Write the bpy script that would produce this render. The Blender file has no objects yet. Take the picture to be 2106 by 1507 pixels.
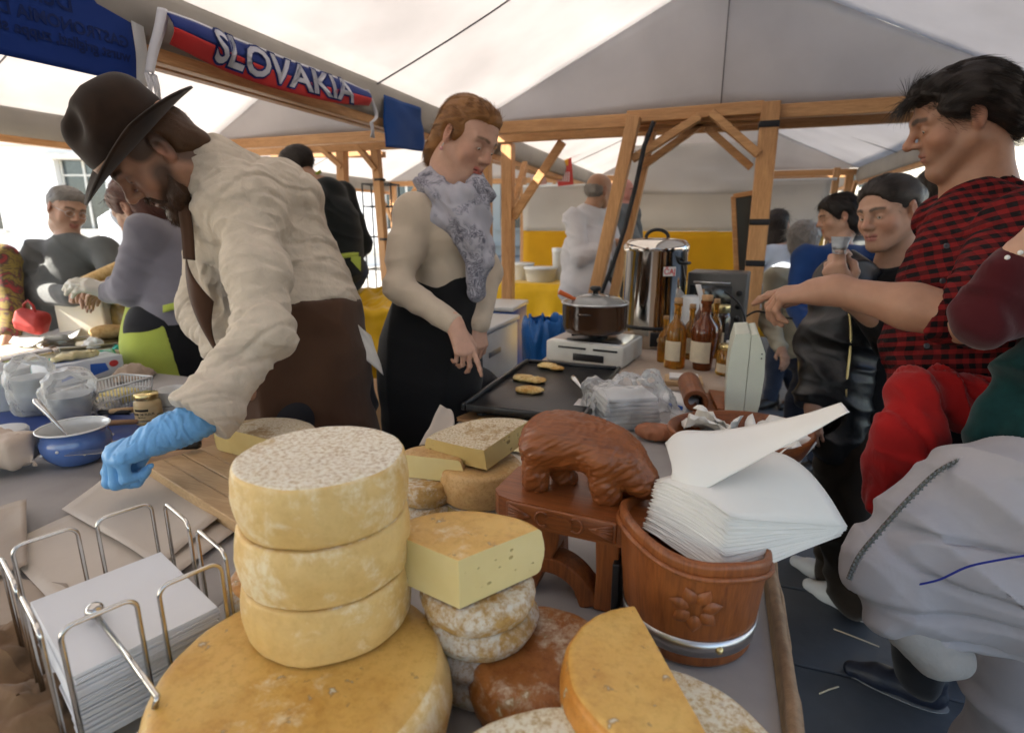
import bpy, bmesh, math, random
import numpy as np
from mathutils import Vector, Matrix, Euler
random.seed(7); RNG = np.random.RandomState(7)
R = math.radians; PI = math.pi
SC = bpy.context.scene
COL = SC.collection
# ---------------------------------------------------------------- camera
CZ = 1.42; YAW = R(19.5); PITCH = R(13.9); FPX = 1170.0; CPX, CPY = 1053.0, 753.5
cam = bpy.data.cameras.new('camera'); cam.sensor_width = 36; cam.lens = 36*FPX/2106
cam.clip_start = .02; cam.clip_end = 400
cam.dof.use_dof = True; cam.dof.focus_distance = 1.05; cam.dof.aperture_fstop = 4.5
camo = bpy.data.objects.new('camera', cam); COL.objects.link(camo)
camo.location = (0, 0, CZ); camo.rotation_euler = (R(90)-PITCH, 0, YAW)
SC.camera = camo
# ---------------------------------------------------------------- sky and sun
SUN_EL, SUN_AZ = R(36), R(242)          # azimuth clockwise from +Y: sun stands behind and to the side
w = bpy.data.worlds.new('World'); SC.world = w; w.use_nodes = True
nt = w.node_tree; bg = nt.nodes['Background']
sky = nt.nodes.new('ShaderNodeTexSky'); sky.sky_type = 'NISHITA'; sky.sun_disc = False
sky.sun_elevation = SUN_EL; sky.sun_rotation = SUN_AZ
nt.links.new(sky.outputs[0], bg.inputs[0]); bg.inputs[1].default_value = .10
sl = bpy.data.lights.new('sun', 'SUN'); sl.energy = 5; sl.angle = R(.5); sl.color = (1, .93, .82)
so = bpy.data.objects.new('sun', sl); COL.objects.link(so)
sd = Vector((math.sin(SUN_AZ)*math.cos(SUN_EL), math.cos(SUN_AZ)*math.cos(SUN_EL), math.sin(SUN_EL)))
so.rotation_euler = sd.to_track_quat('Z', 'Y').to_euler()
SC.view_settings.view_transform = 'Standard'; SC.view_settings.look = 'None'
SC.view_settings.gamma = 1; SC.view_settings.exposure = 2.36
SC.render.engine = 'CYCLES'
cy = SC.cycles; cy.use_denoising = True; cy.max_bounces = 9; cy.diffuse_bounces = 3; cy.glossy_bounces = 4
cy.transmission_bounces = 8; cy.transparent_max_bounces = 10; cy.caustics_reflective = False; cy.caustics_refractive = False
cy.sample_clamp_indirect = 6
# ---------------------------------------------------------------- pixel -> place
def ray(px, py):
    x = (px-CPX)/FPX; y = (CPY-py)/FPX
    up = y*math.cos(PITCH)-math.sin(PITCH); f = math.cos(PITCH)+y*math.sin(PITCH)
    return np.array([x*math.cos(YAW)-f*math.sin(YAW), x*math.sin(YAW)+f*math.cos(YAW), up])
C0 = np.array([0, 0, CZ])
def onz(px, py, z): d = ray(px, py); return C0+d*((z-CZ)/d[2])
def dep(px, py, t): return C0+ray(px, py)*t
def aty(px, py, Y): d = ray(px, py); return C0+d*(Y/d[1])
def atx(px, py, X): d = ray(px, py); return C0+d*(X/d[0])
A = np.array
def nrm(v): v = A(v, float); return v/(np.linalg.norm(v)+1e-12)
# ---------------------------------------------------------------- things, parts
def tag(o, label, cat, group=None, kind=None):
    o['label'] = label; o['category'] = cat
    if group: o['group'] = group
    if kind: o['kind'] = kind
    return o
def thing(name, label, cat, loc=(0, 0, 0), rz=0, group=None):
    o = bpy.data.objects.new(name, None); COL.objects.link(o); o.empty_display_size = .05
    o.location = loc; o.rotation_euler = (0, 0, rz)
    return tag(o, label, cat, group)
def linkmesh(name, me, mat, parent=None, loc=None, rot=None):
    o = bpy.data.objects.new(name, me); COL.objects.link(o)
    if mat is not None and not me.materials:
        for m in (mat if isinstance(mat, (list, tuple)) else [mat]): me.materials.append(m)
    if parent is not None: o.parent = parent
    if loc is not None: o.location = loc
    if rot is not None: o.rotation_euler = rot
    return o
def struct(o): o['kind'] = 'structure'; return o
class MB:
    """collects geometry for ONE mesh"""
    def __init__(s): s.v = []; s.f = []; s.m = []; s.sm = []
    def add(s, vs, fs, mi=0, smooth=True):
        b = len(s.v); s.v += [tuple(map(float, q)) for q in vs]
        s.f += [tuple(b+i for i in f) for f in fs]; s.m += [mi]*len(fs); s.sm += [smooth]*len(fs); return s
    def box(s, c, size, rot=None, r=0, seg=2, mi=0, smooth=None):
        bm = bmesh.new(); bmesh.ops.create_cube(bm, size=1)
        for q in bm.verts: q.co = Vector((q.co.x*size[0], q.co.y*size[1], q.co.z*size[2]))
        if r > 0: bmesh.ops.bevel(bm, geom=list(bm.edges), offset=min(r, min(size)*.49), segments=seg, affect='EDGES', profile=.5)
        Mx = Matrix.Translation(Vector(c)) @ (rot.to_4x4() if rot is not None else Matrix())
        vs = [Mx @ q.co for q in bm.verts]; bm.verts.index_update()
        fs = [[q.index for q in f.verts] for f in bm.faces]; bm.free()
        return s.add(vs, fs, mi, r > 0 if smooth is None else smooth)
    def beam(s, a, b, w, h, r=.003, mi=0, up=(0, 0, 1)):
        a = Vector(a); b = Vector(b); d = b-a; x = d.normalized(); u = Vector(up)
        y = u.cross(x)
        if y.length < 1e-4: y = Vector((1, 0, 0)).cross(x)
        y.normalize(); z = x.cross(y)
        return s.box((a+b)/2, (d.length, w, h), Matrix((x, y, z)).transposed(), r, 1, mi, False)
    def tube(s, pts, r, n=8, cap=True, mi=0, closed=False):
        pts = [Vector(p) for p in pts]; k = len(pts); rs = r if hasattr(r, '__len__') else [r]*k
        vs = []; prev = None
        for i, p in enumerate(pts):
            if closed: t = (pts[(i+1) % k]-pts[i-1]).normalized()
            else: t = (pts[min(i+1, k-1)]-pts[max(i-1, 0)]).normalized()
            if prev is None:
                a = Vector((0, 0, 1)) if abs(t.z) < .9 else Vector((1, 0, 0)); prev = (a-t*a.dot(t)).normalized()
            else: prev = (prev-t*prev.dot(t)).normalized()
            q = t.cross(prev)
            for j in range(n):
                an = 2*PI*j/n; vs.append(p+(prev*math.cos(an)+q*math.sin(an))*rs[i])
        fs = []
        for i in range(k if closed else k-1):
            for j in range(n):
                i2 = (i+1) % k; fs.append((i*n+j, i2*n+j, i2*n+(j+1) % n, i*n+(j+1) % n))
        if cap and not closed: fs.append(tuple(range(n))[::-1]); fs.append(tuple((k-1)*n+j for j in range(n)))
        return s.add(vs, fs, mi)
    def cyl(s, a, b, r0, r1=None, n=24, mi=0): return s.tube([a, b], [r0, r0 if r1 is None else r1], n, True, mi)
    def lathe(s, prof, n=48, c=(0, 0, 0), mi=0, a0=0, a1=2*PI, caps=None, sq=(1, 1), mis=None, wob=None):
        """prof: list of (r,z). wob(ang,r,z)->(r,z)"""
        full = abs(a1-a0-2*PI) < 1e-6; m = len(prof); k = n if full else n+1; vs = []
        for i in range(k):
            an = a0+(a1-a0)*i/n
            for r, z in prof:
                if wob: r, z = wob(an, r, z)
                vs.append((c[0]+r*math.cos(an)*sq[0], c[1]+r*math.sin(an)*sq[1], c[2]+z))
        b = len(s.v); s.v += vs
        for i in range(n):
            i2 = (i+1) % k
            for j in range(m-1):
                s.f.append((b+i*m+j, b+i2*m+j, b+i2*m+j+1, b+i*m+j+1)); s.m.append(mis[j] if mis else mi); s.sm.append(True)
        if caps is not None and not full:
            s.add([vs[j] for j in range(m)], [tuple(range(m))], caps, False)
            s.add([vs[n*m+j] for j in range(m)], [tuple(range(m))[::-1]], caps, False)
        return s
    def grid(s, fn, nu, nv, mi=0, smooth=True):
        vs = [fn(i/nu, j/nv) for i in range(nu+1) for j in range(nv+1)]
        fs = [(i*(nv+1)+j, (i+1)*(nv+1)+j, (i+1)*(nv+1)+j+1, i*(nv+1)+j+1) for i in range(nu) for j in range(nv)]
        return s.add(vs, fs, mi, smooth)
    def prism(s, poly, z0, z1, mi=0, M=None, smooth=False):
        n = len(poly); M = M or (lambda x, y, z: (x, y, z))
        vs = [M(x, y, z0) for x, y in poly]+[M(x, y, z1) for x, y in poly]
        fs = [tuple(range(n))[::-1], tuple(range(n, 2*n))]
        s.add(vs, fs, mi, False)
        return s.add(vs, [(i, (i+1) % n, n+(i+1) % n, n+i) for i in range(n)], mi, smooth)
    def sphere(s, c, r, nu=16, nv=10, mi=0):
        r = (r, r, r) if not hasattr(r, '__len__') else r
        return s.grid(lambda u, v: (c[0]+r[0]*math.cos(2*PI*u)*math.sin(PI*v), c[1]+r[1]*math.sin(2*PI*u)*math.sin(PI*v), c[2]-r[2]*math.cos(PI*v)), nu, nv, mi)
    def mesh(s, name='m', weld=False, auto=None):
        me = bpy.data.meshes.new(name); me.from_pydata(s.v, [], s.f); me.update()
        me.polygons.foreach_set('material_index', s.m); me.polygons.foreach_set('use_smooth', s.sm)
        bm = bmesh.new(); bm.from_mesh(me)
        if weld: bmesh.ops.remove_doubles(bm, verts=bm.verts, dist=1e-5)
        bmesh.ops.recalc_face_normals(bm, faces=bm.faces); bm.to_mesh(me); bm.free()
        return me
    def obj(s, name, mat, parent=None, loc=None, rot=None, weld=False, solid=0, sub=0):
        o = linkmesh(name, s.mesh(name, weld), None, parent, loc, rot)
        for m in (mat if isinstance(mat, (list, tuple)) else [mat]): o.data.materials.append(m)
        if solid: q = o.modifiers.new('solid', 'SOLIDIFY'); q.thickness = solid; q.offset = 0
        if sub: q = o.modifiers.new('sub', 'SUBSURF'); q.levels = sub; q.render_levels = sub
        return o
def dup(root, loc=None, rz=None, label=None, group=None, rot=None):
    r = root.copy(); COL.objects.link(r)
    if loc is not None: r.location = loc
    if rz is not None: r.rotation_euler = (0, 0, rz)
    if rot is not None: r.rotation_euler = rot
    if label: r['label'] = label
    if group: r['group'] = group
    for ch in list(root.children):
        c = ch.copy(); COL.objects.link(c); c.parent = r
        for g in list(ch.children):
            d = g.copy(); COL.objects.link(d); d.parent = c
    return r
# ---------------------------------------------------------------- noise
_T = RNG.rand(64, 64, 64).astype(np.float32)
def vnoise(p):
    p = np.asarray(p, np.float64); i = np.floor(p).astype(int); f = p-i; f = f*f*(3-2*f); i &= 63; j = (i+1) & 63
    x0, y0, z0 = i.T; x1, y1, z1 = j.T; fx, fy, fz = f.T
    c = lambda a, b, d: _T[a, b, d]
    return ((c(x0, y0, z0)*(1-fx)+c(x1, y0, z0)*fx)*(1-fy)+(c(x0, y1, z0)*(1-fx)+c(x1, y1, z0)*fx)*fy)*(1-fz) + \
           ((c(x0, y0, z1)*(1-fx)+c(x1, y0, z1)*fx)*(1-fy)+(c(x0, y1, z1)*(1-fx)+c(x1, y1, z1)*fx)*fy)*fz
def n1(x, y=0, z=0): return float(vnoise(A([[x+100, y+100, z+100]]))[0])*2-1
# ---------------------------------------------------------------- materials
MATS = {}
def newmat(name):
    m = bpy.data.materials.new(name); m.use_nodes = True; return m, m.node_tree, m.node_tree.nodes['Principled BSDF']
def nd(nt, t, **kw):
    n = nt.nodes.new(t)
    for k, v in kw.items():
        if k in n.inputs: n.inputs[k].default_value = v
        else: setattr(n, k, v)
    return n
def c4(c, k=1): return (min(1, max(0, c[0]*k)), min(1, max(0, c[1]*k)), min(1, max(0, c[2]*k)), 1)
def coords(nt, kind='Object', scale=None):
    t = nd(nt, 'ShaderNodeTexCoord'); o = t.outputs[kind]
    if scale is not None:
        m = nd(nt, 'ShaderNodeMapping'); m.inputs['Scale'].default_value = scale; nt.links.new(o, m.inputs[0]); o = m.outputs[0]
    return o
def noise(nt, vec, scale, detail=4, rough=.55, dist=0):
    n = nd(nt, 'ShaderNodeTexNoise'); n.inputs['Scale'].default_value = scale; n.inputs['Detail'].default_value = detail
    n.inputs['Roughness'].default_value = rough; n.inputs['Distortion'].default_value = dist
    nt.links.new(vec, n.inputs['Vector']); return n.outputs['Fac']
def ramp(nt, fac, stops):
    r = nd(nt, 'ShaderNodeValToRGB'); e = r.color_ramp.elements
    while len(e) < len(stops): e.new(.5)
    for q, (p, c) in zip(e, stops):
        q.position = p; q.color = c if len(c) == 4 else (*c, 1)
    nt.links.new(fac, r.inputs[0]); return r.outputs[0]
def mix(nt, fac, a, b, mode='MIX'):
    m = nd(nt, 'ShaderNodeMix', data_type='RGBA', blend_type=mode)
    for s, v in ((0, fac), (6, a), (7, b)):
        if hasattr(v, 'is_linked') or hasattr(v, 'links'): nt.links.new(v, m.inputs[s])
        else: m.inputs[s].default_value = v if s == 0 else (v if len(v) == 4 else (*v, 1))
    return m.outputs[2]
def bump(nt, bs, h, strength, dist=.002, prev=None):
    b = nd(nt, 'ShaderNodeBump'); b.inputs['Strength'].default_value = strength; b.inputs['Distance'].default_value = dist
    nt.links.new(h, b.inputs['Height'])
    if prev is not None: nt.links.new(prev, b.inputs['Normal'])
    nt.links.new(b.outputs[0], bs.inputs['Normal']); return b.outputs[0]
def pm(name, col, rough=.6, metal=0, var=.12, vs=12, bmp=.15, bs=150, bd=.001, spec=.4, sss=0, alpha=1, trans=0, ior=1.45, sheen=0, coat=0, var2=None):
    """plain procedural material with noise variation of colour and relief"""
    if name in MATS: return MATS[name]
    m, nt, b = newmat(name); v = coords(nt)
    if var > 0:
        f = noise(nt, v, vs, 5); c = ramp(nt, f, [(.3, c4(col, 1-var)), (.7, c4(var2 or col, 1+var))]); nt.links.new(c, b.inputs['Base Color'])
        rr = nd(nt, 'ShaderNodeMapRange'); rr.inputs['To Min'].default_value = max(.02, rough-.07); rr.inputs['To Max'].default_value = min(1, rough+.07)
        nt.links.new(f, rr.inputs[0]); nt.links.new(rr.outputs[0], b.inputs['Roughness'])
    else: b.inputs['Base Color'].default_value = c4(col); b.inputs['Roughness'].default_value = rough
    b.inputs['Metallic'].default_value = metal; b.inputs['Specular IOR Level'].default_value = spec; b.inputs['IOR'].default_value = ior
    if bmp > 0: bump(nt, b, noise(nt, v, bs, 3), bmp, bd)
    if sss > 0: b.inputs['Subsurface Weight'].default_value = sss; b.inputs['Subsurface Radius'].default_value = (.012, .006, .003); b.inputs['Subsurface Scale'].default_value = .6
    if trans > 0: b.inputs['Transmission Weight'].default_value = trans
    if sheen > 0: b.inputs['Sheen Weight'].default_value = sheen
    if coat > 0: b.inputs['Coat Weight'].default_value = coat
    b.inputs['Alpha'].default_value = alpha
    MATS[name] = m; return m
def fabric(name, col, weave=900, rough=.9, var=.1, vs=9, bmp=.25, col2=None, trans=0, fold=0, fs=14):
    """cloth: fine weave relief, soft tone variation; trans lets light through"""
    if name in MATS: return MATS[name]
    m, nt, b = newmat(name); v = coords(nt)
    f = noise(nt, v, vs, 5); c = ramp(nt, f, [(.3, c4(col, 1-var)), (.7, c4(col2 or col, 1+var))]); nt.links.new(c, b.inputs['Base Color'])
    b.inputs['Roughness'].default_value = rough; b.inputs['Specular IOR Level'].default_value = .15; b.inputs['Sheen Weight'].default_value = .15
    pv = None
    if fold > 0: pv = bump(nt, b, noise(nt, v, fs, 3, .5, .6), fold, .02)
    w1 = nd(nt, 'ShaderNodeTexNoise'); w1.inputs['Scale'].default_value = weave; w1.inputs['Detail'].default_value = 2; nt.links.new(v, w1.inputs['Vector'])
    bump(nt, b, w1.outputs['Fac'], bmp, .0008, pv)
    if trans > 0:
        t = nd(nt, 'ShaderNodeBsdfTranslucent'); nt.links.new(c, t.inputs[0]); ms = nd(nt, 'ShaderNodeMixShader'); ms.inputs[0].default_value = trans
        out = nt.nodes['Material Output']; nt.links.new(b.outputs[0], ms.inputs[1]); nt.links.new(t.outputs[0], ms.inputs[2]); nt.links.new(ms.outputs[0], out.inputs[0])
    MATS[name] = m; return m
def wood(name, c1, c2, axis=0, scale=9, rough=.5, coat=0, ring=1.0, bmp=.15):
    if name in MATS: return MATS[name]
    m, nt, b = newmat(name); sc = [scale*2.5]*3; sc[axis] = scale*.22
    v = coords(nt, 'Object', sc); f = noise(nt, v, 1.6, 6, .6, 1.2*ring)
    v2 = coords(nt, 'Object', [q*9 for q in sc]); g = noise(nt, v2, 1.5, 3)
    c = ramp(nt, f, [(.32, c4(c1)), (.5, c4([(a+b_)/2 for a, b_ in zip(c1, c2)])), (.68, c4(c2))])
    c = mix(nt, .35, c, ramp(nt, g, [(.3, c4(c1, .75)), (.7, c4(c2, 1.1))])); nt.links.new(c, b.inputs['Base Color'])
    b.inputs['Roughness'].default_value = rough; b.inputs['Coat Weight'].default_value = coat; b.inputs['Coat Roughness'].default_value = .25
    bump(nt, b, g, bmp, .001); MATS[name] = m; return m
def cheese(name, c1, c2, powder=(.85, .82, .74), amt=.3, ps=26, rough=.5, spots=0, bmp=.5, bs=60, gs=7, mott=1.0):
    """rind: two tones, patches of pale mould, specks"""
    if name in MATS: return MATS[name]
    m, nt, b = newmat(name); v = coords(nt)
    oi = nd(nt, 'ShaderNodeObjectInfo'); vm = nd(nt, 'ShaderNodeVectorMath', operation='MULTIPLY_ADD')
    nt.links.new(oi.outputs['Random'], vm.inputs[1]); vm.inputs[0].default_value = (9, 7, 5); nt.links.new(v, vm.inputs[2]); v = vm.outputs[0]
    f = noise(nt, v, gs, 5, .6); c = ramp(nt, f, [(.3, c4(c1)), (.72, c4(c2))])
    g = noise(nt, v, ps, 8, .72, .4); big = noise(nt, v, ps*.22, 3)
    mm = nd(nt, 'ShaderNodeMath', operation='ADD'); nt.links.new(g, mm.inputs[0]); nt.links.new(big, mm.inputs[1])
    lo = 1.32-amt*.62
    k = ramp(nt, (lambda: (lambda q: q)(mm.outputs[0]))(), [(0, (0, 0, 0)), (1, (1, 1, 1))])
    mr = nd(nt, 'ShaderNodeMapRange'); mr.inputs['From Min'].default_value = lo-.06; mr.inputs['From Max'].default_value = lo+.12
    nt.links.new(mm.outputs[0], mr.inputs[0]); pk = mr.outputs[0]
    fine = noise(nt, v, ps*3.1, 6, .7); mid = noise(nt, v, gs*4.3, 5, .65)
    c = mix(nt, 1.0, c, ramp(nt, fine, [(.34, c4((1-.22*mott, 1-.28*mott, 1-.38*mott))), (.52, c4((1, 1, 1)))]), 'MULTIPLY')
    c = mix(nt, 1.0, c, ramp(nt, mid, [(.34, c4((1-.20*mott, 1-.28*mott, 1-.40*mott))), (.54, c4((1, 1, 1)))]), 'MULTIPLY')
    pm2 = nd(nt, 'ShaderNodeMath', operation='MULTIPLY'); nt.links.new(pk, pm2.inputs[0]); pr2 = ramp(nt, fine, [(.38, (.25, .25, .25)), (.56, (1, 1, 1))]); nt.links.new(pr2, pm2.inputs[1]); pk = pm2.outputs[0]
    c = mix(nt, pk, c, c4(powder))
    if spots > 0:
        vo = nd(nt, 'ShaderNodeTexVoronoi'); vo.inputs['Scale'].default_value = spots; wn = nd(nt, 'ShaderNodeTexNoise'); wn.inputs['Scale'].default_value = spots*2.2; wn.inputs['Detail'].default_value = 3; nt.links.new(v, wn.inputs['Vector']); wd = nd(nt, 'ShaderNodeVectorMath', operation='MULTIPLY_ADD'); nt.links.new(wn.outputs['Color'], wd.inputs[0]); wd.inputs[1].default_value = (.03, .03, .03); nt.links.new(v, wd.inputs[2]); nt.links.new(wd.outputs[0], vo.inputs['Vector'])
        gate = noise(nt, v, spots*.35, 2)
        ad = nd(nt, 'ShaderNodeMath', operation='MULTIPLY_ADD'); nt.links.new(gate, ad.inputs[0]); ad.inputs[1].default_value = -.75; ad.inputs[2].default_value = .62
        lt = nd(nt, 'ShaderNodeMath', operation='ADD'); nt.links.new(vo.outputs['Distance'], lt.inputs[0]); nt.links.new(ad.outputs[0], lt.inputs[1])
        rim_ = ramp(nt, lt.outputs[0], [(.30, (1, 1, 1)), (.44, (0, 0, 0))]); c = mix(nt, rim_, c, c4((.30, .19, .08))); s2 = ramp(nt, lt.outputs[0], [(.24, (1, 1, 1)), (.34, (0, 0, 0))]); c = mix(nt, s2, c, mix(nt, fine, c4((.40, .33, .22)), c4((.85, .80, .66))))
    nt.links.new(c, b.inputs['Base Color']); b.inputs['Roughness'].default_value = rough; b.inputs['Specular IOR Level'].default_value = .35
    b.inputs['Subsurface Weight'].default_value = .12; b.inputs['Subsurface Radius'].default_value = (.01, .006, .002); b.inputs['Subsurface Scale'].default_value = .5
    p1_ = bump(nt, b, g, bmp, .003); bump(nt, b, noise(nt, v, bs*4, 3), bmp*.5, .001, p1_)
    MATS[name] = m; return m
def attrmat(name, rough=.55, sss=.1, bmp=.15, bs=300, spec=.4, var=.1, vs=40, mul=None):
    """colour from the mesh's own colour attribute, broken up by noise"""
    if name in MATS: return MATS[name]
    m, nt, b = newmat(name); a = nd(nt, 'ShaderNodeAttribute', attribute_name='Col'); v = coords(nt)
    f = noise(nt, v, vs, 4); k = ramp(nt, f, [(.3, c4((1-var,)*3)), (.7, c4((1, 1, 1)))])
    c = mix(nt, 1.0, a.outputs['Color'], k, 'MULTIPLY'); nt.links.new(c, b.inputs['Base Color'])
    b.inputs['Roughness'].default_value = rough; b.inputs['Specular IOR Level'].default_value = spec
    if sss > 0: b.inputs['Subsurface Weight'].default_value = sss; b.inputs['Subsurface Radius'].default_value = (.01, .004, .002); b.inputs['Subsurface Scale'].default_value = .5
    if bmp > 0: bump(nt, b, noise(nt, v, bs, 3), bmp, .0006)
    MATS[name] = m; return m
def glassm(name, col=(1, 1, 1), rough=.02, ior=1.45):
    if name in MATS: return MATS[name]
    m, nt, b = newmat(name); b.inputs['Base Color'].default_value = c4(col); b.inputs['Roughness'].default_value = rough
    b.inputs['Transmission Weight'].default_value = 1; b.inputs['IOR'].default_value = ior; MATS[name] = m; return m
def filmm(name, col=(1, 1, 1), op=.18, rough=.12):
    """thin clear plastic film: mostly see-through with sharp glints"""
    if name in MATS: return MATS[name]
    m, nt, b = newmat(name); b.inputs['Base Color'].default_value = c4(col); b.inputs['Roughness'].default_value = rough; b.inputs['Specular IOR Level'].default_value = .9
    t = nd(nt, 'ShaderNodeBsdfTransparent'); ms = nd(nt, 'ShaderNodeMixShader'); fr = nd(nt, 'ShaderNodeFresnel'); fr.inputs[0].default_value = 1.5
    ad = nd(nt, 'ShaderNodeMath', operation='ADD', use_clamp=True); nt.links.new(fr.outputs[0], ad.inputs[0]); ad.inputs[1].default_value = op
    nt.links.new(ad.outputs[0], ms.inputs[0]); nt.links.new(t.outputs[0], ms.inputs[1]); nt.links.new(b.outputs[0], ms.inputs[2])
    bump(nt, b, noise(nt, coords(nt), 45, 3, .6, 1), .5, .01)
    nt.links.new(ms.outputs[0], nt.nodes['Material Output'].inputs[0]); MATS[name] = m; return m
# ---------------------------------------------------------------- lettering
def text_verts(s, size=1, extrude=.0, bold=0.0, align='CENTER', res=3):
    cu = bpy.data.curves.new('lettering', 'FONT'); cu.body = s; cu.size = size; cu.extrude = extrude; cu.align_x = align; cu.align_y = 'CENTER'; cu.offset = bold; cu.resolution_u = res
    o = bpy.data.objects.new('lettering', cu); COL.objects.link(o); dg = bpy.context.evaluated_depsgraph_get()
    me = bpy.data.meshes.new_from_object(o.evaluated_get(dg)); bpy.data.objects.remove(o); bpy.data.curves.remove(cu)
    return me
def lettering(name, s, size, fn, mat, parent=None, bold=0, extrude=.0005, align='CENTER', cuts=0):
    """fn maps flat text (x,y,z) to the surface it is printed on"""
    me = text_verts(s, size, extrude, bold, align)
    if cuts:
        bm = bmesh.new(); bm.from_mesh(me); bmesh.ops.triangulate(bm, faces=bm.faces); bmesh.ops.subdivide_edges(bm, edges=bm.edges, cuts=cuts); bm.to_mesh(me); bm.free()
    for v in me.vertices: v.co = Vector(fn(v.co.x, v.co.y, v.co.z))
    me.update(); me.materials.clear(); return linkmesh(name, me, mat, parent)
# ---------------------------------------------------------------- soft bodies: signed distance fields meshed by surface nets
def eul(rx=0, ry=0, rz=0): return np.array(Euler((R(rx), R(ry), R(rz)), 'XYZ').to_matrix())
class Fr:
    """a local frame: origin, 3x3 axes (columns), scale"""
    def __init__(s, o=(0, 0, 0), M=None, k=1): s.o = A(o, float); s.M = np.eye(3) if M is None else A(M, float); s.k = k
    def __call__(s, *p): return s.o+s.k*(s.M @ A(p, float))
    def sub(s, o, M=None, k=1): return Fr(s(*o), s.M @ (np.eye(3) if M is None else M), s.k*k)
def look(fwd, up=(0, 0, 1), roll=0):
    """axes with y = fwd, z near up, x to its side"""
    y = nrm(fwd); x = nrm(np.cross(y, up)); z = np.cross(x, y); M = np.stack([x, y, z], 1)
    return M @ eul(0, roll, 0)
class Sdf:
    def __init__(s, res=.005): s.res = res; s.p = []
    def cone(s, a, b, ra, rb=None, k=.02, op='u'):
        a = A(a, float); b = A(b, float); rb = ra if rb is None else rb; m = max(ra, rb)
        L = np.linalg.norm(b-a)+1e-9; d = (b-a)/L; rr = ra-rb; a2 = L*L-rr*rr
        def f(P):
            if a2 <= 1e-12: return np.linalg.norm(P-a, axis=-1)-m
            q = P-a; y = q @ d; x = np.sqrt(np.maximum((q*q).sum(-1)-y*y, 0))
            s_ = math.sqrt(a2)/L; c_ = rr/L
            # distance to round cone
            k_ = x*c_-y*s_ if False else None
            l1 = x*x+y*y; t = y*s_-x*c_*1.0
            # parametric closest point along the slanted side
            h = np.clip((y+x*rr/math.sqrt(a2))/L, 0, 1)
            return np.sqrt(x*x+(y-h*L)**2)-(ra+(rb-ra)*h)
        s.p.append((f, np.minimum(a-ra, b-rb), np.maximum(a+ra, b+rb), k, op)); return s
    def chain(s, pts, rs, k=.02, op='u'):
        for i in range(len(pts)-1): s.cone(pts[i], pts[i+1], rs[i], rs[i+1], k, op)
        return s
    def ell(s, c, r, M=None, k=.02, op='u'):
        c = A(c, float); r = A(r if hasattr(r, '__len__') else (r,)*3, float); M = np.eye(3) if M is None else A(M)
        def f(P):
            q = (P-c) @ M; k0 = np.linalg.norm(q/r, axis=-1); k1 = np.linalg.norm(q/(r*r), axis=-1)+1e-9
            return k0*(k0-1)/k1
        e = np.sqrt(((M*r)**2).sum(1)); s.p.append((f, c-e, c+e, k, op)); return s
    def box(s, c, h, M=None, r=.01, k=.02, op='u'):
        c = A(c, float); h = A(h, float); M = np.eye(3) if M is None else A(M)
        def f(P):
            q = np.abs((P-c) @ M)-(h-r); return np.linalg.norm(np.maximum(q, 0), axis=-1)+np.minimum(q.max(-1), 0)-r
        e = np.abs(M*h).sum(1); s.p.append((f, c-e, c+e, k, op)); return s
    def plane(s, c, n, k=.01, rad=None):
        """cut away everything on the side n points to (within rad of c)"""
        c = A(c, float); n = nrm(n)
        if rad is None: s.p.append((lambda P: -((P-c) @ n), None, None, k, 'cut'))
        else: s.p.append((lambda P: np.maximum(-((P-c) @ n), np.linalg.norm(P-c, axis=-1)-rad), c-rad, c+rad, k, 'cut'))
        return s
    def build(s, lo=None, hi=None):
        us = [q for q in s.p if q[4] == 'u']; pad = 4*s.res
        L = np.min([q[1] for q in us], 0)-pad; H = np.max([q[2] for q in us], 0)+pad
        if lo is not None: L = np.maximum(L, lo)
        if hi is not None: H = np.minimum(H, hi)
        n = np.ceil((H-L)/s.res).astype(int)+1
        Fd = np.full(n, 1.0, np.float32); ax = [L[i]+s.res*np.arange(n[i]) for i in range(3)]
        for f, a, b, k, op in s.p:
            if a is None: i0 = np.zeros(3, int); i1 = n
            else:
                e = max(k, .001)+3*s.res
                i0 = np.clip(((a-e-L)/s.res).astype(int), 0, n); i1 = np.clip(((b+e-L)/s.res).astype(int)+2, 0, n)
            if (i1 <= i0).any(): continue
            sl = tuple(slice(p, q) for p, q in zip(i0, i1))
            P = np.stack(np.meshgrid(*[ax[i][sl[i]] for i in range(3)], indexing='ij'), -1)
            d = f(P).astype(np.float32); o = Fd[sl]
            if op == 'u':
                h = np.maximum(k-np.abs(o-d), 0)/max(k, 1e-6); Fd[sl] = np.minimum(o, d)-h*h*k*.25
            else:
                d = -d; h = np.maximum(k-np.abs(o-d), 0)/max(k, 1e-6); Fd[sl] = np.maximum(o, d)+h*h*k*.25
        return nets(Fd, L, s.res)
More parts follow.
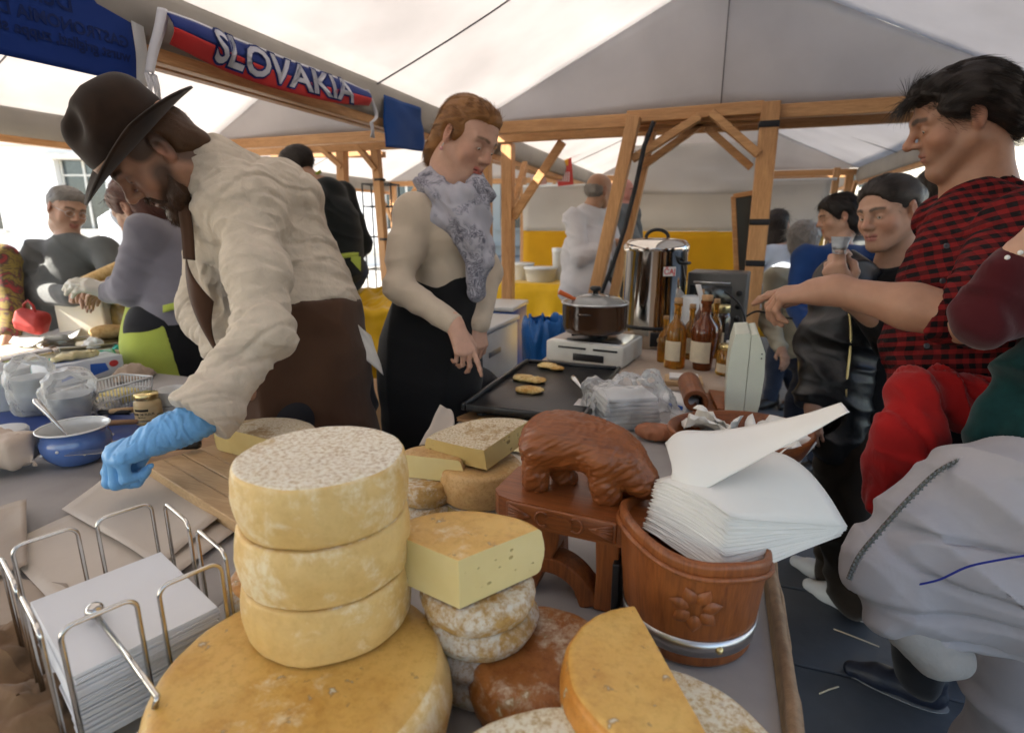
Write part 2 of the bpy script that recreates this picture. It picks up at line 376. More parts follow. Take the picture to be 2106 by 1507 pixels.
def nets(Fd, L, res):
    S = Fd < 0; n = np.array(Fd.shape)
    cnt = np.zeros(n-1, np.int8)
    for dx in (0, 1):
        for dy in (0, 1):
            for dz in (0, 1): cnt += S[dx:n[0]-1+dx, dy:n[1]-1+dy, dz:n[2]-1+dz]
    act = (cnt > 0) & (cnt < 8); idx = np.argwhere(act); N = len(idx)
    vid = np.full(n-1, -1, np.int32); vid[act] = np.arange(N)
    cs = A([(a, b, c) for a in (0, 1) for b in (0, 1) for c in (0, 1)])
    V = np.stack([Fd[tuple((idx+c).T)] for c in cs], 1)
    acc = np.zeros((N, 3)); w_ = np.zeros(N)
    for i in range(8):
        for j in range(i+1, 8):
            if np.abs(cs[i]-cs[j]).sum() != 1: continue
            a, b = V[:, i], V[:, j]; m = (a < 0) != (b < 0); t = np.where(m, a/np.where(a-b == 0, 1, a-b), 0)
            acc += (cs[i]+t[:, None]*(cs[j]-cs[i]))*m[:, None]; w_ += m
    P = L+res*(idx+acc/w_[:, None])
    Q = []
    for ax in range(3):
        o = [q for q in range(3) if q != ax]
        s1 = [slice(None)]*3; s2 = [slice(None)]*3; s1[ax] = slice(0, -1); s2[ax] = slice(1, None)
        m = S[tuple(s1)] != S[tuple(s2)]; e = np.argwhere(m)
        e = e[(e[:, o[0]] > 0) & (e[:, o[1]] > 0) & (e[:, o[0]] < n[o[0]]-1) & (e[:, o[1]] < n[o[1]]-1)]
        if not len(e): continue
        inside = S[tuple(e.T)]; q = []
        for d0, d1 in ((1, 1), (0, 1), (0, 0), (1, 0)):
            c = e.copy(); c[:, o[0]] -= d0; c[:, o[1]] -= d1; q.append(vid[tuple(c.T)])
        q = np.stack(q, 1)
        if ax == 1: inside = ~inside
        q[~inside] = q[~inside][:, ::-1]; Q.append(q)
    Q = np.concatenate(Q); Q = Q[(Q >= 0).all(1)]
    return P, Q
def vnormals(P, Q):
    fn = np.cross(P[Q[:, 2]]-P[Q[:, 0]], P[Q[:, 3]]-P[Q[:, 1]]); N = np.zeros_like(P)
    for k in range(4): np.add.at(N, Q[:, k], fn)
    return N/(np.linalg.norm(N, axis=1, keepdims=True)+1e-12)
def relax(P, Q, it=2, f=.5):
    for _ in range(it):
        a = np.zeros_like(P); c = np.zeros(len(P))
        for k in range(4):
            np.add.at(a, Q[:, k], P[Q[:, (k+1) % 4]]); np.add.at(a, Q[:, k], P[Q[:, k-1]]); np.add.at(c, Q[:, k], 2)
        P = P+f*(a/np.maximum(c, 1)[:, None]-P)
    return P
def folds(P, N, axis, fa, fp, amp, seed=0, c=None, r=None, sharp=1.5, crease=False):
    """cloth creases running across `axis`, amplitude fading away from c"""
    ax = nrm(axis); h = P @ ax; q = P-h[:, None]*ax
    n = vnoise(q*fp+ax*h[:, None]*fa+seed*7.3+50); n = np.minimum(np.abs(2*n-1)*5, 1)-1 if crease else (1-np.abs(2*n-1))**sharp-.5
    w_ = 1 if c is None else np.exp(-((P-A(c))**2).sum(1)/(r*r))
    return P+N*(n*amp*w_)[:, None]
def meshPQ(name, P, Q, base=(0, 0, 0), col=None, attr=None):
    me = bpy.data.meshes.new(name); me.vertices.add(len(P)); me.vertices.foreach_set('co', (P-A(base)).astype(np.float32).ravel())
    me.loops.add(Q.size); me.loops.foreach_set('vertex_index', Q.astype(np.int32).ravel())
    me.polygons.add(len(Q)); me.polygons.foreach_set('loop_start', np.arange(0, Q.size, Q.shape[1], dtype=np.int32))
    me.polygons.foreach_set('use_smooth', np.ones(len(Q), bool))
    me.update(calc_edges=True); me.validate()
    if col is not None:
        ca = me.color_attributes.new('Col', 'FLOAT_COLOR', 'POINT'); ca.data.foreach_set('color', np.c_[col, np.ones(len(P))].astype(np.float32).ravel())
    if attr is not None:
        at = me.attributes.new('uvp', 'FLOAT_VECTOR', 'POINT'); at.data.foreach_set('vector', attr.astype(np.float32).ravel())
    return me
def paint(P, base, strokes):
    """strokes: (a, b, radius, softness, colour, strength): a colour along a short line"""
    C = np.tile(A(base, float), (len(P), 1))
    for a, b, r, so_, c, st in strokes:
        a = A(a, float); b = A(b, float); d = b-a; t = np.clip(((P-a) @ d)/((d @ d)+1e-12), 0, 1)
        q = np.linalg.norm(P-a-t[:, None]*d, axis=1); k = np.clip((r+so_-q)/max(so_, 1e-6), 0, 1)*st
        C = C*(1-k[:, None])+A(c)*k[:, None]
    return C
# ================================================================ ground
m_stone = pm('slate_paving', (.062, .072, .085), .55, var=.35, vs=2.2, bmp=.35, bs=14, bd=.01, spec=.5)
m_joint = pm('paving_joint', (.03, .034, .038), .8, var=.2, vs=20)
m_square = pm('square_paving', (.34, .32, .29), .8, var=.2, vs=.5)
ground = struct(MB().grid(lambda u, v: ((u-.5)*240, (v-.5)*240, -.012), 2, 2).obj('ground', m_joint))
# one sheet of lighter stone out in the open square
sq = struct(MB().grid(lambda u, v: ((u-.5)*240, 9.6+v*110, -.004), 2, 2).obj('square_pavement', m_square))
sq2 = struct(MB().grid(lambda u, v: (-120+u*115.4, -60+v*69.5, -.004), 2, 2).obj('square_pavement', m_square))
slab_me = []
for k in range(4):
    mb = MB(); sx, sy = [(.88, .44), (.70, .44), (.52, .44), (.96, .44)][k]
    mb.box((0, 0, -.01), (sx, sy, .02), r=.004, seg=1, smooth=False); slab_me.append((sx, mb.mesh('paving_slab')))
for j in range(16):
    x = -2.2-.3*(j % 3); y = -.2+j*.447
    while x < 3.2:
        sx, me = slab_me[random.randrange(4)]
        linkmesh('paving_slab', me, m_stone, ground, (x+sx/2, y, .012+random.uniform(-.002, .002)), (random.uniform(-.003, .003), random.uniform(-.003, .003), 0)); x += sx+.008
# ================================================================ tents
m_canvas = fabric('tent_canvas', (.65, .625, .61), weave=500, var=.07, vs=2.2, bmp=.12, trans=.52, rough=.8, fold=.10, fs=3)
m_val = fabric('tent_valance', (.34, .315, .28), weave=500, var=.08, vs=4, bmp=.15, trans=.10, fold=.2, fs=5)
m_pine = wood('pine_timber', (.36, .16, .052), (.62, .34, .14), 0, 6, .55)
m_pinez = wood('pine_post', (.36, .16, .052), (.62, .34, .14), 2, 6, .55)
m_piney = wood('pine_rail', (.36, .16, .052), (.62, .34, .14), 1, 6, .55)
m_strap = pm('black_strap', (.012, .012, .014), .6)
m_steel = pm('steel', (.55, .55, .56), .3, 1, var=.1, bmp=0)
m_seam = pm('seam_thread', (.16, .15, .15), .9)
def panel(A_, B_, C_, D_, nu=24, nv=14, sag=.03, seed=0, thick=.0):
    A_, B_, C_, D_ = map(A, (A_, B_, C_, D_)); n = nrm(np.cross(B_-A_, D_-A_))
    if n[2] > 0: n = -n
    def fn(u, v):
        p = A_*(1-u)*(1-v)+B_*u*(1-v)+C_*u*v+D_*(1-u)*v
        k = math.sin(PI*min(max(u, 0), 1))*math.sin(PI*v)
        return p+n*(sag*k+.020*k*n1(u*7+seed, v*4, seed)+.006*k*n1(u*25+seed, v*9, seed))
    return MB().grid(fn, nu, nv)
def tent(label, x0, x1, y0, y1, H=2.1, Z=2.86, group='market tents', posts=(1, 1, 1, 1), gables=(0, 1), seams=(), braces=True, front=True, lite=False, rear=0):
    xc = (x0+x1)/2; t = thing('market_tent', label, 'tent', (xc, y0, 0), 0, group)
    W = (x1-x0)/2; D = y1-y0
    P = lambda x, y, z: (x, y, z)
    nu = 10 if lite else 48
    panel((-W, 0, H), (-W, D, H), (0, D, Z), (0, 0, Z), nu, 14, .05, 1).obj('roof_panel', m_canvas, t, solid=.002)
    panel((W, 0, H), (W, D, H), (0, D, Z), (0, 0, Z), nu, 14, .05, 2).obj('roof_panel', m_canvas, t, solid=.002)
    MB().grid(lambda u, v: ((u-.5)*.16, v*D, Z-.028-.06*abs(u-.5)), 4, 6).obj('ridge_strip', m_canvas, t, solid=.002)
    if rear: MB().grid(lambda u, v: (-W+2*W*u, -rear+v*(rear+.02), H-.005+.012*math.sin(PI*v)), 20, 4).obj('sun_gap_strip', m_canvas, t, solid=.002)  # canvas added over the gap between tents to stop sun leaking in
    for g, yy in ((gables[0], .006), (gables[1], D-.006)):
        if g: MB().grid(lambda u, v: (-W+2*W*u, yy+.012*n1(u*5, v*3)*math.sin(PI*u), H+(Z-H-.004)*v*(1-abs(2*u-1))), 24, 8).obj('gable_panel', m_canvas, t, solid=.002)
    for s in (-1, 1):     # gutter strip that hangs below the eave
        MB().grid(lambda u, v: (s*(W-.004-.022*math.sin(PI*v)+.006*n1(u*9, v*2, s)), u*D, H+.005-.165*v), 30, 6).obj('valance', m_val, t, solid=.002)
        MB().beam((s*(W+.028), 0, H-.168), (s*(W+.028), D, H-.168), .045, .06).obj('eave_beam', m_piney, t)
    for k, yy in enumerate((.03, D-.03)):
        if (k == 0 and not front): continue
        MB().beam((-W+.02, yy, H-.045), (W-.02, yy, H-.045), .05, .075).obj('cross_beam', m_pine, t)
    for k, (sx, yy) in enumerate(((-1, .06), (1, .06), (-1, D-.085), (1, D-.085))):
        if posts[k]:
            p = MB().beam((sx*(W-.10), yy, 0), (sx*(W-.10), yy, H-.085), .085, .085, up=(0, 1, 0)).obj('post', m_pinez, t)
            if braces and not lite:
                dy = 1 if yy < D/2 else -1
                MB().beam((sx*(W-.10), yy+dy*.04, H-.62), (sx*(W-.10), yy+dy*.42, H-.19), .04, .06).obj('brace', m_piney, t)
                MB().beam((sx*(W-.14), yy, H-.62), (sx*(W-.52), yy, H-.09), .04, .06).obj('brace', m_pine, t)
    for yy in seams:
        for s in (-1, 1):
            MB().tube([(s*W*(1-u)*.995, yy, H+(Z-H)*u-.045*math.sin(PI*u)-.012) for u in np.linspace(0, 1, 9)], .004, 5).obj('seam', m_seam, t)
    return t
our = tent('white canvas tent over the cheese counter with a grey end gable', -1.64, 1.54, -1.2, 3.87, posts=(0, 0, 1, 0), seams=(3.83,), front=False, braces=False)
MB().tube([(0, 5.045, 2.11+.74*u) for u in (0, .5, 1)], .004, 5).obj('seam', m_seam, our)
tent('white canvas tent over the sandwich table with the olive-print cloth', -4.02, -1.76, -1.2, 3.9, Z=2.70, posts=(0, 0, 0, 0), seams=(1.9, 3.4), front=False, braces=False)
tent('white canvas tent over the yellow-clothed stall', -1.64, 1.54, 4.2, 8.3, posts=(1, 0, 1, 1), gables=(0, 1), seams=(2.4,), rear=.33)
tent('white canvas tent behind the man in black', -5.0, -1.76, 4.25, 8.3, posts=(0, 0, 1, 1), gables=(0, 1), seams=(2.0,), rear=.35)
tent('narrow white canvas tent beside the stone building', -1.64, 1.54, 8.6, 12.6, posts=(0, 0, 1, 1), lite=True)
tent('unseen canvas tent across the aisle, added to block sky light', 3.1, 6.3, -1.0, 4.0, posts=(1, 1, 1, 1), lite=True)  # out of view, added to cut the sky light on the customers
tent('unseen canvas tent behind the camera, added to keep the counter in shade', -1.64, 1.54, -6.2, -1.4, posts=(1, 1, 0, 0), lite=True, front=True)  # added behind the camera, out of view, to hold back sun and sky
tent('unseen canvas tent beside the one behind the camera, added for more shade', -5.0, -1.76, -6.2, -1.4, posts=(1, 1, 0, 0), lite=True)  # likewise unseen, widens the added cover behind the camera
# timber frame with crossed braces at the end of our tent
fr = thing('timber_frame', 'pine timber frame with diagonal braces and a leaning leg behind the steel urn', 'frame', (.22, 3.80, 0))
Ty = 3.80
def bm_px(name, pts, w_, h_, Y, mat, par, o):
    a, b = [aty(px, py, Y)-A(o) for px, py in pts]
    return MB().beam(a, b, w_, h_, up=(0, 1, 0)).obj(name, mat, par)
fo = (.22, 3.80, 0)
MB().beam((0, 0, 0), (0, 0, 2.10), .10, .10, up=(0, 1, 0)).obj('post', m_pinez, fr)
MB().beam((.03, .16, 0), (.03, .16, 2.02), .07, .07, up=(0, 1, 0)).obj('post', m_pinez, fr)
bm_px('top_rail', ((1290, 243), (1570, 222)), .07, .075, 3.80, m_pine, fr, fo)
bm_px('leaning_leg', ((1305, 240), (1215, 640)), .075, .085, 3.72, m_pinez, fr, fo)
bm_px('leaning_leg', ((1340, 270), (1255, 640)), .06, .07, 3.92, m_pinez, fr, fo)
bm_px('brace', ((1462, 232), (1560, 318)), .045, .065, 3.76, m_pine, fr, fo)
bm_px('brace', ((1440, 240), (1300, 328)), .045, .065, 3.76, m_pine, fr, fo)
bm_px('brace', ((1452, 262), (1545, 345)), .04, .06, 3.9, m_pine, fr, fo)
bm_px('brace', ((1450, 250), (1318, 345)), .04, .06, 3.9, m_pine, fr, fo)
bm_px('lower_rail', ((1310, 262), (1560, 244)), .06, .06, 3.9, m_pine, fr, fo)
for z in (1.98, 1.44, 1.2):
    MB().box((0, -.002, z), (.108, .108, .035), r=.004).obj('strap', m_strap, fr)
MB().tube([aty(x, y, 3.66)-A(fo) for x, y in ((1345, 250), (1325, 300), (1308, 380), (1285, 470), (1262, 540), (1238, 600), (1232, 640))], .014, 8).obj('cable', m_strap, fr)
# posts of the neighbour frame (behind the man in black)
nf = thing('timber_frame', 'pine timber frame with a slim black-strapped post beside the wire rack', 'frame', (-2.95, 4.3, 0)); no = (-2.95, 4.3, 0)
bm_px('post', ((703, 285), (712, 640)), .075, .075, 4.3, m_pinez, nf, no)
bm_px('post', ((772, 300), (800, 640)), .065, .065, 4.3, m_pinez, nf, no)
bm_px('post', ((583, 300), (592, 640)), .06, .06, 4.5, m_pinez, nf, no)
bm_px('top_rail', ((560, 300), (790, 285)), .06, .07, 4.3, m_pine, nf, no)
bm_px('lower_rail', ((560, 318), (790, 318)), .05, .06, 4.45, m_pine, nf, no)
bm_px('brace', ((655, 300), (705, 345)), .04, .06, 4.28, m_pine, nf, no)
bm_px('brace', ((735, 300), (775, 350)), .04, .06, 4.28, m_pine, nf, no)
for py in (370, 492, 597): 
    p = aty(775+(py-300)*.09, py, 4.3)-A(no); MB().box(p, (.07, .07, .02), r=.003).obj('strap', m_strap, nf)
# ================================================================ buildings on the square
m_fac = pm('pale_stone', (.52, .48, .40), .85, var=.15, vs=1.2, bmp=.3, bs=6, bd=.02)
m_fac2 = pm('cream_render', (.62, .58, .50), .85, var=.1, vs=.8)
m_fac3 = pm('white_render', (.74, .72, .68), .85, var=.06, vs=.8)
m_trim = pm('stone_trim', (.60, .57, .50), .8, var=.1, vs=3)
m_win = pm('window_glass', (.05, .06, .06), .1, var=.2, spec=.8, bmp=0)
m_roof = pm('roof_tiles', (.30, .14, .08), .8, var=.3, vs=8)
def building(name, label, loc, rz, W, Hh, D, cols, rows, mat, arch=False, w0=1.0, h0=1.9, step=3.6):
    b = thing(name, label, 'building', loc, rz)
    # front wall with real openings: piers and bands around recessed windows
    mb = MB(); px = W/cols; xs = [-W/2+px*(i+.5) for i in range(cols)]
    rowz = [(1.3+step*r, 1.3+step*r+h0) for r in range(rows)]
    zc = 0
    for (za, zb) in rowz:
        mb.box((0, .2, (zc+za)/2), (W, .4, za-zc)); zc = zb
        e = [-W/2]+sum([[x-w0/2, x+w0/2] for x in xs], [])+[W/2]
        for k in range(0, len(e), 2): mb.box(((e[k]+e[k+1])/2, .2, (za+zb)/2), (e[k+1]-e[k], .4, zb-za))
    mb.box((0, .2, (zc+Hh)/2), (W, .4, Hh-zc)); mb.obj('wall', mat, b)
    MB().box((0, D/2+.41, Hh/2-.05), (W-.02, D, Hh-.1)).obj('core', mat, b)
    for za, zb in rowz:
        for x in xs:
            wn = MB().box((x, .3, (za+zb)/2), (w0-.02, .04, zb-za-.02)).obj('window', m_win, b)
            fm = MB()
            for q in (-1, 0, 1): fm.box((x+q*(w0/2-.05), .255, (za+zb)/2), (.07, .05, zb-za-.04))
            fm.box((x, .257, zb-.5), (w0-.06, .05, .06)); fm.obj('frame', m_trim, wn)
            MB().box((x, -.05, za-.06), (w0+.3, .2, .12)).obj('sill', m_trim, wn)
            MB().box((x, -.04, zb+.11), (w0+.34, .14, .2)).obj('lintel', m_trim, wn)
    for r in range(rows): MB().box((0, -.06, 1.3+step*r-.75), (W+.1, .2, .22)).obj('string_course', m_trim, b)
    MB().box((0, -.1, Hh+.15), (W+.6, .8, .3)).obj('cornice', m_trim, b)
    MB().add([(-W/2-.3, -.4, Hh+.31), (W/2+.3, -.4, Hh+.31), (W/2+.3, D+.5, Hh+.31), (-W/2-.3, D+.5, Hh+.31), (-W/2+3, D/2, Hh+2.5), (W/2-3, D/2, Hh+2.5)], [(0, 1, 5, 4), (1, 2, 5), (2, 3, 4, 5), (3, 0, 4), (0, 3, 2, 1)], 0, False).obj('roof', m_roof, b)
    return b
building('stone_building', 'pale stone palazzo with tall framed windows seen past the tents', (4.5, 24, 0), R(-8), 26, 15, 8, 9, 4, m_fac)
building('stone_building', 'bright cream building with a shaded upper window beyond the sandwich table', (-19, 15, 0), R(22), 22, 14, 8, 6, 4, m_fac3, w0=1.6, h0=2.3)
building('stone_building', 'white sunlit building behind the man in the black shirt', (-12.5, 26, 0), R(14), 16, 14, 8, 5, 4, m_fac2, w0=1.3, h0=2.1)
# ================================================================ counters
TZ = .87
m_cloth = fabric('counter_cloth', (.34, .315, .30), weave=1400, var=.10, vs=10, bmp=.2, fold=.12, fs=7)
m_jute = fabric('jute_trim', (.30, .20, .12), weave=420, var=.25, vs=60, bmp=.9)
m_kraft = fabric('kraft_sheet', (.42, .32, .24), weave=300, var=.10, vs=6, bmp=.1, rough=.75, fold=.15, fs=9)
m_parch = fabric('parchment', (.50, .43, .36), weave=260, var=.06, vs=5, bmp=.08, rough=.55, fold=.14, fs=11)
m_parch2 = fabric('parchment_brown', (.34, .27, .21), weave=260, var=.08, vs=5, bmp=.1, rough=.6, fold=.2, fs=9)
m_ply = wood('table_ply', (.40, .26, .14), (.50, .34, .20), 0, 5)
m_leg = pm('table_leg_metal', (.25, .25, .26), .4, .9)
def slab(x0, x1, y0, y1, z, th): return MB().box(((x0+x1)/2, (y0+y1)/2, z-th/2), (x1-x0, y1-y0, th), r=.004, seg=2)
ct = thing('cheese_counter', 'cloth-covered market counter with a jute-trimmed edge carrying the cheeses', 'counter', (-.3, 1.2, 0)); co = A((-.3, 1.2, 0))
def cslab(name, x0, x1, y0, y1, z, th, m): return slab(x0+.3, x1+.3, y0-1.2, y1-1.2, z, th).obj(name, m, ct)
cslab('counter_top', -.66, .112, .02, 3.1, TZ, .03, m_cloth)
cslab('counter_top', -2.46, -.662, .02, 1.10, TZ-.0015, .03, m_cloth)
cslab('counter_top', -2.46, -1.42, 1.102, 1.55, TZ-.003, .03, m_cloth)
MB().grid(lambda u, v: (.43+.004*n1(u*60, v*3)+.004*v, -1.18+u*3.08, TZ+.005-v*.66+.002*n1(u*30, 0, 3)), 160, 14).obj('jute_skirt', m_jute, ct, solid=.006)
MB().tube([(.424+.003*n1(k*.9), -1.18+k*.0385, TZ+.004) for k in range(80)], .009, 7).obj('jute_hem', m_jute, ct)
for x, y in ((-.6, .1), (.05, .1), (-.6, 3.0), (.05, 3.0), (-2.4, .1), (-2.4, 1.45), (-1.5, 1.05)):
    MB().beam((x+.3, y-1.2, 0), (x+.3, y-1.2, TZ-.031), .045, .045, up=(0, 1, 0)).obj('leg', m_leg, ct)
# kraft paper over the cooking end of the counter
def sheet(name, label, cat, pts, z, mat, group=None, n=10, curl=.004, seed=0, th=.0006):
    """paper lying on a counter: a quad with soft ripples"""
    P = [A(p) for p in pts]; c = sum(P)/4; c = A((c[0], c[1], z))
    def fn(u, v):
        p = P[0]*(1-u)*(1-v)+P[1]*u*(1-v)+P[2]*u*v+P[3]*(1-u)*v
        e = max(abs(u-.5), abs(v-.5))*2
        return (p[0]-c[0], p[1]-c[1], curl*(.5+.5*n1(u*3+seed, v*3, seed))*(.3+e**3))
    return tag(MB().grid(fn, n, n).obj(name, mat, None, c, solid=th), label, cat, group)
def zat(x, y, py):
    f = -x*math.sin(YAW)+y*math.cos(YAW); r = (CPY-py)/FPX
    return CZ+f*(r*math.cos(PITCH)-math.sin(PITCH))/(math.cos(PITCH)+r*math.sin(PITCH))
def Z(px, py, z=TZ): return onz(px, py, z)[:2]
sheet('kraft_paper', 'brown kraft paper covering the cooking end of the counter', 'paper', [(-.655, 1.95), (.10, 1.95), (.10, 3.08), (-.655, 3.08)], TZ+.002, m_kraft, curl=.003)
gp = 'wrapping sheets laid on the counter'
sheet('wrapping_paper', 'large parchment sheet spread behind the wire napkin holder', 'paper', [Z(0, 1130), Z(330, 985), Z(500, 1090), Z(180, 1330)], TZ+.004, m_parch, gp, 16, .008, 1)
sheet('wrapping_paper', 'parchment sheet with one corner tucked under the cutting board', 'paper', [Z(130, 1060), Z(300, 930), Z(480, 1060), Z(330, 1180)], TZ+.0125, m_parch, gp, 14, .006, 2)
sheet('wrapping_paper', 'crumpled brown parchment at the counter edge beside the wrapped package', 'paper', [Z(-160, 1080), Z(60, 1050), Z(60, 1180), Z(-120, 1260)], TZ+.014, m_parch2, gp, 14, .012, 3)
sheet('wrapping_paper', 'brown parchment sheet under the wire napkin holder', 'paper', [Z(-60, 1190), Z(140, 1210), Z(260, 1420), Z(-80, 1420)], TZ+.003, m_parch2, gp, 14, .008, 5)
# crumpled kraft bags piled at the lower corner
def crumple(name, label, cat, c, r, mat, seed, sq=.55, group=None):
    c = A(c, float); mb = MB()
    def fn(u, v):
        a = 2*PI*u; b = PI*v*.5+.02; d = A((math.cos(a)*math.sin(b), math.sin(a)*math.sin(b), math.cos(b)))
        k = 1+.45*abs(n1(d[0]*2.1+seed, d[1]*2.1, d[2]*2.1))+.16*abs(n1(d[0]*6+seed, d[1]*6, d[2]*6))
        return (d[0]*r*k, d[1]*r*k, max(0.001, d[2]*r*sq*k-.01*v))
    mb.grid(fn, 40, 16, 0, True); return tag(mb.obj(name, mat, None, c), label, cat, group)
m_bag = fabric('kraft_bag', (.19, .115, .062), weave=200, var=.2, vs=8, bmp=.4, fold=.3, fs=16)
crumple('paper_bag', 'crumpled dark kraft bag heaped beside the wire napkin holder', 'bag', (*Z(-20, 1400), TZ+.012), .075, m_bag, 3)
crumple('paper_bag', 'smaller crumpled kraft bag lying in front of the dark heaped one', 'bag', (*Z(60, 1520), TZ+.012), .065, m_bag, 8)
# wrapped cheese package
m_wrap = fabric('wrap_paper', (.52, .42, .34), weave=260, var=.06, bmp=.1, rough=.5, fold=.2, fs=18)
p = Z(-8, 950, TZ+.02); s = Sdf(.004); s.box((0, 0, .038), (.085, .062, .038), eul(0, 0, 25), .02)
s.cone((.02, -.02, .05), (.085, -.075, .012), .03, .008, .03); s.cone((.06, .03, .05), (.12, .01, .01), .03, .008, .03); P_, Q_ = s.build()
N_ = vnormals(P_, Q_); P_ = folds(P_, N_, (1, .4, .3), 18, 6, .010, 2, crease=True); P_ = folds(P_, vnormals(P_, Q_), (.2, 1, .5), 26, 9, .006, 4, crease=True); P_[:, 2] = np.maximum(P_[:, 2], 0)
tag(linkmesh('wrapped_package', meshPQ('wrapped_package', P_, Q_), m_wrap, None, (*p, TZ+.014)), 'cheese package wrapped in tan paper beside the blue bowl', 'package')
# ================================================================ cheeses
ch_pale = cheese('rind_pale', (.62, .40, .14), (.70, .50, .22), amt=.25, ps=30, gs=5, mott=.45)
ch_pale_side = cheese('rind_pale_side', (.66, .43, .15), (.74, .54, .24), powder=(.80, .68, .45), amt=.40, ps=34, gs=9, bmp=.35, mott=.35)
ch_white = cheese('rind_white_top', (.50, .34, .14), (.62, .46, .22), powder=(.84, .79, .68), amt=.98, ps=60, bmp=.9, gs=9)
ch_orange = cheese('rind_orange', (.60, .31, .06), (.74, .50, .16), powder=(.78, .66, .42), amt=.25, ps=34, spots=42, mott=.6, rough=.33, gs=6, bmp=.35)
ch_orange2 = cheese('rind_deep_orange', (.52, .20, .035), (.64, .34, .075), powder=(.70, .60, .44), amt=.2, ps=30, spots=40, rough=.36, gs=5, bmp=.35)
ch_brown = cheese('rind_brown', (.26, .085, .02), (.44, .19, .05), powder=(.55, .45, .33), amt=.45, ps=40, spots=36, rough=.38, gs=6)
ch_grey = cheese('rind_grey_mould', (.40, .24, .075), (.56, .36, .13), powder=(.62, .58, .50), amt=.62, ps=46, rough=.85, gs=8, bmp=1.0)
ch_grey2 = cheese('rind_dark_mould', (.26, .15, .05), (.48, .30, .10), powder=(.50, .47, .42), amt=.7, ps=46, rough=.85, gs=8, bmp=1.0)
ch_tan = cheese('rind_tan', (.50, .30, .12), (.58, .38, .17), powder=(.62, .50, .34), amt=.3, ps=60, rough=.5, gs=5, bmp=.2)
ch_rough = cheese('rind_rough', (.30, .19, .09), (.48, .34, .18), powder=(.62, .54, .40), amt=.75, ps=70, rough=.9, gs=14, bmp=1.2)
def paste_mat(name, c, c2, holes):
    m, nt, b = newmat(name); v = coords(nt); f = noise(nt, v, 10, 4); k = ramp(nt, f, [(.3, c4(c)), (.7, c4(c2))])
    vo = nd(nt, 'ShaderNodeTexVoronoi'); vo.inputs['Scale'].default_value = holes; nt.links.new(coords(nt, 'Object', (1, 1, 1.6)), vo.inputs['Vector'])
    g = noise(nt, v, holes*.3, 2); ad = nd(nt, 'ShaderNodeMath', operation='MULTIPLY_ADD'); nt.links.new(g, ad.inputs[0]); ad.inputs[1].default_value = -.9; ad.inputs[2].default_value = .58
    s_ = nd(nt, 'ShaderNodeMath', operation='ADD'); nt.links.new(vo.outputs['Distance'], s_.inputs[0]); nt.links.new(ad.outputs[0], s_.inputs[1])
    hole = ramp(nt, s_.outputs[0], [(.16, (0, 0, 0)), (.26, (1, 1, 1))])
    nt.links.new(mix(nt, hole, c4(c, .72), k), b.inputs['Base Color']); b.inputs['Roughness'].default_value = .45
    b.inputs['Subsurface Weight'].default_value = .2; b.inputs['Subsurface Radius'].default_value = (.01, .008, .004); b.inputs['Subsurface Scale'].default_value = .5
    p1_ = bump(nt, b, hole, .8, .003); bump(nt, b, noise(nt, v, 90, 4), .25, .002, p1_); return m
paste = paste_mat('cheese_paste', (.66, .54, .24), (.74, .64, .34), 74)
paste2 = paste_mat('cheese_paste_dark', (.50, .36, .13), (.62, .48, .20), 50)
def wheel(label, c, rad, h, top, side, pst=None, a0=0, a1=2*PI, bulge=.004, edge=.011, seed=0, group=None, rot=None, name='whole_cheese', wobble=.0014, n=72, cat='cheese'):
    pr = [(0, 0)]
    for k in (.3, .6, .85): pr.append(((rad-edge)*k, 0))
    for k in range(6): t = -PI/2+PI/2*k/5; pr.append((rad-edge+edge*math.cos(t), edge+edge*math.sin(t)))
    for k in (.25, .5, .75): pr.append((rad+bulge*math.sin(PI*k), edge+(h-2*edge)*k))
    for k in range(6): t = PI/2*k/5; pr.append((rad-edge+edge*math.cos(t), h-edge+edge*math.sin(t)))
    for k in (.85, .6, .3): pr.append(((rad-edge)*k, h))
    pr.append((0, h)); m = len(pr); mis = [1 if j < m-7 else 0 for j in range(m-1)]
    def wob(a, r, z):
        q = wobble*n1(math.cos(a)*3+seed, math.sin(a)*3, z*30)+wobble*.5*n1(math.cos(a)*9+seed, math.sin(a)*9, z*60)
        return (r+q*(r/rad), z+(wobble*.8*n1(r*math.cos(a)*25+seed, r*math.sin(a)*25, 5) if z > h*.5 else 0))
    mb = MB(); full = abs(a1-a0-2*PI) < 1e-6
    mb.lathe(pr, n if full else max(16, int(n*(a1-a0)/(2*PI))), mis=mis, a0=a0, a1=a1, caps=None if full else 2, wob=wob)
    o = mb.obj(name, [top, side]+([pst] if pst else []), None, c, rot, weld=False)
    return tag(o, label, cat, group)
fw = A((-math.sin(YAW), math.cos(YAW), 0)); rt = A((math.cos(YAW), math.sin(YAW), 0))
# the big wheel and the stack of three on it
BW = A((-.378, .405, TZ+.001))
wheel('large golden cheese wheel under the stack of three pale wheels', BW, .149, .10, ch_orange, ch_pale_side, seed=1, edge=.02, bulge=.008, n=96)
st = A((-.398, .484, 0)); sh = .0675
for k, (lb, tp) in enumerate((('lowest pale cheese wheel of the stack of three', ch_pale), ('middle pale cheese wheel of the stack of three', ch_pale), ('top cheese wheel of the stack of three with white mottled rind', ch_white))):
    wheel(lb, (st[0]+.002*(k-1), st[1], TZ+.1025+k*(sh+.0006)), .0925-.001*(k == 2), sh, tp, ch_pale_side, seed=11+k, edge=.0065, bulge=.003, n=96, rot=(0, 0, k*1.7), group='stack of three pale wheels')
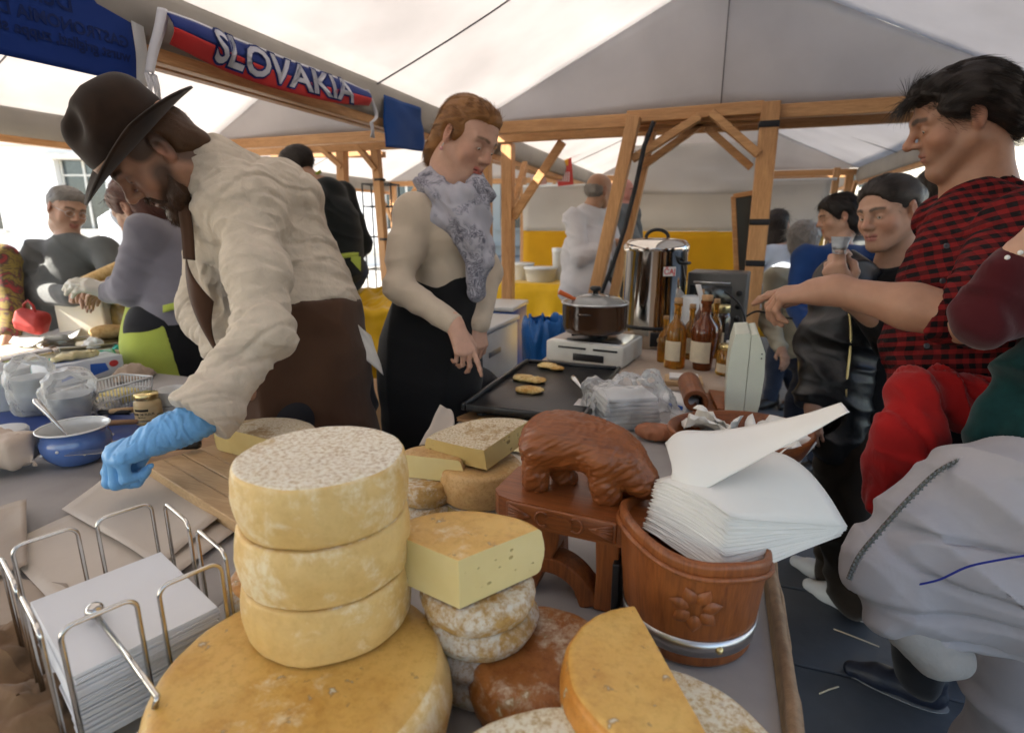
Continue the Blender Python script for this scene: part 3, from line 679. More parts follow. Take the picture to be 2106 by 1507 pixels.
# mould-dusted stack with the wedge on top
sc_ = A((*Z(985, 1478), 0))+fw*.066
for k, nm in enumerate(('bottom', 'second', 'third', 'uppermost')):
    wheel(nm+' small grey-moulded cheese wheel of the stack under the cut wedge', (sc_[0]+.003*n1(k*2.3), sc_[1]+.003*n1(k*3.1), TZ+.003+k*.0345), .066, .0338, ch_grey, ch_grey if k > 1 else ch_grey2, seed=20+k, edge=.008, bulge=.004, group='grey-moulded wheels', rot=(0, 0, k), wobble=.0018, n=56)
wz = TZ+.143; wa = onz(945, 1252, wz)
wheel('large cut cheese wedge with pale paste and orange rind on the moulded stack', (*wa[:2], wz), .116, .060, ch_orange, ch_orange, paste, R(56), R(166), seed=31, edge=.010, bulge=.005, name='cheese_wedge', n=110)
# front right group
wheel('brown-rinded cheese wheel tucked beside the orange half wheel', (-.155, .545, TZ+.002), .085, .07, ch_brown, ch_brown, seed=40, edge=.016)
wheel('golden cheese wheel with white-dusted rind under the orange half wheel', (*(onz(1440, 1480, .92)[:2]+A((-.045, -.075))), TZ+.002), .142, .05, cheese('rind_dusted', (.52, .33, .08), (.60, .42, .13), powder=(.78, .74, .62), amt=.75, ps=46, spots=20), ch_orange, seed=41, n=96)
hc = (onz(1300, 1235, .985)+onz(1452, 1507, .985))/2
hd = onz(1452, 1507, .985)-onz(1300, 1235, .985); ha = math.atan2(hd[1], hd[0]); hr = np.linalg.norm(hd[:2])/2*1.16
hc2 = hc+A((hd[0], hd[1], 0))*.08
o = wheel('orange half cheese wheel with its straight cut facing the carved bucket', (hc2[0], hc2[1], TZ+.0525), hr, .062, ch_orange, ch_orange2, paste, ha+PI, ha+2*PI, seed=42, edge=.012, name='half_cheese', n=110)
wheel('cheese wheel with blotched white rind in front of the half wheel', (*(onz(1150, 1445, .955)[:2]-fw[:2]*.142+rt[:2]*.0), TZ+.001), .142, .085, cheese('rind_blotched', (.50, .34, .10), (.60, .45, .17), powder=(.80, .76, .62), amt=.85, ps=40), ch_pale_side, seed=43, n=96)
# behind the tall stack
wheel('orange cheese wheel with dusted edge half hidden behind the tall stack', (-.535, .575, TZ+.003), .088, .075, ch_orange2, ch_grey, seed=50, edge=.016)
a = onz(872, 1072, .9)[:2]+fw[:2]*.068
wheel('lower powdery cheese wheel beneath a halved pale cheese', (a[0], a[1], TZ+.002), .062, .043, ch_grey, ch_grey, seed=51, wobble=.003)
wheel('upper powdery cheese wheel beneath a halved pale cheese', (a[0]-.003, a[1], TZ+.046), .060, .043, ch_grey, ch_grey, seed=52, wobble=.003)
wheel('halved pale soft cheese on the powdery wheels behind the tall stack', (a[0]+.01, a[1]-.018, TZ+.090), .066, .045, ch_tan, ch_tan, paste, R(5), R(185), seed=53, name='half_cheese', n=80, bulge=.003)
b = onz(985, 1082, .9)[:2]+fw[:2]*.088
wheel('dark green-rinded cheese wheel at the foot of the tan stack', (b[0], b[1], TZ+.002), .077, .045, ch_grey2, cheese('rind_olive', (.20, .15, .05), (.34, .25, .09), powder=(.45, .42, .36), amt=.5, ps=40), seed=54)
wheel('smooth tan cheese wheel standing on the dark green-rinded one', (b[0], b[1], TZ+.049), .077, .066, ch_tan, ch_tan, seed=55, wobble=.0012)
wheel('rough brown-crusted cheese slab laid tilted on the smooth tan wheel', (b[0]+.03, b[1]-.045, TZ+.122), .135, .040, ch_rough, ch_rough, paste2, R(70), R(168), seed=56, name='cheese_wedge', rot=(R(9), R(-3), 0), n=120, edge=.008)
# half of a big grey wheel on the board, by the glove
wheel('half of a broad grey-crusted wheel on the cutting board by the glove', (-.945, .935, TZ+.036), .135, .058, ch_rough, ch_rough, paste2, R(-8), R(172), seed=57, name='half_cheese', n=120, edge=.010)
# ================================================================ cutting board, knife
m_board = wood('board_wood', (.40, .25, .12), (.55, .37, .20), 0, 9, .6, bmp=.3)
m_board2 = wood('dark_board_wood', (.30, .16, .07), (.42, .24, .11), 0, 9, .5)
def board(label, corners, z0, th, mat, strips=0):
    C = [A(c) for c in corners]; c = sum(C)/4; t = thing('cutting_board', label, 'cutting board', (c[0], c[1], z0))
    k = max(1, strips)
    for i in range(k):
        a, b = i/k, (i+1)/k-(.004 if k > 1 else 0); q = [C[0]*(1-a)+C[3]*a-c, C[1]*(1-a)+C[2]*a-c, C[1]*(1-b)+C[2]*b-c, C[0]*(1-b)+C[3]*b-c]
        mb = MB().prism([(v[0], v[1]) for v in q], 0, th-.0008*(i % 2)); me = mb.mesh('strip')
        bm = bmesh.new(); bm.from_mesh(me); bmesh.ops.remove_doubles(bm, verts=bm.verts, dist=1e-5); bmesh.ops.bevel(bm, geom=list(bm.edges), offset=.0016, segments=1, affect='EDGES'); bm.to_mesh(me); bm.free()
        linkmesh('strip' if k > 1 else 'plank', me, mat, t)
    return t
board('striped wooden cutting board under the gloved hand', [(-1.165, .835), (-.775, .705), (-.66, 1.045), (-1.05, 1.175)], TZ+.008, .027, m_board, 9)
board('darker wooden board beside the blue enamel bowl', [(-1.40, .93), (-1.16, .845), (-1.075, 1.06), (-1.315, 1.145)], TZ+.003, .02, m_board2)
m_blade = pm('knife_steel', (.62, .62, .62), .22, 1, var=.15, vs=40, bmp=0)
m_black = pm('black_plastic', (.015, .015, .016), .4)
ka_ = onz(400, 908, TZ+.06); kb_ = onz(200, 936, TZ+.045); kd_ = kb_-ka_
kn = thing('cheese_knife', 'long steel cheese knife gripped in the blue glove', 'knife', ka_+kd_*.40, math.atan2(kd_[1], kd_[0])); kn.scale = (.72, 1, 1)
MB().prism([(0.05, -.014), (.21, -.016), (.245, -.004), (.25, .012), (.05, .016)], -.0008, .0008).obj('blade', m_blade, kn)
MB().tube([(-.13, 0, 0), (-.12, 0, 0), (-.05, 0, 0), (.05, 0, 0)], [.009, .0125, .0105, .0115], 12).obj('handle', m_black, kn)
# ================================================================ enamel bowl, spoon, honey jar
m_enam = pm('blue_enamel', (.085, .165, .42), .16, var=.1, vs=10, bmp=.05, bs=60, spec=.6, coat=.5)
m_enw = pm('white_enamel', (.72, .72, .70), .15, var=.03, bmp=.03, spec=.6, coat=.5)
bo = Z(155, 957, TZ+.012); bo = A((*bo, 0))+fw*.055-rt*.032
t = thing('enamel_bowl', 'round blue enamel bowl with white dots and white inside', 'bowl', (bo[0], bo[1], TZ+.003))
pr = [(.001, .0), (.045, 0), (.050, .004), (.066, .022), (.0725, .042), (.071, .058), (.066, .070), (.068, .078), (.072, .083)]
MB().lathe(pr, 64).obj('shell', m_enam, t, weld=True)
MB().lathe([(.0715, .0842), (.0675, .0775), (.0645, .069), (.068, .056), (.0695, .042), (.064, .025), (.049, .0075), (.001, .004)], 64).obj('lining', m_enw, t, weld=True)
MB().tube([(.0722*math.cos(2*PI*k/64), .0722*math.sin(2*PI*k/64), .0845) for k in range(64)], .0022, 8, closed=True).obj('rim', m_enw, t)
for k in range(9):
    an = 2*PI*k/9+.3; z = .034+.014*(k % 2); r_ = .0712+.001*(z > .04); MB().sphere((r_*math.cos(an), r_*math.sin(an), z), (.0036, .0036, .0036), 10, 6).obj('dot', m_enw, t)
sp = thing('spoon', 'steel spoon leaning in the blue enamel bowl', 'spoon', (bo[0], bo[1], TZ+.03))
a_ = aty(118, 872, bo[1]-.02)-A((bo[0], bo[1], TZ+.03))
e_ = A((.02, -.005, .0)); d_ = nrm(A((-.075, -.02, .105)))
MB().tube([e_, e_+d_*.05, e_+d_*.10, e_+d_*.15, e_+d_*.158], [.003, .003, .0045, .0075, .003], 10).obj('handle', m_blade, sp)
MB().sphere(e_-d_*.012, (.016, .012, .006), 14, 8).obj('spoon_bowl', m_blade, sp)
jo = Z(294, 880); jo = A((*jo, 0))+fw*.035
t = thing('honey_jar', 'small jar of pale honey with gold lid and printed label', 'jar', (jo[0], jo[1], TZ+.003), R(20)); t.scale = (.88,)*3
m_honey = pm('set_honey', (.60, .45, .24), .35, var=.06, sss=.2); m_gold = pm('gold_lid', (.72, .58, .28), .28, .9, var=.1); m_lab = pm('jar_label', (.62, .48, .27), .6, var=.04); m_ink = pm('dark_ink', (.02, .015, .012), .6, bmp=0, var=0)
MB().lathe([(.001, 0), (.034, 0), (.0385, .004), (.039, .012), (.039, .066), (.036, .076), (.031, .081), (.031, .084)], 48).obj('jar_body', m_honey, t, weld=True)
MB().lathe([(.033, .083), (.0345, .084), (.0345, .099), (.033, .101), (.001, .1015)], 48).obj('lid', m_gold, t, weld=True)
lab = MB().grid(lambda u, v: (.0394*math.cos(R(-165)+u*R(150)), .0394*math.sin(R(-165)+u*R(150)), .014+v*.046), 30, 2).obj('label', m_lab, t)
def jarwrap(r, z, a=-90): return lambda x, y, q: ((r+q)*math.cos(R(a)+x/r), (r+q)*math.sin(R(a)+x/r), z+y)
lettering('lettering', 'ECUME DE FLEUR', .0098, jarwrap(.0397, .040), m_ink, lab, bold=.0002, cuts=1)
lettering('lettering', 'Apiculteur', .006, jarwrap(.0397, .031), m_ink, lab)
MB().grid(lambda u, v: (.0397*math.cos(R(-122)+u*R(64)), .0397*math.sin(R(-122)+u*R(64)), .049+v*.008), 16, 1).obj('label_band', m_ink, lab)
# ================================================================ wire napkin holder
m_chrome = pm('chrome_wire', (.60, .58, .55), .16, 1, var=.08, bmp=0)
m_nap = fabric('white_napkin', (.70, .71, .74), weave=700, var=.02, bmp=.12, rough=.85)
HA = R(-21); hl = A((-.648, .410, TZ+.006)); HX, HY, HT = .112, .088, .165
t = thing('napkin_holder', 'square chrome wire napkin holder with tall loops and a ball-ended arm', 'napkin holder', hl, HA)
def loop(a, b, h):
    a = A(a); b = A(b); d = (b-a)/np.linalg.norm(b-a); L = np.linalg.norm(b-a); r_ = .012; pts = [(*a, 0), (*a, h-r_)]
    for k in range(1, 6): q = PI/2*k/6; pts.append((*(a+d*r_*(1-math.cos(q))), h-r_+r_*math.sin(q)))
    pts += [(*(a+d*r_), h), (*(b-d*r_), h)]
    for k in range(1, 6): q = PI/2*k/6; pts.append((*(b-d*r_*(1-math.sin(q))), h-r_+r_*math.cos(q)))
    pts += [(*b, h-r_), (*b, 0)]; return MB().tube(pts, .0026, 8)
for (ax, sg) in (('x', -1), ('x', 1), ('y', -1), ('y', 1)):
    for q in (-1, 1):
        if ax == 'y': loop((q*HX*.12, sg*HY), (q*HX*.86, sg*HY), HT).obj('wire_loop', m_chrome, t)
        else: loop((sg*HX, q*HY*.12), (sg*HX, q*HY*.86), HT).obj('wire_loop', m_chrome, t)
for y in (-HY, 0, HY): MB().tube([(-HX, y, .002), (HX, y, .002)], .0026, 8).obj('base_wire', m_chrome, t)
for x in (-HX, HX): MB().tube([(x, -HY, .006), (x, HY, .006)], .0026, 8).obj('base_wire', m_chrome, t)
a_ = onz(190, 1232, 1.0); b_ = onz(318, 1398, 1.0); Mi = Matrix.Translation(Vector(hl)) @ Matrix.Rotation(HA, 4, 'Z'); Mi = Mi.inverted()
la = Mi @ Vector(a_); lb = Mi @ Vector(b_)
la.z = .105; lb.z = .105
arm = MB().tube([la, lb, lb+Vector((0, -.004, -.01))], .0030, 8).obj('weight_arm', m_chrome, t); MB().sphere(la+Vector((0, 0, .004)), .010, 20, 12).obj('ball', m_chrome, arm)
ns = thing('napkin_stack', 'thick stack of white paper napkins inside the chrome wire holder', 'napkins', (hl[0], hl[1], hl[2]+.009), HA)
nm_ = []
for k in range(3):
    mb = MB(); mb.box((0, 0, 0), (.186, .146, .0021), r=.0008, seg=1, smooth=False); nm_.append(mb.mesh('napkin'))
for k in range(36):
    linkmesh('napkin', nm_[k % 3], m_nap, ns, (random.uniform(-.0022, .0022), random.uniform(-.0022, .0022), .0012+k*.0024), (random.uniform(-.002, .002), random.uniform(-.002, .002), random.uniform(-.02, .02)))
# ================================================================ carved bear stand with napkin bucket
m_carve = wood('carved_wood', (.12, .030, .006), (.30, .088, .019), 0, 9, .46, coat=.15, bmp=.4)
m_carvez = wood('carved_wood_upright', (.14, .036, .007), (.33, .100, .022), 2, 9, .46, coat=.15, bmp=.4)
bs_ = A((-.165, .775, TZ+.002)); BR = R(-4)
t = thing('carved_bear_stand', 'carved wooden stand with a walking bear above an openwork side', 'carving', bs_, BR)
ZP = .118                                                     # plank underside above the counter
def carve(o, w_=.0015, seg=2):
    q = o.modifiers.new('bevel', 'BEVEL'); q.width = w_; q.segments = seg; q.limit_method = 'ANGLE'; q.angle_limit = R(40); return o
# plank: long board with a rounded outer end
pl = [(-.125, -.035), (-.112, -.052), (-.085, -.060), (.105, -.060), (.105, .085), (-.085, .085), (-.112, .075), (-.125, .055)]
carve(MB().prism(pl, ZP, ZP+.038).obj('plank', m_carve, t), .005)
fr_ = MB().box((-.012, -.0615, ZP+.021), (.165, .006, .032), r=.002).obj('frieze', m_carve, t)
for k, x in enumerate((-.012,)):
    carve(MB().prism([(x+.020*math.cos(a), .010*math.sin(a)) for a in np.linspace(0, 2*PI, 24, False)], 0, .004, M=lambda x_, y_, z_: (x_, -.0645-z_, ZP+.021+y_)).obj('oval_boss', m_carve, fr_), .002)
for sx in (-1, 1):
    MB().tube([(-.012+sx*(.026+.009*math.cos(a)), -.0655, ZP+.021+.011*math.sin(a)) for a in np.linspace(-2.4, 2.4, 16)], .0022, 6).obj('scroll_ring', m_carve, fr_)
    for q in range(5):
        z0 = ZP+.010+q*.0055; MB().tube([(-.012+sx*.044, -.0655, ZP+.021), (-.012+sx*.078, -.0655, z0)], [.0015, .003], 6).obj('fan_rib', m_carve, fr_)
# openwork side: scrolling legs cut from board (S-shaped)
def ribbon(name, pts, wd, y0, y1, mat):
    pts = [A(p, float)*A((1, ZP/.145)) for p in pts]; L, Rr = [], []
    for i, p in enumerate(pts):
        d = nrm(pts[min(i+1, len(pts)-1)]-pts[max(i-1, 0)]); n_ = A((-d[1], d[0])); w2 = wd[i] if hasattr(wd, '__len__') else wd
        L.append(p+n_*w2/2); Rr.append(p-n_*w2/2)
    mb = MB(); n_ = len(pts)
    vs = [(q[0], y0, q[1]) for q in L]+[(q[0], y0, q[1]) for q in Rr]+[(q[0], y1, q[1]) for q in L]+[(q[0], y1, q[1]) for q in Rr]
    fs = []
    for i in range(n_-1):
        fs += [(i, i+1, n_+i+1, n_+i), (2*n_+i, 3*n_+i, 3*n_+i+1, 2*n_+i+1), (i, 2*n_+i, 2*n_+i+1, i+1), (n_+i, n_+i+1, 3*n_+i+1, 3*n_+i)]
    fs += [(0, n_, 3*n_, 2*n_), (n_-1, 3*n_-1, 4*n_-1, 2*n_-1)]
    return carve(mb.add(vs, fs, 0, False).obj(name, mat, t), .0035)
def bez(P0, P1, P2, P3, n=12):
    P0, P1, P2, P3 = map(A, (P0, P1, P2, P3)); return [P0*(1-u)**3+3*P1*u*(1-u)**2+3*P2*u*u*(1-u)+P3*u**3 for u in np.linspace(0, 1, n)]
ribbon('scroll_leg', bez((-.060, .145), (-.125, .150), (-.128, .085), (-.072, .088), 16)+bez((-.072, .088), (-.050, .092), (-.050, .128), (-.082, .122), 10)[1:], [.024]*14+[.02]*11, -.045, -.005, m_carvez)
ribbon('scroll_leg', bez((-.035, .145), (-.025, .10), (-.055, .07), (-.060, .05), 12)+bez((-.060, .05), (-.066, .03), (-.07, .01), (-.078, 0), 8)[1:], [.030]*10+[.034]*9, -.046, -.006, m_carvez)
ribbon('scroll_leg', bez((-.052, .062), (-.02, .075), (.012, .055), (.025, .02), 14)+bez((.025, .02), (.028, .01), (.03, .005), (.032, 0), 5)[1:], [.026]*12+[.03]*6, -.047, -.007, m_carvez)
ribbon('upright', [(.055, 0), (.055, .07), (.055, .145)], [.036, .030, .036], -.048, -.004, m_carvez)
ribbon('upright', [(-.055, 0), (-.055, .07), (-.055, .145)], [.034, .028, .034], .048, .075, m_carvez)
ribbon('upright', [(.055, 0), (.055, .07), (.055, .145)], [.036, .030, .036], .049, .076, m_carvez)
# bear
s = Sdf(.0026); z0 = ZP+.038
E_ = lambda c, r, M=None, k=.022: s.ell(A(c)+A((0, .012, z0)), r, M, k)
Cn = lambda a, b, ra, rb, k=.018: s.cone(A(a)+A((0, .012, z0)), A(b)+A((0, .012, z0)), ra, rb, k)
E_((-.055, 0, .075), (.048, .040, .045)); E_((-.005, 0, .080), (.062, .040, .042)); E_((.040, 0, .074), (.045, .038, .040)); E_((-.025, 0, .095), (.05, .03, .03))
E_((.072, -.002, .052), (.034, .026, .028), eul(0, 35, 0)); E_((.090, -.004, .036), (.022, .020, .022)); Cn((.095, -.004, .030), (.112, -.006, .018), .014, .009)
E_((.074, -.018, .074), (.008, .006, .009)); E_((.074, .012, .074), (.008, .006, .009))
for (x, y, dx) in ((-.070, -.020, -.004), (-.050, .020, .012), (.034, -.020, .006), (.052, .020, .012)):
    Cn((x, y, .06), (x+dx*.5, y*1.05, .028), .026, .017); Cn((x+dx*.5, y*1.05, .028), (x+dx, y*1.05, .007), .017, .0135); Cn((x+dx, y*1.05, .006), (x+dx+.014, y*1.05, .006), .0125, .009)
P_, Q_ = s.build(); P_ = relax(P_, Q_, 1); N_ = vnormals(P_, Q_)
g = vnoise(np.c_[P_[:, 0]*28+P_[:, 2]*30, P_[:, 1]*420, P_[:, 2]*300-P_[:, 0]*190]+60); P_ = P_+N_*((g-.5)*.0036)[:, None]
P_[:, 2] = np.maximum(P_[:, 2], z0-.001)
P_ = (P_-A((0, .012, z0)))*A((.98, .98, .95))+A((0, .012, z0))
be = linkmesh('bear_figure', meshPQ('bear_figure', P_, Q_), m_carve, t)
# bucket with carved flower, steel band
bk = A((.0, .735, TZ+.002))
t = thing('carved_bucket', 'carved wooden napkin bucket with flower relief and a steel band', 'bucket', bk)
def bwob(a, r, z): return (r, z+(.0 if z < .12 else .022*max(0, math.cos(a-R(205)))**3-.026*max(0, math.cos(a-R(20)))**2))
MB().lathe([(.001, .004), (.083, .004), (.085, .008), (.086, .030), (.089, .05), (.0945, .11), (.0985, .142), (.0995, .152), (.0985, .158), (.093, .160), (.0895, .156), (.086, .12), (.08, .03), (.075, .014), (.001, .012)], 72, wob=bwob).obj('staves', m_carvez, t, weld=True)
MB().tube([((.0995)*math.cos(a), .0995*math.sin(a), bwob(a, 0, .140)[1]) for a in np.linspace(0, 2*PI, 72, False)], .0042, 8, closed=True).obj('rim_moulding', m_carvez, t)
MB().lathe([(.0868, .022), (.0884, .022), (.0905, .046), (.0888, .046)], 72).obj('steel_band', m_steel, t)
bd_ = MB().sphere((.090*math.cos(R(-62)), .090*math.sin(R(-62)), .034), .005, 12, 8).obj('brass_stud', m_gold, t)
fa = R(-84)
for k in range(7):
    an = 2*PI*k/7+.2; mb = MB()
    def fn(u, v):
        r_ = .008+.026*u; wv = .0095*math.sin(PI*u**.8)*(2*v-1); x = r_*math.cos(an)-wv*math.sin(an); y = r_*math.sin(an)+wv*math.cos(an)
        hgt = .0035*math.sin(PI*u)*(1-(2*v-1)**2)-.0006; zz = .094+y; R_ = .0868+.0105*(zz-.03)/.11+hgt+.0022; q = fa+x/R_
        return (R_*math.cos(q), R_*math.sin(q), zz)
    mb.grid(fn, 12, 8).obj('petal', m_carvez, t)
MB().box((-.098, .0, .05), (.010, .05, .08), r=.002).obj('bracket', m_black, t)
# napkins fanned out of the bucket
m_nap2 = fabric('cream_napkin', (.78, .76, .71), weave=600, var=.02, bmp=.2, rough=.9)
Tc = [dep(1350, 985, .80), dep(1585, 925, .93), dep(1742, 1085, .84), dep(1500, 1065, .725)]
Bc = [dep(1322, 1085, .765), dep(1592, 1140, .85), dep(1730, 1098, .835), dep(1485, 1195, .690)]
ns = thing('napkin_stack', 'fan of cream paper napkins standing in the carved bucket', 'napkins', (bk[0], bk[1], bk[2]+.1)); no_ = A((bk[0], bk[1], bk[2]+.1))
NN = 44
for k in range(NN):
    f = k/(NN-1); C = [a*(1-f)+b*f for a, b in zip(Tc, Bc)]; sd_ = random.random()*9
    def fn(u, v, C=C, sd_=sd_, f=f):
        p = C[0]*(1-u)*(1-v)+C[1]*(1-u)*v+C[2]*u*v+C[3]*u*(1-v)
        b_ = math.sin(PI*u)*math.sin(PI*v*.5+.3); return p-no_+A((0, 0, .028*b_*(1-f*.7)+.0016*n1(u*5+sd_, v*5, sd_)))+rt*(.003*n1(sd_, v*2)*(1-v))+A((0, 0, -.004*n1(sd_*3, u*3)))*(u > .95)
    MB().grid(fn, 10, 10).obj('napkin', m_nap2, ns, solid=.0012)
# loose napkin thrown on top
up_ = [(1368, 915, .84), (1400, 888, .845), (1470, 886, .85), (1560, 872, .85), (1650, 852, .84), (1730, 828, .83)]
lo_ = [(1378, 985, .80), (1425, 1010, .775), (1490, 985, .775), (1565, 945, .785), (1655, 893, .80), (1728, 845, .82)]
Uu = [dep(*q) for q in up_]; Ll = [dep(*q) for q in lo_]
def cr(P, u):
    x = u*(len(P)-1); i = min(int(x), len(P)-2); f = x-i; p0, p1, p2, p3 = P[max(i-1, 0)], P[i], P[i+1], P[min(i+2, len(P)-1)]
    return .5*((2*p1)+(p2-p0)*f+(2*p0-5*p1+4*p2-p3)*f*f+(3*p1-p0-3*p2+p3)*f**3)
def fn(u, v): p = cr(Uu, u)*(1-v)+cr(Ll, u)*v; return p-no_+fw*(-.022*math.sin(PI*v))+A((0, 0, .003*n1(u*4, v*3, 8)))
lo = tag(MB().grid(fn, 40, 16).obj('napkin', m_nap2, None, no_, solid=.0012), 'single white napkin lifted to a point above the fanned stack', 'napkin')
# ================================================================ left end of the counter: packing things
m_white = pm('white_plastic', (.70, .71, .71), .35, var=.04, bmp=.03)
m_foam = pm('white_foam', (.74, .74, .73), .7, var=.03, bmp=.2, bs=400)
m_film = filmm('clear_film'); m_film2 = filmm('cloudy_film', op=.32, rough=.2)
m_blue = pm('blue_mat', (.03, .06, .22), .5, var=.1)
def L_(px, py, z=TZ, back=0): return A((*onz(px, py, z)[:2], 0))+fw*back
sheet('blue_mat', 'dark blue mat under the cups and the plastic basket', 'mat', [Z(-60, 950), Z(330, 905), Z(310, 820), Z(-60, 850)], TZ+.004, m_blue, curl=.002)
# ribbed cups nested in clear bags
def cups(label, c, n, r0, r1, h, tilt, up=True):
    t = thing('cup_stack', label, 'cups', c); t.rotation_euler = tilt
    me = MB().lathe([(r0*.92, .002), (r0, .0), (r1, h), (r1+.002, h+.001), (r1-.001, h), (r0-.002, .004), (.001, .003)], 28).mesh('cup', True)
    for k in range(n): linkmesh('cup', me, m_white, t, (0, 0, .002+k*.0085))
    s = Sdf(.006); s.cone((0, 0, .035), (0, 0, h+n*.0085), r0+.02, r1+.014, .03); s.cone((0, 0, h+n*.0085), (.03, .01, h+n*.0085+.03), .03, .012, .04); P_, Q_ = s.build(); N_ = vnormals(P_, Q_)
    P_ = folds(P_, N_, (.3, .2, 1), 45, 22, .014, 4+n); P_[:, 2] = np.maximum(P_[:, 2], .0005)
    linkmesh('bag', meshPQ('bag', P_, Q_), m_film, t); return t
cups('clear bag of nested white cups standing beside the glove box', A((*onz(55, 862, TZ)[:2], TZ+.006))+fw*.04, 5, .034, .046, .075, (0, 0, 0))
cups('clear bag of nested white cups lying next to the enamel bowl', A((*onz(130, 885, TZ)[:2], TZ+.008))+fw*.045, 4, .036, .052, .055, (0, 0, 1))
t = thing('plastic_tub', 'white plastic tub at the counter end by the foil roll', 'tub', L_(-12, 850, TZ, .05)+A((0, 0, TZ+.003)))
MB().lathe([(.001, 0), (.055, 0), (.058, .004), (.072, .12), (.075, .121), (.075, .128), (.070, .128), (.055, .01), (.001, .008)], 40).obj('tub_body', m_white, t)
t = thing('white_disc', 'round white plastic cover lying beside the wrapped package', 'cover', L_(8, 893, TZ+.01)+A((0, 0, TZ+.006)))
MB().lathe([(.001, .0), (.050, 0), (.053, .003), (.053, .016), (.05, .019), (.001, .0195)], 40).obj('lid_top', m_white, t); MB().lathe([(.0532, .002), (.0545, .004), (.0545, .014), (.0532, .015)], 40).obj('grip_ring', m_white, t)
# glove box
m_card = pm('box_card', (.62, .66, .72), .5, var=.04); m_cblue = pm('box_blue', (.03, .12, .50), .5, var=.05); m_cred = pm('box_red', (.55, .05, .05), .5, var=.05)
g0 = onz(105, 800, TZ)[:2]; g1 = onz(258, 768, TZ)[:2]; gd = g1-g0; gl = np.linalg.norm(gd); ga = math.atan2(gd[1], gd[0])
gc = (g0+g1)/2+A((-math.sin(ga), math.cos(ga)))*.06
t = thing('glove_box', 'white and blue cardboard box of disposable gloves', 'box', (*gc, TZ+.003), ga)
MB().box((0, 0, .036), (gl, .12, .072), r=.002).obj('carton', m_card, t)
for x, w_ in ((-.36, .20), (.02, .26)): MB().prism([(gl*x, .0), (gl*(x+w_), .012), (gl*(x+w_*.86), .040), (gl*(x+.02), .046)], 0, .001, M=lambda a, b, z: (a, -.0602-z, .012+b)).obj('blue_panel', m_cblue, t)
MB().prism([(gl*.36+.016*math.cos(a), .012*math.sin(a)) for a in np.linspace(0, 2*PI, 20, False)], 0, .001, M=lambda a, b, z: (a, -.0602-z, .045+b)).obj('red_roundel', m_cred, t)
MB().lathe([(.02, .0725), (.05, .0735)], 24, c=(-.02, 0, 0), sq=(1.3, .6)).obj('opening', m_cblue, t)
s = Sdf(.005); s.ell((-.03, .0, .085), (.05, .025, .016)); s.ell((.02, .005, .082), (.04, .02, .012)); s.cone((.03, 0, .08), (.08, .02, .08), .012, .006); P_, Q_ = s.build(); N_ = vnormals(P_, Q_); P_ = folds(P_, N_, (1, .3, 0), 60, 40, .012, 3)
linkmesh('glove', meshPQ('glove', P_, Q_), pm('latex', (.60, .52, .30), .5, var=.1, sss=.1), t)
# striped green bag roll, foil roll
m, nt_, b_ = newmat('green_bag_roll'); wv = nd(nt_, 'ShaderNodeTexWave'); wv.inputs['Scale'].default_value = 4; wv.inputs['Distortion'].default_value = 1.5; nt_.links.new(coords(nt_), wv.inputs['Vector'])
nt_.links.new(ramp(nt_, wv.outputs['Fac'], [(.3, (.02, .36, .30)), (.62, (.06, .42, .36)), (.8, (.35, .62, .58))]), b_.inputs['Base Color']); b_.inputs['Roughness'].default_value = .25; bump(nt_, b_, noise(nt_, coords(nt_), 50, 3), .4, .004); MATS['green_bag_roll'] = m
r0 = A((*onz(10, 800, TZ)[:2], 0)); r1 = A((*onz(198, 765, TZ)[:2], 0)); rd = r1-r0; rl = np.linalg.norm(rd)
t = thing('bag_roll', 'shiny turquoise striped roll of plastic bags', 'roll', (*((r0+r1)/2)[:2]+A((-.035, .10)), TZ+.003), math.atan2(rd[1], rd[0]))
MB().tube([(x, 0, .034+.0006*n1(x*40)) for x in np.linspace(-rl/2, rl/2, 18)], .034, 28).obj('roll', MATS['green_bag_roll'], t)
MB().grid(lambda u, v: (rl/2-.01+v*.05, -.01+.03*u, .05+.03*v+.012*n1(u*3, v*3)), 6, 8).obj('loose_end', MATS['green_bag_roll'], t, solid=.001)
m_foil = pm('foil', (.75, .75, .75), .18, 1, var=.1, bmp=.4, bs=60, bd=.004)
f0 = onz(-30, 775, TZ)[:2]; f1 = onz(82, 748, TZ)[:2]; fd = f1-f0
t = thing('foil_roll', 'silver roll of cling film in front of the olive-print table', 'roll', (*((f0+f1)/2+A((-.05, .07))), TZ+.003), math.atan2(fd[1], fd[0]))
MB().tube([(x, 0, .026) for x in np.linspace(-.13, .13, 8)], .026, 24).obj('film', m_foil, t); MB().tube([(-.145, 0, .026), (.145, 0, .026)], .017, 20).obj('core', m_card, t)
# white basket with butter packs
k0 = onz(205, 862, TZ)[:2]; k1 = onz(322, 822, TZ)[:2]; kd = k1-k0; ka = math.atan2(kd[1], kd[0]); kl = np.linalg.norm(kd); kc = (k0+k1)/2+A((-math.sin(ka), math.cos(ka)))*.065
t = thing('plastic_basket', 'small white slotted plastic basket holding butter packs', 'basket', (*kc, TZ+.003), ka)
W_, D_, Hh = kl/2, .062, .075
MB().box((0, 0, .003), (2*W_*.9, 2*D_*.9, .005), r=.001).obj('base', m_white, t)
for sx, sy, ln in ((0, -1, W_), (0, 1, W_), (-1, 0, D_), (1, 0, D_)):
    n_ = max(5, int(ln*2/.0115))
    for k in range(n_+1):
        u = -1+2*k/n_; e = .9
        if sy: a_, b_ = (u*W_*e, sy*D_*e, .004), (u*W_, sy*D_, Hh)
        else: a_, b_ = (sx*W_*e, u*D_*e, .004), (sx*W_, u*D_, Hh)
        MB().tube([a_, b_], .0019, 5).obj('slat', m_white, t)
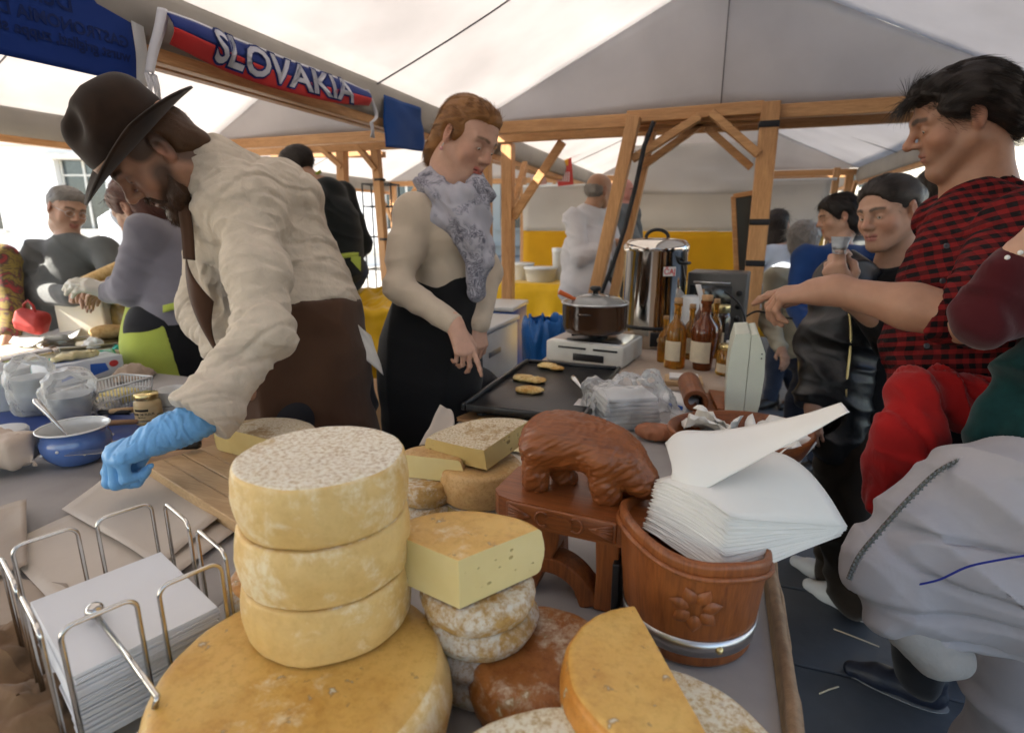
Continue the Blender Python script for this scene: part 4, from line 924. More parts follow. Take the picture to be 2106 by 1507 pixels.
for z, e in ((Hh, 1), (Hh*.52, .955), (.01, .905)):
    MB().tube([(W_*e, D_*e, z), (-W_*e, D_*e, z), (-W_*e, -D_*e, z), (W_*e, -D_*e, z)], .0035 if z == Hh else .0022, 8, closed=True).obj('rim' if z == Hh else 'hoop', m_white, t)
m_but = pm('butter_wrap', (.72, .60, .22), .5, var=.05)
for k, x in enumerate((-.05, .0, .045)):
    tag(MB().box((0, 0, .0175), (.075, .044, .035), r=.005).obj('butter_pack', m_but, None, (kc[0]+x*math.cos(ka), kc[1]+x*math.sin(ka), TZ+.012+.0002*k), (0, 0, ka+R(80+7*k))), 'yellow pack lying inside the white slotted basket', 'butter', 'butter packs in the basket')
# mug, bag of straws, knives on the mat
t = thing('mug', 'white enamel mug with a faint rim behind the honey jar', 'mug', L_(346, 862, TZ, .04)+A((0, 0, TZ+.003)))
MB().lathe([(.001, 0), (.036, 0), (.038, .004), (.044, .075), (.046, .079), (.043, .078), (.037, .008), (.001, .006)], 40).obj('mug_body', m_enw, t, weld=True); MB().tube([(.043, 0, .062), (.06, 0, .060), (.066, 0, .042), (.058, 0, .022), (.039, 0, .018)], .0045, 8).obj('handle', m_enw, t)
m_navy = pm('navy_cap', (.03, .03, .22), .4)
t = thing('straw_pack', 'clear bag of paper sticks with dark blue ends beside the basket', 'pack', L_(190, 862, TZ, .02)+A((0, 0, TZ+.006)), R(35))
for k in range(12):
    st_ = MB().tube([(random.uniform(-.03, .03), -.05, .008+.006*(k // 5)), (random.uniform(-.03, .03), .05, .012+.008*(k // 5))], .004, 6).obj('stick', m_foam, t); v = st_.data.vertices[0].co
    MB().tube([(v.x, -.052, v.z), (v.x, -.028, v.z+.001)], .0046, 6).obj('end_cap', m_navy, st_)
s = Sdf(.006); s.box((0, 0, .018), (.046, .066, .02), None, .014); P_, Q_ = s.build(); P_ = folds(P_, vnormals(P_, Q_), (1, .5, 0), 40, 25, .008, 9); P_[:, 2] = np.maximum(P_[:, 2], 0); linkmesh('bag', meshPQ('bag', P_, Q_), m_film, t)
m_hand = wood('knife_handle', (.25, .13, .06), (.4, .24, .12), 0, 20, .5)
for k, (px, py, an, lb) in enumerate(((262, 890, 28, 'wood-handled table knife lying on the dark board'), (250, 872, 18, 'black-handled paring knife lying behind the honey jar'), (280, 868, 40, 'pale-handled cheese spreader lying by the basket'))):
    t = thing('knife', lb, 'knife', L_(px, py, TZ)+A((0, 0, TZ+.031+.004*k)), R(an))
    MB().tube([(-.06, 0, 0), (-.05, 0, 0), (0.03, 0, 0)], [.006, .0085, .007], 10).obj('handle', (m_hand, m_black, m_board)[k], t); MB().prism([(.03, -.006), (.12, -.009), (.135, .002), (.12, .008), (.03, .006)], -.0007, .0007).obj('blade', m_blade, t)
# ================================================================ parchment behind the cheeses
m_pap = fabric('yellow_paper', (.60, .52, .30), weave=200, var=.05, bmp=.05, rough=.6)
a_ = [dep(862, 918, 1.22), dep(905, 833, 1.30), dep(935, 868, 1.30), dep(910, 925, 1.22)]; c_ = a_[0]; c_ = A((c_[0], c_[1], TZ+.004))
tag(MB().grid(lambda u, v: (a_[0]*(1-u)*(1-v)+a_[1]*u*(1-v)+a_[2]*u*v+a_[3]*(1-u)*v-c_+A((0, .02*math.sin(PI*v), .004*n1(u*4, v*4)))), 12, 8).obj('parchment_piece', m_parch, None, c_, solid=.0006), 'upright torn corner of parchment behind the brown-crusted slab', 'paper')
sheet('parchment_piece', 'pale yellow paper lying between the tan cheese and the bear', 'paper', [Z(1030, 935), Z(1065, 893), Z(1105, 900), Z(1095, 945)], TZ+.006, m_pap, curl=.01, seed=4)
sheet('parchment_piece', 'grey-white wrapping sheet left of the hot griddle legs'.replace('left of', 'beside'), 'paper', [(-.655, 1.16), (-.3, 1.16), (-.25, 1.42), (-.655, 1.42)], TZ+.003, m_parch, curl=.004, seed=6)
# ================================================================ cooking end
m_grid_ = pm('griddle_black', (.014, .014, .015), .32, var=.35, vs=14, bmp=.25, bs=90, spec=.5)
gx0, gx1, gy0, gy1 = -.635, -.300, 1.40, 1.965
t = thing('electric_griddle', 'black flat griddle plate on short legs frying potato cakes', 'griddle', ((gx0+gx1)/2, (gy0+gy1)/2, TZ))
W_, D_ = (gx1-gx0)/2, (gy1-gy0)/2
MB().box((0, 0, .046), (2*W_, 2*D_, .016), r=.006).obj('plate', m_grid_, t)
for x in (-1, 1): MB().box((x*(W_+.004), 0, .056), (.014, 2*D_+.02, .022), r=.005).obj('plate_rim', m_grid_, t)
for y in (-1, 1): MB().box((0, y*(D_+.004), .0555), (2*W_-.008, .014, .022), r=.005).obj('plate_rim', m_grid_, t)
MB().box((0, 0, .030), (2*W_*.85, 2*D_*.85, .018), r=.006).obj('heater_tray', m_black, t)
for x in (-1, 1):
    for y in (-1, 1): MB().lathe([(.001, 0), (.013, 0), (.015, .003), (.020, .038), (.001, .038)], 16, c=(x*W_*.82, y*D_*.82, .0)).obj('foot', m_black, t)
m_cake = cheese('fried_potato', (.60, .30, .06), (.74, .52, .18), powder=(.78, .60, .26), amt=.6, ps=50, rough=.45, gs=22, bmp=.8)
def cake(label, c, blobs, seed, cat='potato cake', group='potato cakes'):
    s = Sdf(.003)
    for (x, y, r_) in blobs: s.ell((x, y, .007), (r_, r_*.92, .0075), None, .012)
    P_, Q_ = s.build(); N_ = vnormals(P_, Q_); P_ = folds(P_, N_, (1, 1, .2), 60, 60, .0045, seed); P_[:, 2] = np.maximum(P_[:, 2], 0)
    return tag(linkmesh('potato_cake', meshPQ('potato_cake', P_, Q_), m_cake, None, c), label, cat, group)
gz = TZ+.0545
cake('double potato cake browning in the middle of the griddle', (*Z(1090, 783, gz), gz), ((-.028, .006, .034), (.022, -.006, .035)), 1)
cake('oval potato cake frying near the griddle edge by the woman', (*Z(1087, 806, gz), gz), ((-.012, 0, .030), (.018, .004, .029)), 2)
cake('double potato cake on the griddle beside the camping stove', (*Z(1134, 758, gz), gz), ((-.018, .012, .036), (.026, -.014, .024)), 3)
board('reddish board with a potato cake beside the griddle', [Z(940, 872), Z(1110, 905), Z(1095, 880), Z(985, 853)], TZ+.008, .012, m_board2)
cake('browned potato cake lying on the reddish board', (*Z(1015, 876, TZ+.02), TZ+.0205), ((-.03, .0, .026), (.012, -.01, .030), (.04, -.012, .02)), 4)
sp = thing('spatula', 'steel spatula resting on the griddle rim', 'spatula', (-.32, 1.56, gz+.018))
a_ = dep(1180, 778, 1.78)-A((-.32, 1.56, gz+.018)); MB().tube([(0, 0, 0), tuple(a_*.5), tuple(a_*.9), tuple(a_)], [.004, .004, .010, .011], 10).obj('handle', m_blade, sp); MB().prism([(-.03, -.05), (.03, -.05), (.025, .0), (-.025, 0)], -.001, .001, M=lambda x, y, z: (x, y, z-.012+y*.1)).obj('blade', m_blade, sp)
# camping stove
sx, sy = -.455, 2.34; t = thing('camping_stove', 'white portable gas stove under the brown pot', 'stove', (sx, sy, TZ+.004), R(-8))
m_sw = pm('stove_enamel', (.62, .61, .56), .3, var=.06, vs=20)
MB().box((0, 0, .045), (.33, .28, .086), r=.008, seg=3).obj('housing', m_sw, t)
MB().box((-.05, -.1415, .066), (.12, .004, .008), r=.001).obj('slot', m_black, t); MB().box((.09, -.1415, .066), (.10, .004, .008), r=.001).obj('slot', m_black, t); MB().box((.02, -.1416, .030), (.13, .004, .03), r=.002).obj('vent', m_black, t)
MB().box((0, 0, .0895), (.31, .25, .004), r=.001).obj('drip_tray', m_steel, t)
MB().lathe([(.03, .092), (.04, .108), (.02, .11), (.001, .11)], 24).obj('burner', m_black, t)
for k in range(4): an = PI/4+k*PI/2; MB().beam((.03*math.cos(an), .03*math.sin(an), .108), (.11*math.cos(an), .11*math.sin(an), .108), .005, .014).obj('pan_support', m_black, t)
# pot
m_pot = pm('brown_enamel', (.045, .020, .010), .2, var=.3, vs=5, bmp=.03, spec=.6, coat=.4); m_lidg = pm('lid_glass', (.28, .29, .28), .08, var=.1, spec=.9, trans=.35, bmp=0)
t = thing('stew_pot', 'dark brown enamel pot with a glass lid on the gas stove', 'pot', (sx-.005, sy-.01, TZ+.121))
MB().lathe([(.001, 0), (.120, 0), (.128, .006), (.133, .03), (.135, .115), (.137, .118), (.133, .118), (.129, .01), (.001, .008)], 64).obj('pot_body', m_pot, t, weld=True)
lid = MB().lathe([(.136, .121), (.11, .138), (.06, .152), (.018, .157), (.001, .157)], 64).obj('lid', m_lidg, t, weld=True); MB().tube([(.1365*math.cos(a), .1365*math.sin(a), .1215) for a in np.linspace(0, 2*PI, 64, False)], .0038, 8, closed=True).obj('lid_rim', m_steel, lid)
MB().lathe([(.001, .156), (.012, .157), (.010, .166), (.022, .172), (.024, .180), (.018, .187), (.001, .188)], 32).obj('knob', m_black, lid)
for an in (R(-95), R(85)): MB().tube([(.135*math.cos(an-.2), .135*math.sin(an-.2), .086), (.165*math.cos(an-.13), .165*math.sin(an-.13), .090), (.165*math.cos(an+.13), .165*math.sin(an+.13), .090), (.135*math.cos(an+.2), .135*math.sin(an+.2), .086)], .005, 8).obj('handle', m_pot, t)
m_or = pm('orange_plastic', (.62, .12, .02), .35, var=.05)
q = A((sx-.005, sy-.01, TZ+.121)); a_ = A((-.055, -.06, .13)); e_ = aty(1150, 600, sy-.12)-q
t = thing('ladle', 'orange plastic ladle handle sticking out under the pot lid', 'ladle', q); MB().tube([a_*A((1, 1, .4)), a_, a_+(e_-a_)*.5, e_], [.006, .007, .009, .010], 10).obj('handle', m_or, t); MB().sphere(a_*A((1, 1, .35)), (.03, .03, .018), 16, 8).obj('ladle_bowl', m_or, t)
# steel urn
m_urn = pm('urn_steel', (.66, .62, .56), .10, 1, var=.06, vs=3, bmp=.02, bs=20, bd=.002)
uo = (-.265, 2.735, TZ+.004); ur = .142
t = thing('drinks_urn', 'tall polished steel hot drinks urn with a black-handled lid', 'urn', uo, R(0))
MB().lathe([(.001, 0), (ur*.97, 0), (ur, .006), (ur, .085)], 72).obj('base', m_urn, t)
MB().lathe([(ur+.001, .086), (ur+.006, .09), (ur+.006, .098), (ur+.001, .102)], 72).obj('black_ring', m_black, t)
MB().lathe([(ur, .1025), (ur, .43), (ur+.004, .434), (ur+.004, .444)], 72).obj('tank', m_urn, t)
lid = MB().lathe([(ur+.006, .446), (ur+.004, .462), (ur*.9, .482), (ur*.5, .49), (.001, .492)], 72).obj('lid', m_urn, t, weld=True)
MB().tube([(.05*math.cos(a), 0, .492+.036*math.sin(a)) for a in np.linspace(0, PI, 14)], .008, 8).obj('handle', m_black, lid)
an = R(-70); MB().box((.148*math.cos(an), .148*math.sin(an), .046), (.012, .085, .062), Matrix.Rotation(an, 3, 'Z'), .003).obj('control_panel', m_black, t)
MB().cyl((.152*math.cos(an), .152*math.sin(an), .046), (.166*math.cos(an), .166*math.sin(an), .046), .014, n=20).obj('dial', m_gold, t)
MB().tube([(.142*math.cos(R(-38)), .142*math.sin(R(-38)), .385), (.165*math.cos(R(-38)), .165*math.sin(R(-38)), .385), (.165*math.cos(R(-22)), .165*math.sin(R(-22)), .385), (.142*math.cos(R(-22)), .142*math.sin(R(-22)), .385)], .007, 8).obj('side_handle', m_black, t)
m_sign = pm('sign_card', (.68, .66, .64), .6, var=.03); m_redink = pm('red_ink', (.55, .05, .06), .6, var=0, bmp=0)
def urnwrap(r, z, a): return lambda x, y, q: ((r+q)*math.cos(R(a)+x/r), (r+q)*math.sin(R(a)+x/r), z+y)
lb_ = MB().grid(lambda u, v: ((ur+.0012)*math.cos(R(-70)+u*R(24)), (ur+.0012)*math.sin(R(-70)+u*R(24)), .33+v*.04), 10, 2).obj('paper_label', m_sign, t); lettering('lettering', 'ČAJ', .034, urnwrap(ur+.0018, .348, -58), m_redink, lb_, bold=.0006, cuts=1)
t = thing('price_card', 'folded white price card with red handwriting beside the stove', 'sign', (*Z(1288, 742), TZ+.004), R(48))
MB().box((0, 0, .038), (.085, .0012, .078), Matrix.Rotation(R(-18), 3, 'X')).obj('card_face', m_sign, t); MB().box((0, .028, .038), (.085, .0012, .078), Matrix.Rotation(R(18), 3, 'X')).obj('card_face', m_sign, t)
def cardm(x, y, q): return (x, -.0015-.0006+y*math.sin(R(18)), .038+y*math.cos(R(18)))
lettering('lettering', '2 €', .04, cardm, m_redink, t, bold=.0005)
# small oven
m_dk = pm('oven_grey', (.09, .085, .08), .4, var=.15); m_dg = pm('oven_glass', (.02, .02, .02), .1, spec=.7)
t = thing('mini_oven', 'dark grey countertop oven behind the liquor bottles', 'oven', (.02, 2.98, TZ+.004), R(-6))
MB().box((0, 0, .165), (.27, .22, .33), r=.01, seg=3).obj('casing', m_dk, t); MB().box((-.025, -.1115, .19), (.19, .008, .16), r=.003).obj('door_glass', m_dg, t); MB().tube([(-.10, -.118, .285), (-.10, -.135, .285), (.06, -.135, .285), (.06, -.118, .285)], .005, 8).obj('door_handle', m_steel, t)
for z in (.12, .18, .24): MB().cyl((.105, -.111, z), (.105, -.128, z), .013, n=16).obj('dial', m_black, t)
# bottles and jars of liqueur
m_amb = pm('amber_glass', (.62, .27, .03), .05, var=.15, vs=20, trans=.75, spec=.8, bmp=0, ior=1.4); m_brn = pm('brown_glass', (.22, .055, .012), .05, var=.2, vs=20, trans=.5, spec=.8, bmp=0)
m_dgl = pm('dark_glass', (.05, .03, .02), .05, var=.2, trans=.25, spec=.9, bmp=0); m_cork = pm('cork', (.40, .24, .12), .8, var=.2, vs=60); m_plab = pm('paper_label_cream', (.60, .52, .38), .7, var=.08, vs=40)
def bottle(label, px, py, r, h, mat, kind, lab=True, group='liqueur bottles'):
    c = L_(px, py, TZ, r); t = thing('bottle' if kind != 'jar' else 'jar', label, 'bottle' if kind != 'jar' else 'jar', (c[0], c[1], TZ+.004), R(-20), group)
    if kind == 'tall': pr = [(.001, 0), (r*.95, 0), (r, .004), (r, h*.52), (r*.85, h*.60), (r*.36, h*.70), (r*.33, h*.88), (r*.42, h*.89), (r*.42, h*.93)]
    elif kind == 'round': pr = [(.001, 0), (r*.62, 0), (r*.68, .004), (r*.82, h*.25), (r, h*.50), (r*.9, h*.60), (r*.36, h*.72), (r*.33, h*.88), (r*.43, h*.89), (r*.43, h*.93)]
    else: pr = [(.001, 0), (r*.95, 0), (r, .005), (r, h*.72), (r*.9, h*.80), (r*.82, h*.83)]
    MB().lathe(pr, 36).obj('glass_body', mat, t, weld=True)
    if kind == 'jar': MB().lathe([(r*.84, h*.835), (r*.88, h*.84), (r*.88, h*.97), (r*.85, h), (.001, h)], 36).obj('lid', m_gold, t)
    else: MB().lathe([(r*.30, h*.92), (r*.40, h*.935), (r*.40, h), (.001, h)], 24).obj('stopper', m_cork, t)
    if lab: rr = r*(1.012 if kind != 'round' else .99); MB().grid(lambda u, v: (rr*math.cos(R(-140)+u*R(100)), rr*math.sin(R(-140)+u*R(100)), h*.12+v*h*.28), 14, 2).obj('label', m_plab, t)
    return t
bottle('tall amber liqueur bottle with cream label next to the urn', 1392, 762, .040, .275, m_amb, 'tall')
bottle('dark brown pear-shaped bottle with cork in front of the jars', 1452, 768, .052, .290, m_brn, 'round')
bottle('large jar of amber honey liqueur behind the bottles', 1428, 712, .055, .17, m_amb, 'jar', False)
bottle('dark glass jar with shiny clip beside the post', 1482, 722, .050, .20, m_dgl, 'jar')
bottle('short orange preserve jar with paper tag by the carved scroll', 1505, 778, .045, .115, m_amb, 'jar')
bottle('slim amber bottle half hidden behind the pear-shaped one', 1422, 742, .033, .23, m_amb, 'tall')
bottle('small amber bottle in front of the steel urn base', 1368, 748, .028, .19, m_amb, 'tall', False)
bottle('dark brown bottle behind the slim amber one', 1438, 722, .036, .27, m_brn, 'tall', False)
bottle('amber bottle with cork close to the dark glass jar', 1470, 740, .030, .25, m_amb, 'tall', False)
t = thing('paper_roll', 'white paper roll standing among the bottles', 'roll', A((*L_(1432, 730, TZ, .02)[:2], TZ+.004))+rt*.0+fw*.12); MB().lathe([(.001, 0), (.045, 0), (.047, .003), (.047, .235), (.044, .238), (.018, .238), (.018, .2), (.001, .2)], 32).obj('roll', m_foam, t); MB().tube([(0, 0, .2), (0, 0, .24)], .017, 16).obj('core', m_card, t)
for k, (pts, lb) in enumerate(((((1500, 700), (1505, 740), (1490, 775)), 'white paper tag hanging beside the short orange jar'), (((1436, 585), (1442, 610), (1448, 640)), 'white paper strip poking up behind the brown bottle'))):
    P3 = [dep(x, y, 2.16+.12*k) for x, y in pts]; c_ = P3[-1]
    tag(MB().grid(lambda u, v: tuple((cr(P3, u)-c_+rt*(v-.5)*.022+fw*.004*n1(u*5, v))), 10, 3).obj('paper_tag', m_sign, None, c_, solid=.0008), lb, 'tag')
t = thing('wood_block', 'pale wooden tray with folded papers beside the bottles', 'tray', (*Z(1405, 790), TZ+.004), R(5)); MB().box((0, 0, .009), (.13, .10, .018), r=.003).obj('tray_board', m_board, t); MB().box((.0, .0, .024), (.10, .07, .010), r=.002).obj('paper_pad', m_sign, t)
# cables behind the jars
for k, (pts, lb) in enumerate((([(1490, 600), (1520, 625), (1532, 668), (1500, 690), (1515, 705)], 'black cable looping behind the white scale'), ([(1535, 650), (1560, 640), (1600, 652), (1630, 655)], 'thin black cable stretched past the timber post'))):
    P3 = [dep(x, y, 2.3) for x, y in pts]; c_ = P3[0]; tag(MB().tube([cr(P3, u)-c_ for u in np.linspace(0, 1, 24)], .004, 6).obj('cable', m_black, None, c_), lb, 'cable')
# scale display
m_scale = pm('scale_plastic', (.60, .63, .54), .4, var=.05, vs=8, bmp=.05)
t = thing('scale', 'tall pale plastic scale display standing at the counter edge', 'scale', (.105, 1.73, TZ+.003))
po = [(-.047, .004), (-.050, .07), (-.052, .15), (-.048, .222), (-.040, .262), (.018, .266), (.038, .215), (.042, .15), (.038, .07), (.028, .004)]
for x0, x1, nm in ((-.06, -.0013, 'front_shell'), (.0002, .06, 'rear_shell')):
    q = [(min(max(x, x0), x1), z) for x, z in po]; qq = []
    for v in q:
        if not qq or (abs(v[0]-qq[-1][0])+abs(v[1]-qq[-1][1])) > 1e-5: qq.append(v)
    carve(MB().prism(qq, -.10, .10, M=lambda x, z, y: (x, y, z)).obj(nm, m_scale, t), .006, 3)
MB().box((-.002, 0, -.001), (.07, .17, .006), r=.002).obj('foot', m_black, t)
for z in (.20, .212): MB().box((.030, -.1006, z), (.004, .002, .003)).obj('screw_hole', m_black, t)
# carved scroll bench and oval bowl
t = thing('carved_scroll', 'carved wooden scroll stand with a curled end beside the scale', 'carving', (-.0, 1.80, TZ+.004), R(8))
sp_ = []
for k in range(26): a = R(-90)+k*R(16); r_ = .040-.0009*k; sp_.append(A((-.045+r_*math.cos(a)*.95, .045+r_*math.sin(a))))
pts = [A((.12, .012))*1.0, A((.06, .010)), A((.0, .006))]+sp_
def ribb(t, name, pts, wd, y0, y1, mat):
    L, Rr = [], []
    for i, p in enumerate(pts):
        d = nrm(pts[min(i+1, len(pts)-1)]-pts[max(i-1, 0)]); n_ = A((-d[1], d[0])); L.append(p+n_*wd/2); Rr.append(p-n_*wd/2)
    n_ = len(pts); vs = [(q[0], y, q[1]) for y in (y0, y1) for S in (L, Rr) for q in S]; fs = []
    for i in range(n_-1): fs += [(i, i+1, n_+i+1, n_+i), (2*n_+i, 3*n_+i, 3*n_+i+1, 2*n_+i+1), (i, 2*n_+i, 2*n_+i+1, i+1), (n_+i, n_+i+1, 3*n_+i+1, 3*n_+i)]
    fs += [(0, n_, 3*n_, 2*n_), (n_-1, 3*n_-1, 4*n_-1, 2*n_-1)]; return carve(MB().add(vs, fs, 0, False).obj(name, mat, t), .003)
ribb(t, 'scroll', pts, .014, -.12, .10, m_carve); MB().box((.07, -.02, .022), (.10, .20, .012), Matrix.Rotation(R(6), 3, 'Y'), .003).obj('seat_board', m_carve, t)
bc = onz(1500, 915, .93); t = thing('wooden_bowl', 'wide dark wooden bowl of paper napkins behind the bucket', 'bowl', (bc[0]+.02, bc[1]+.02, TZ+.004), R(20))
MB().lathe([(.001, 0), (.09, 0), (.10, .006), (.145, .045), (.165, .088), (.162, .094), (.154, .092), (.132, .048), (.09, .014), (.001, .010)], 64, sq=(1, .8)).obj('bowl_body', m_carve, t, weld=True)
for k in range(6):
    an = R(150+k*40); c_ = A((bc[0]+.02+.075*math.cos(an), bc[1]+.02+.06*math.sin(an), TZ+.05)); s_ = random.random()*5
    tag(MB().grid(lambda u, v: ((u-.5)*.11, (v-.5)*.11, .03*n1(u*2+s_, v*2)+.015*n1(u*6+s_, v*6)+.035), 10, 10).obj('folded_napkin', m_nap2, None, c_, (R(25), R(10*k-20), an), solid=.001), 'crumpled white napkin in the wide wooden bowl', 'napkin', 'napkins in the wooden bowl')
# takeaway boxes in a clear bag
t = thing('takeaway_pack', 'clear plastic bag of white takeaway boxes beside the griddle', 'pack', (*Z(1285, 872), TZ+.004), R(28)); 
for k in range(7): MB().box((.0, .01, .008+k*.0125), (.17-.004*k, .125, .011), r=.003).obj('takeaway_box', m_foam, t)
s = Sdf(.006); s.box((0, .01, .05), (.10, .078, .055), None, .02); s.cone((.03, 0, .09), (.07, -.03, .12), .05, .03, .05); s.cone((.08, -.06, .03), (.13, -.09, .02), .04, .02, .05); P_, Q_ = s.build(); P_ = folds(P_, vnormals(P_, Q_), (1, .5, .4), 26, 18, .030, 5, sharp=1.2); P_ = folds(P_, vnormals(P_, Q_), (.2, 1, .6), 50, 30, .012, 7); P_[:, 2] = np.maximum(P_[:, 2], .0005)
linkmesh('bag', meshPQ('bag', P_, Q_), m_film, t)
t = thing('flour_bag', 'white paper packet with blue print next to the clear bag', 'packet', (*Z(1392, 845), TZ+.004), R(-30)); MB().box((0, 0, .022), (.11, .08, .044), r=.012, seg=3).obj('packet_body', m_foam, t); MB().box((0.02, -.0405, .02), (.05, .001, .02)).obj('blue_print', m_cblue, t)
t = thing('ham_piece', 'small piece of cured meat lying behind the bear', 'meat', (*Z(1345, 905), TZ+.004)); s = Sdf(.004); s.ell((0, 0, .02), (.05, .03, .022)); s.ell((.03, .01, .018), (.03, .025, .018)); P_, Q_ = s.build(); P_ = folds(P_, vnormals(P_, Q_), (1, 1, 0), 50, 40, .005, 1); P_[:, 2] = np.maximum(P_[:, 2], 0); linkmesh('meat', meshPQ('meat', P_, Q_), pm('cured_meat', (.36, .14, .07), .45, var=.3, vs=30), t)

# bits on the paving
for k, (px, py, an, lb) in enumerate(((1760, 1312, -20, 'pale drinking straw lying on the dark paving'), (1705, 1420, 40, 'scrap of dry straw on the dark paving by the navy shoe'))):
    c_ = onz(px, py, .014); tag(MB().tube([(-.07+.03*k, 0, .003), (0, .002, .003), (.07-.03*k, 0, .003)], .0024, 6).obj('straw', m_plab, None, c_, (0, 0, R(an))), lb, 'straw')
# ================================================================ hung under the left eave: banner, scarf, small flag
XE = -1.625
m_ban = fabric('banner_blue', (.010, .045, .26), weave=700, var=.06, vs=4, trans=.30, bmp=.1, rough=.7, fold=.12, fs=6)
m_bank = fabric('banner_print', (.006, .022, .12), weave=700, var=.02, trans=.2, bmp=.1, rough=.7)
m_hemw = fabric('white_hem', (.62, .62, .62), weave=700, var=.05)
qb = atx(306, 178, XE); qt = atx(275, -20, XE); q00 = A((XE, -.6, qt[2])); q10 = A((XE, -.6, qb[2]-.06)); q01 = qt; q11 = qb
bo_ = A((XE, q00[1], q00[2]))
def banner(u, v, q=0):
    p = q00*(1-u)*(1-v)+q01*u*(1-v)+q11*u*v+q10*(1-u)*v; return (.012*math.sin(u*9+v)+.008*n1(u*3, v*3)+q, p[1]-bo_[1], p[2]-bo_[2])
t = thing('blue_banner', 'large blue banner seen from its back, its lettering showing through mirrored', 'banner', bo_)
MB().grid(lambda u, v: banner(u, v), 40, 16).obj('cloth', m_ban, t, solid=.0012)
MB().grid(lambda u, v: banner(.985+.02*u, v, .002), 2, 12).obj('hem', m_hemw, t, solid=.001)
for s_, sz, u0, v0 in (('Delizie', .060, .90, atx(200, 30, XE)[2]), ('GASTRONOMIA DALLA SLOVACCHIA', .040, .975, atx(240, 84, XE)[2]), ('wurst grigliati, zuppa slovacca', .036, .975, atx(240, 112, XE)[2])):
    def fnb(x, y, z, u0=u0, v0=v0):
        w_ = q01[1]-q00[1]; h_ = q00[2]-q10[2]; return banner(u0-x/w_, (q00[2]-v0-y)/(q01[2]-q11[2]), .0028)
    lettering('mirrored_print', s_, sz, fnb, m_bank, t, cuts=1, extrude=0, bold=.001, align='LEFT')
# scarf
m_sb = fabric('scarf_blue', (.012, .03, .17), weave=300, var=.1, bmp=.5); m_sr = fabric('scarf_red', (.50, .030, .030), weave=300, var=.1, bmp=.5); m_sw_ = fabric('scarf_white', (.62, .62, .66), weave=300, var=.06, bmp=.5)
up2 = [(335, 22), (420, 55), (560, 108), (680, 152), (752, 188)]; lo2 = [(345, 92), (430, 130), (560, 180), (680, 212), (755, 218)]
U2 = [atx(x, y, XE+.05) for x, y in up2]; L2 = [atx(x, y, XE+.05) for x, y in lo2]; so_ = A(U2[0])
def scarf(u, v, q=0): p = cr(U2, u)*(1-v)+cr(L2, u)*v-so_; return (p[0]+.014*math.sin(7*u+2*v)+.006*n1(u*6, v*2)+q+.02*math.sin(PI*v), p[1], p[2])
t = thing('football_scarf', 'red and blue knitted scarf lettered SLOVAKIA hung under the eave beam', 'scarf', so_)
MB().grid(lambda u, v: scarf(u, .07+v*.45), 60, 6).obj('blue_band', m_sb, t, solid=.003); MB().grid(lambda u, v: scarf(u, .52+v*.48), 60, 6).obj('red_band', m_sr, t, solid=.003); MB().grid(lambda u, v: scarf(u, v*.07), 60, 2).obj('white_band', m_sw_, t, solid=.003)
tw = sum(np.linalg.norm(U2[i+1]-U2[i]) for i in range(4))
m_lt = fabric('scarf_letters', (.66, .66, .70), weave=300, var=.10, vs=30, bmp=.4, col2=(.55, .57, .66))
def sl(off, q):
    def f(x, y, z):
        u = .555+x/tw*1.0+off; hh = max(.03, np.linalg.norm(cr(U2, min(max(u, 0), 1))-cr(L2, min(max(u, 0), 1)))); return scarf(min(max(u, 0), 1), .50-y/hh*.98, q)
    return f
lettering('letter_outline', 'SLOVAKIA', .132, sl(0, .0040), m_sb, t, bold=.0095, cuts=2); lettering('letters', 'SLOVAKIA', .132, sl(0, .0062), m_lt, t, bold=.003, cuts=2)
for nm, pts, w_ in (('white_end', [(330, 18), (322, 60), (310, 105), (303, 150)], .05), ('white_end', [(752, 185), (765, 215), (772, 240), (762, 252)], .05)):
    P3 = [atx(x, y, XE+.06) for x, y in pts]; sgn = 1 if pts[0][0] < 500 else .6
    e = MB().grid(lambda u, v: tuple(cr(P3, u)-so_+A((.012*math.sin(v*5), (v-.2)*w_*sgn*(1-.3*u), 0))), 14, 8).obj(nm, m_sw_, t, solid=.003)
    for k in range(12):
        b0 = P3[-1]-so_+A((.004*math.sin(k), (k/11-.2)*w_*.8*sgn, 0)); MB().tube([b0, b0+A((.004, .003*n1(k), -.03)), b0+A((.0, .008*n1(k*2.), -.065))], .0022, 5).obj('fringe', m_sw_, e)
# small blue flag
F4 = [atx(x, y, XE+.02) for x, y in ((788, 195), (865, 222), (880, 312), (788, 303))]; fo_ = A(F4[0])
tag(MB().grid(lambda u, v: tuple(F4[0]*(1-u)*(1-v)+F4[1]*u*(1-v)+F4[2]*u*v+F4[3]*(1-u)*v-fo_+A((.02*math.sin(4*u+v)*v+.006*n1(u*4, v*4), 0, 0))), 20, 14).obj('blue_flag', fabric('flag_blue', (.016, .075, .28), weave=700, var=.05, trans=.3, bmp=.1, fold=.1), None, fo_, solid=.001), 'small plain blue flag hanging beside the woman\'s head', 'flag')
# lamp in the next tent
lp = atx(298, 12, -2.3); t = thing('strip_lamp', 'lit square ceiling lamp in the sandwich tent', 'lamp', lp)
m_em, nt_, b_ = newmat('lamp_glow'); b_.inputs['Emission Color'].default_value = (1, .83, .55, 1); b_.inputs['Emission Strength'].default_value = 3; b_.inputs['Base Color'].default_value = (.8, .75, .6, 1)
MB().box((0, 0, .02), (.12, .30, .05), r=.01).obj('housing', m_white, t); MB().box((0, 0, -.011), (.10, .28, .014), r=.004).obj('diffuser', m_em, t); MB().tube([(0, 0, .03), (0, 0, .35)], .006, 6).obj('hanger', m_steel, t)
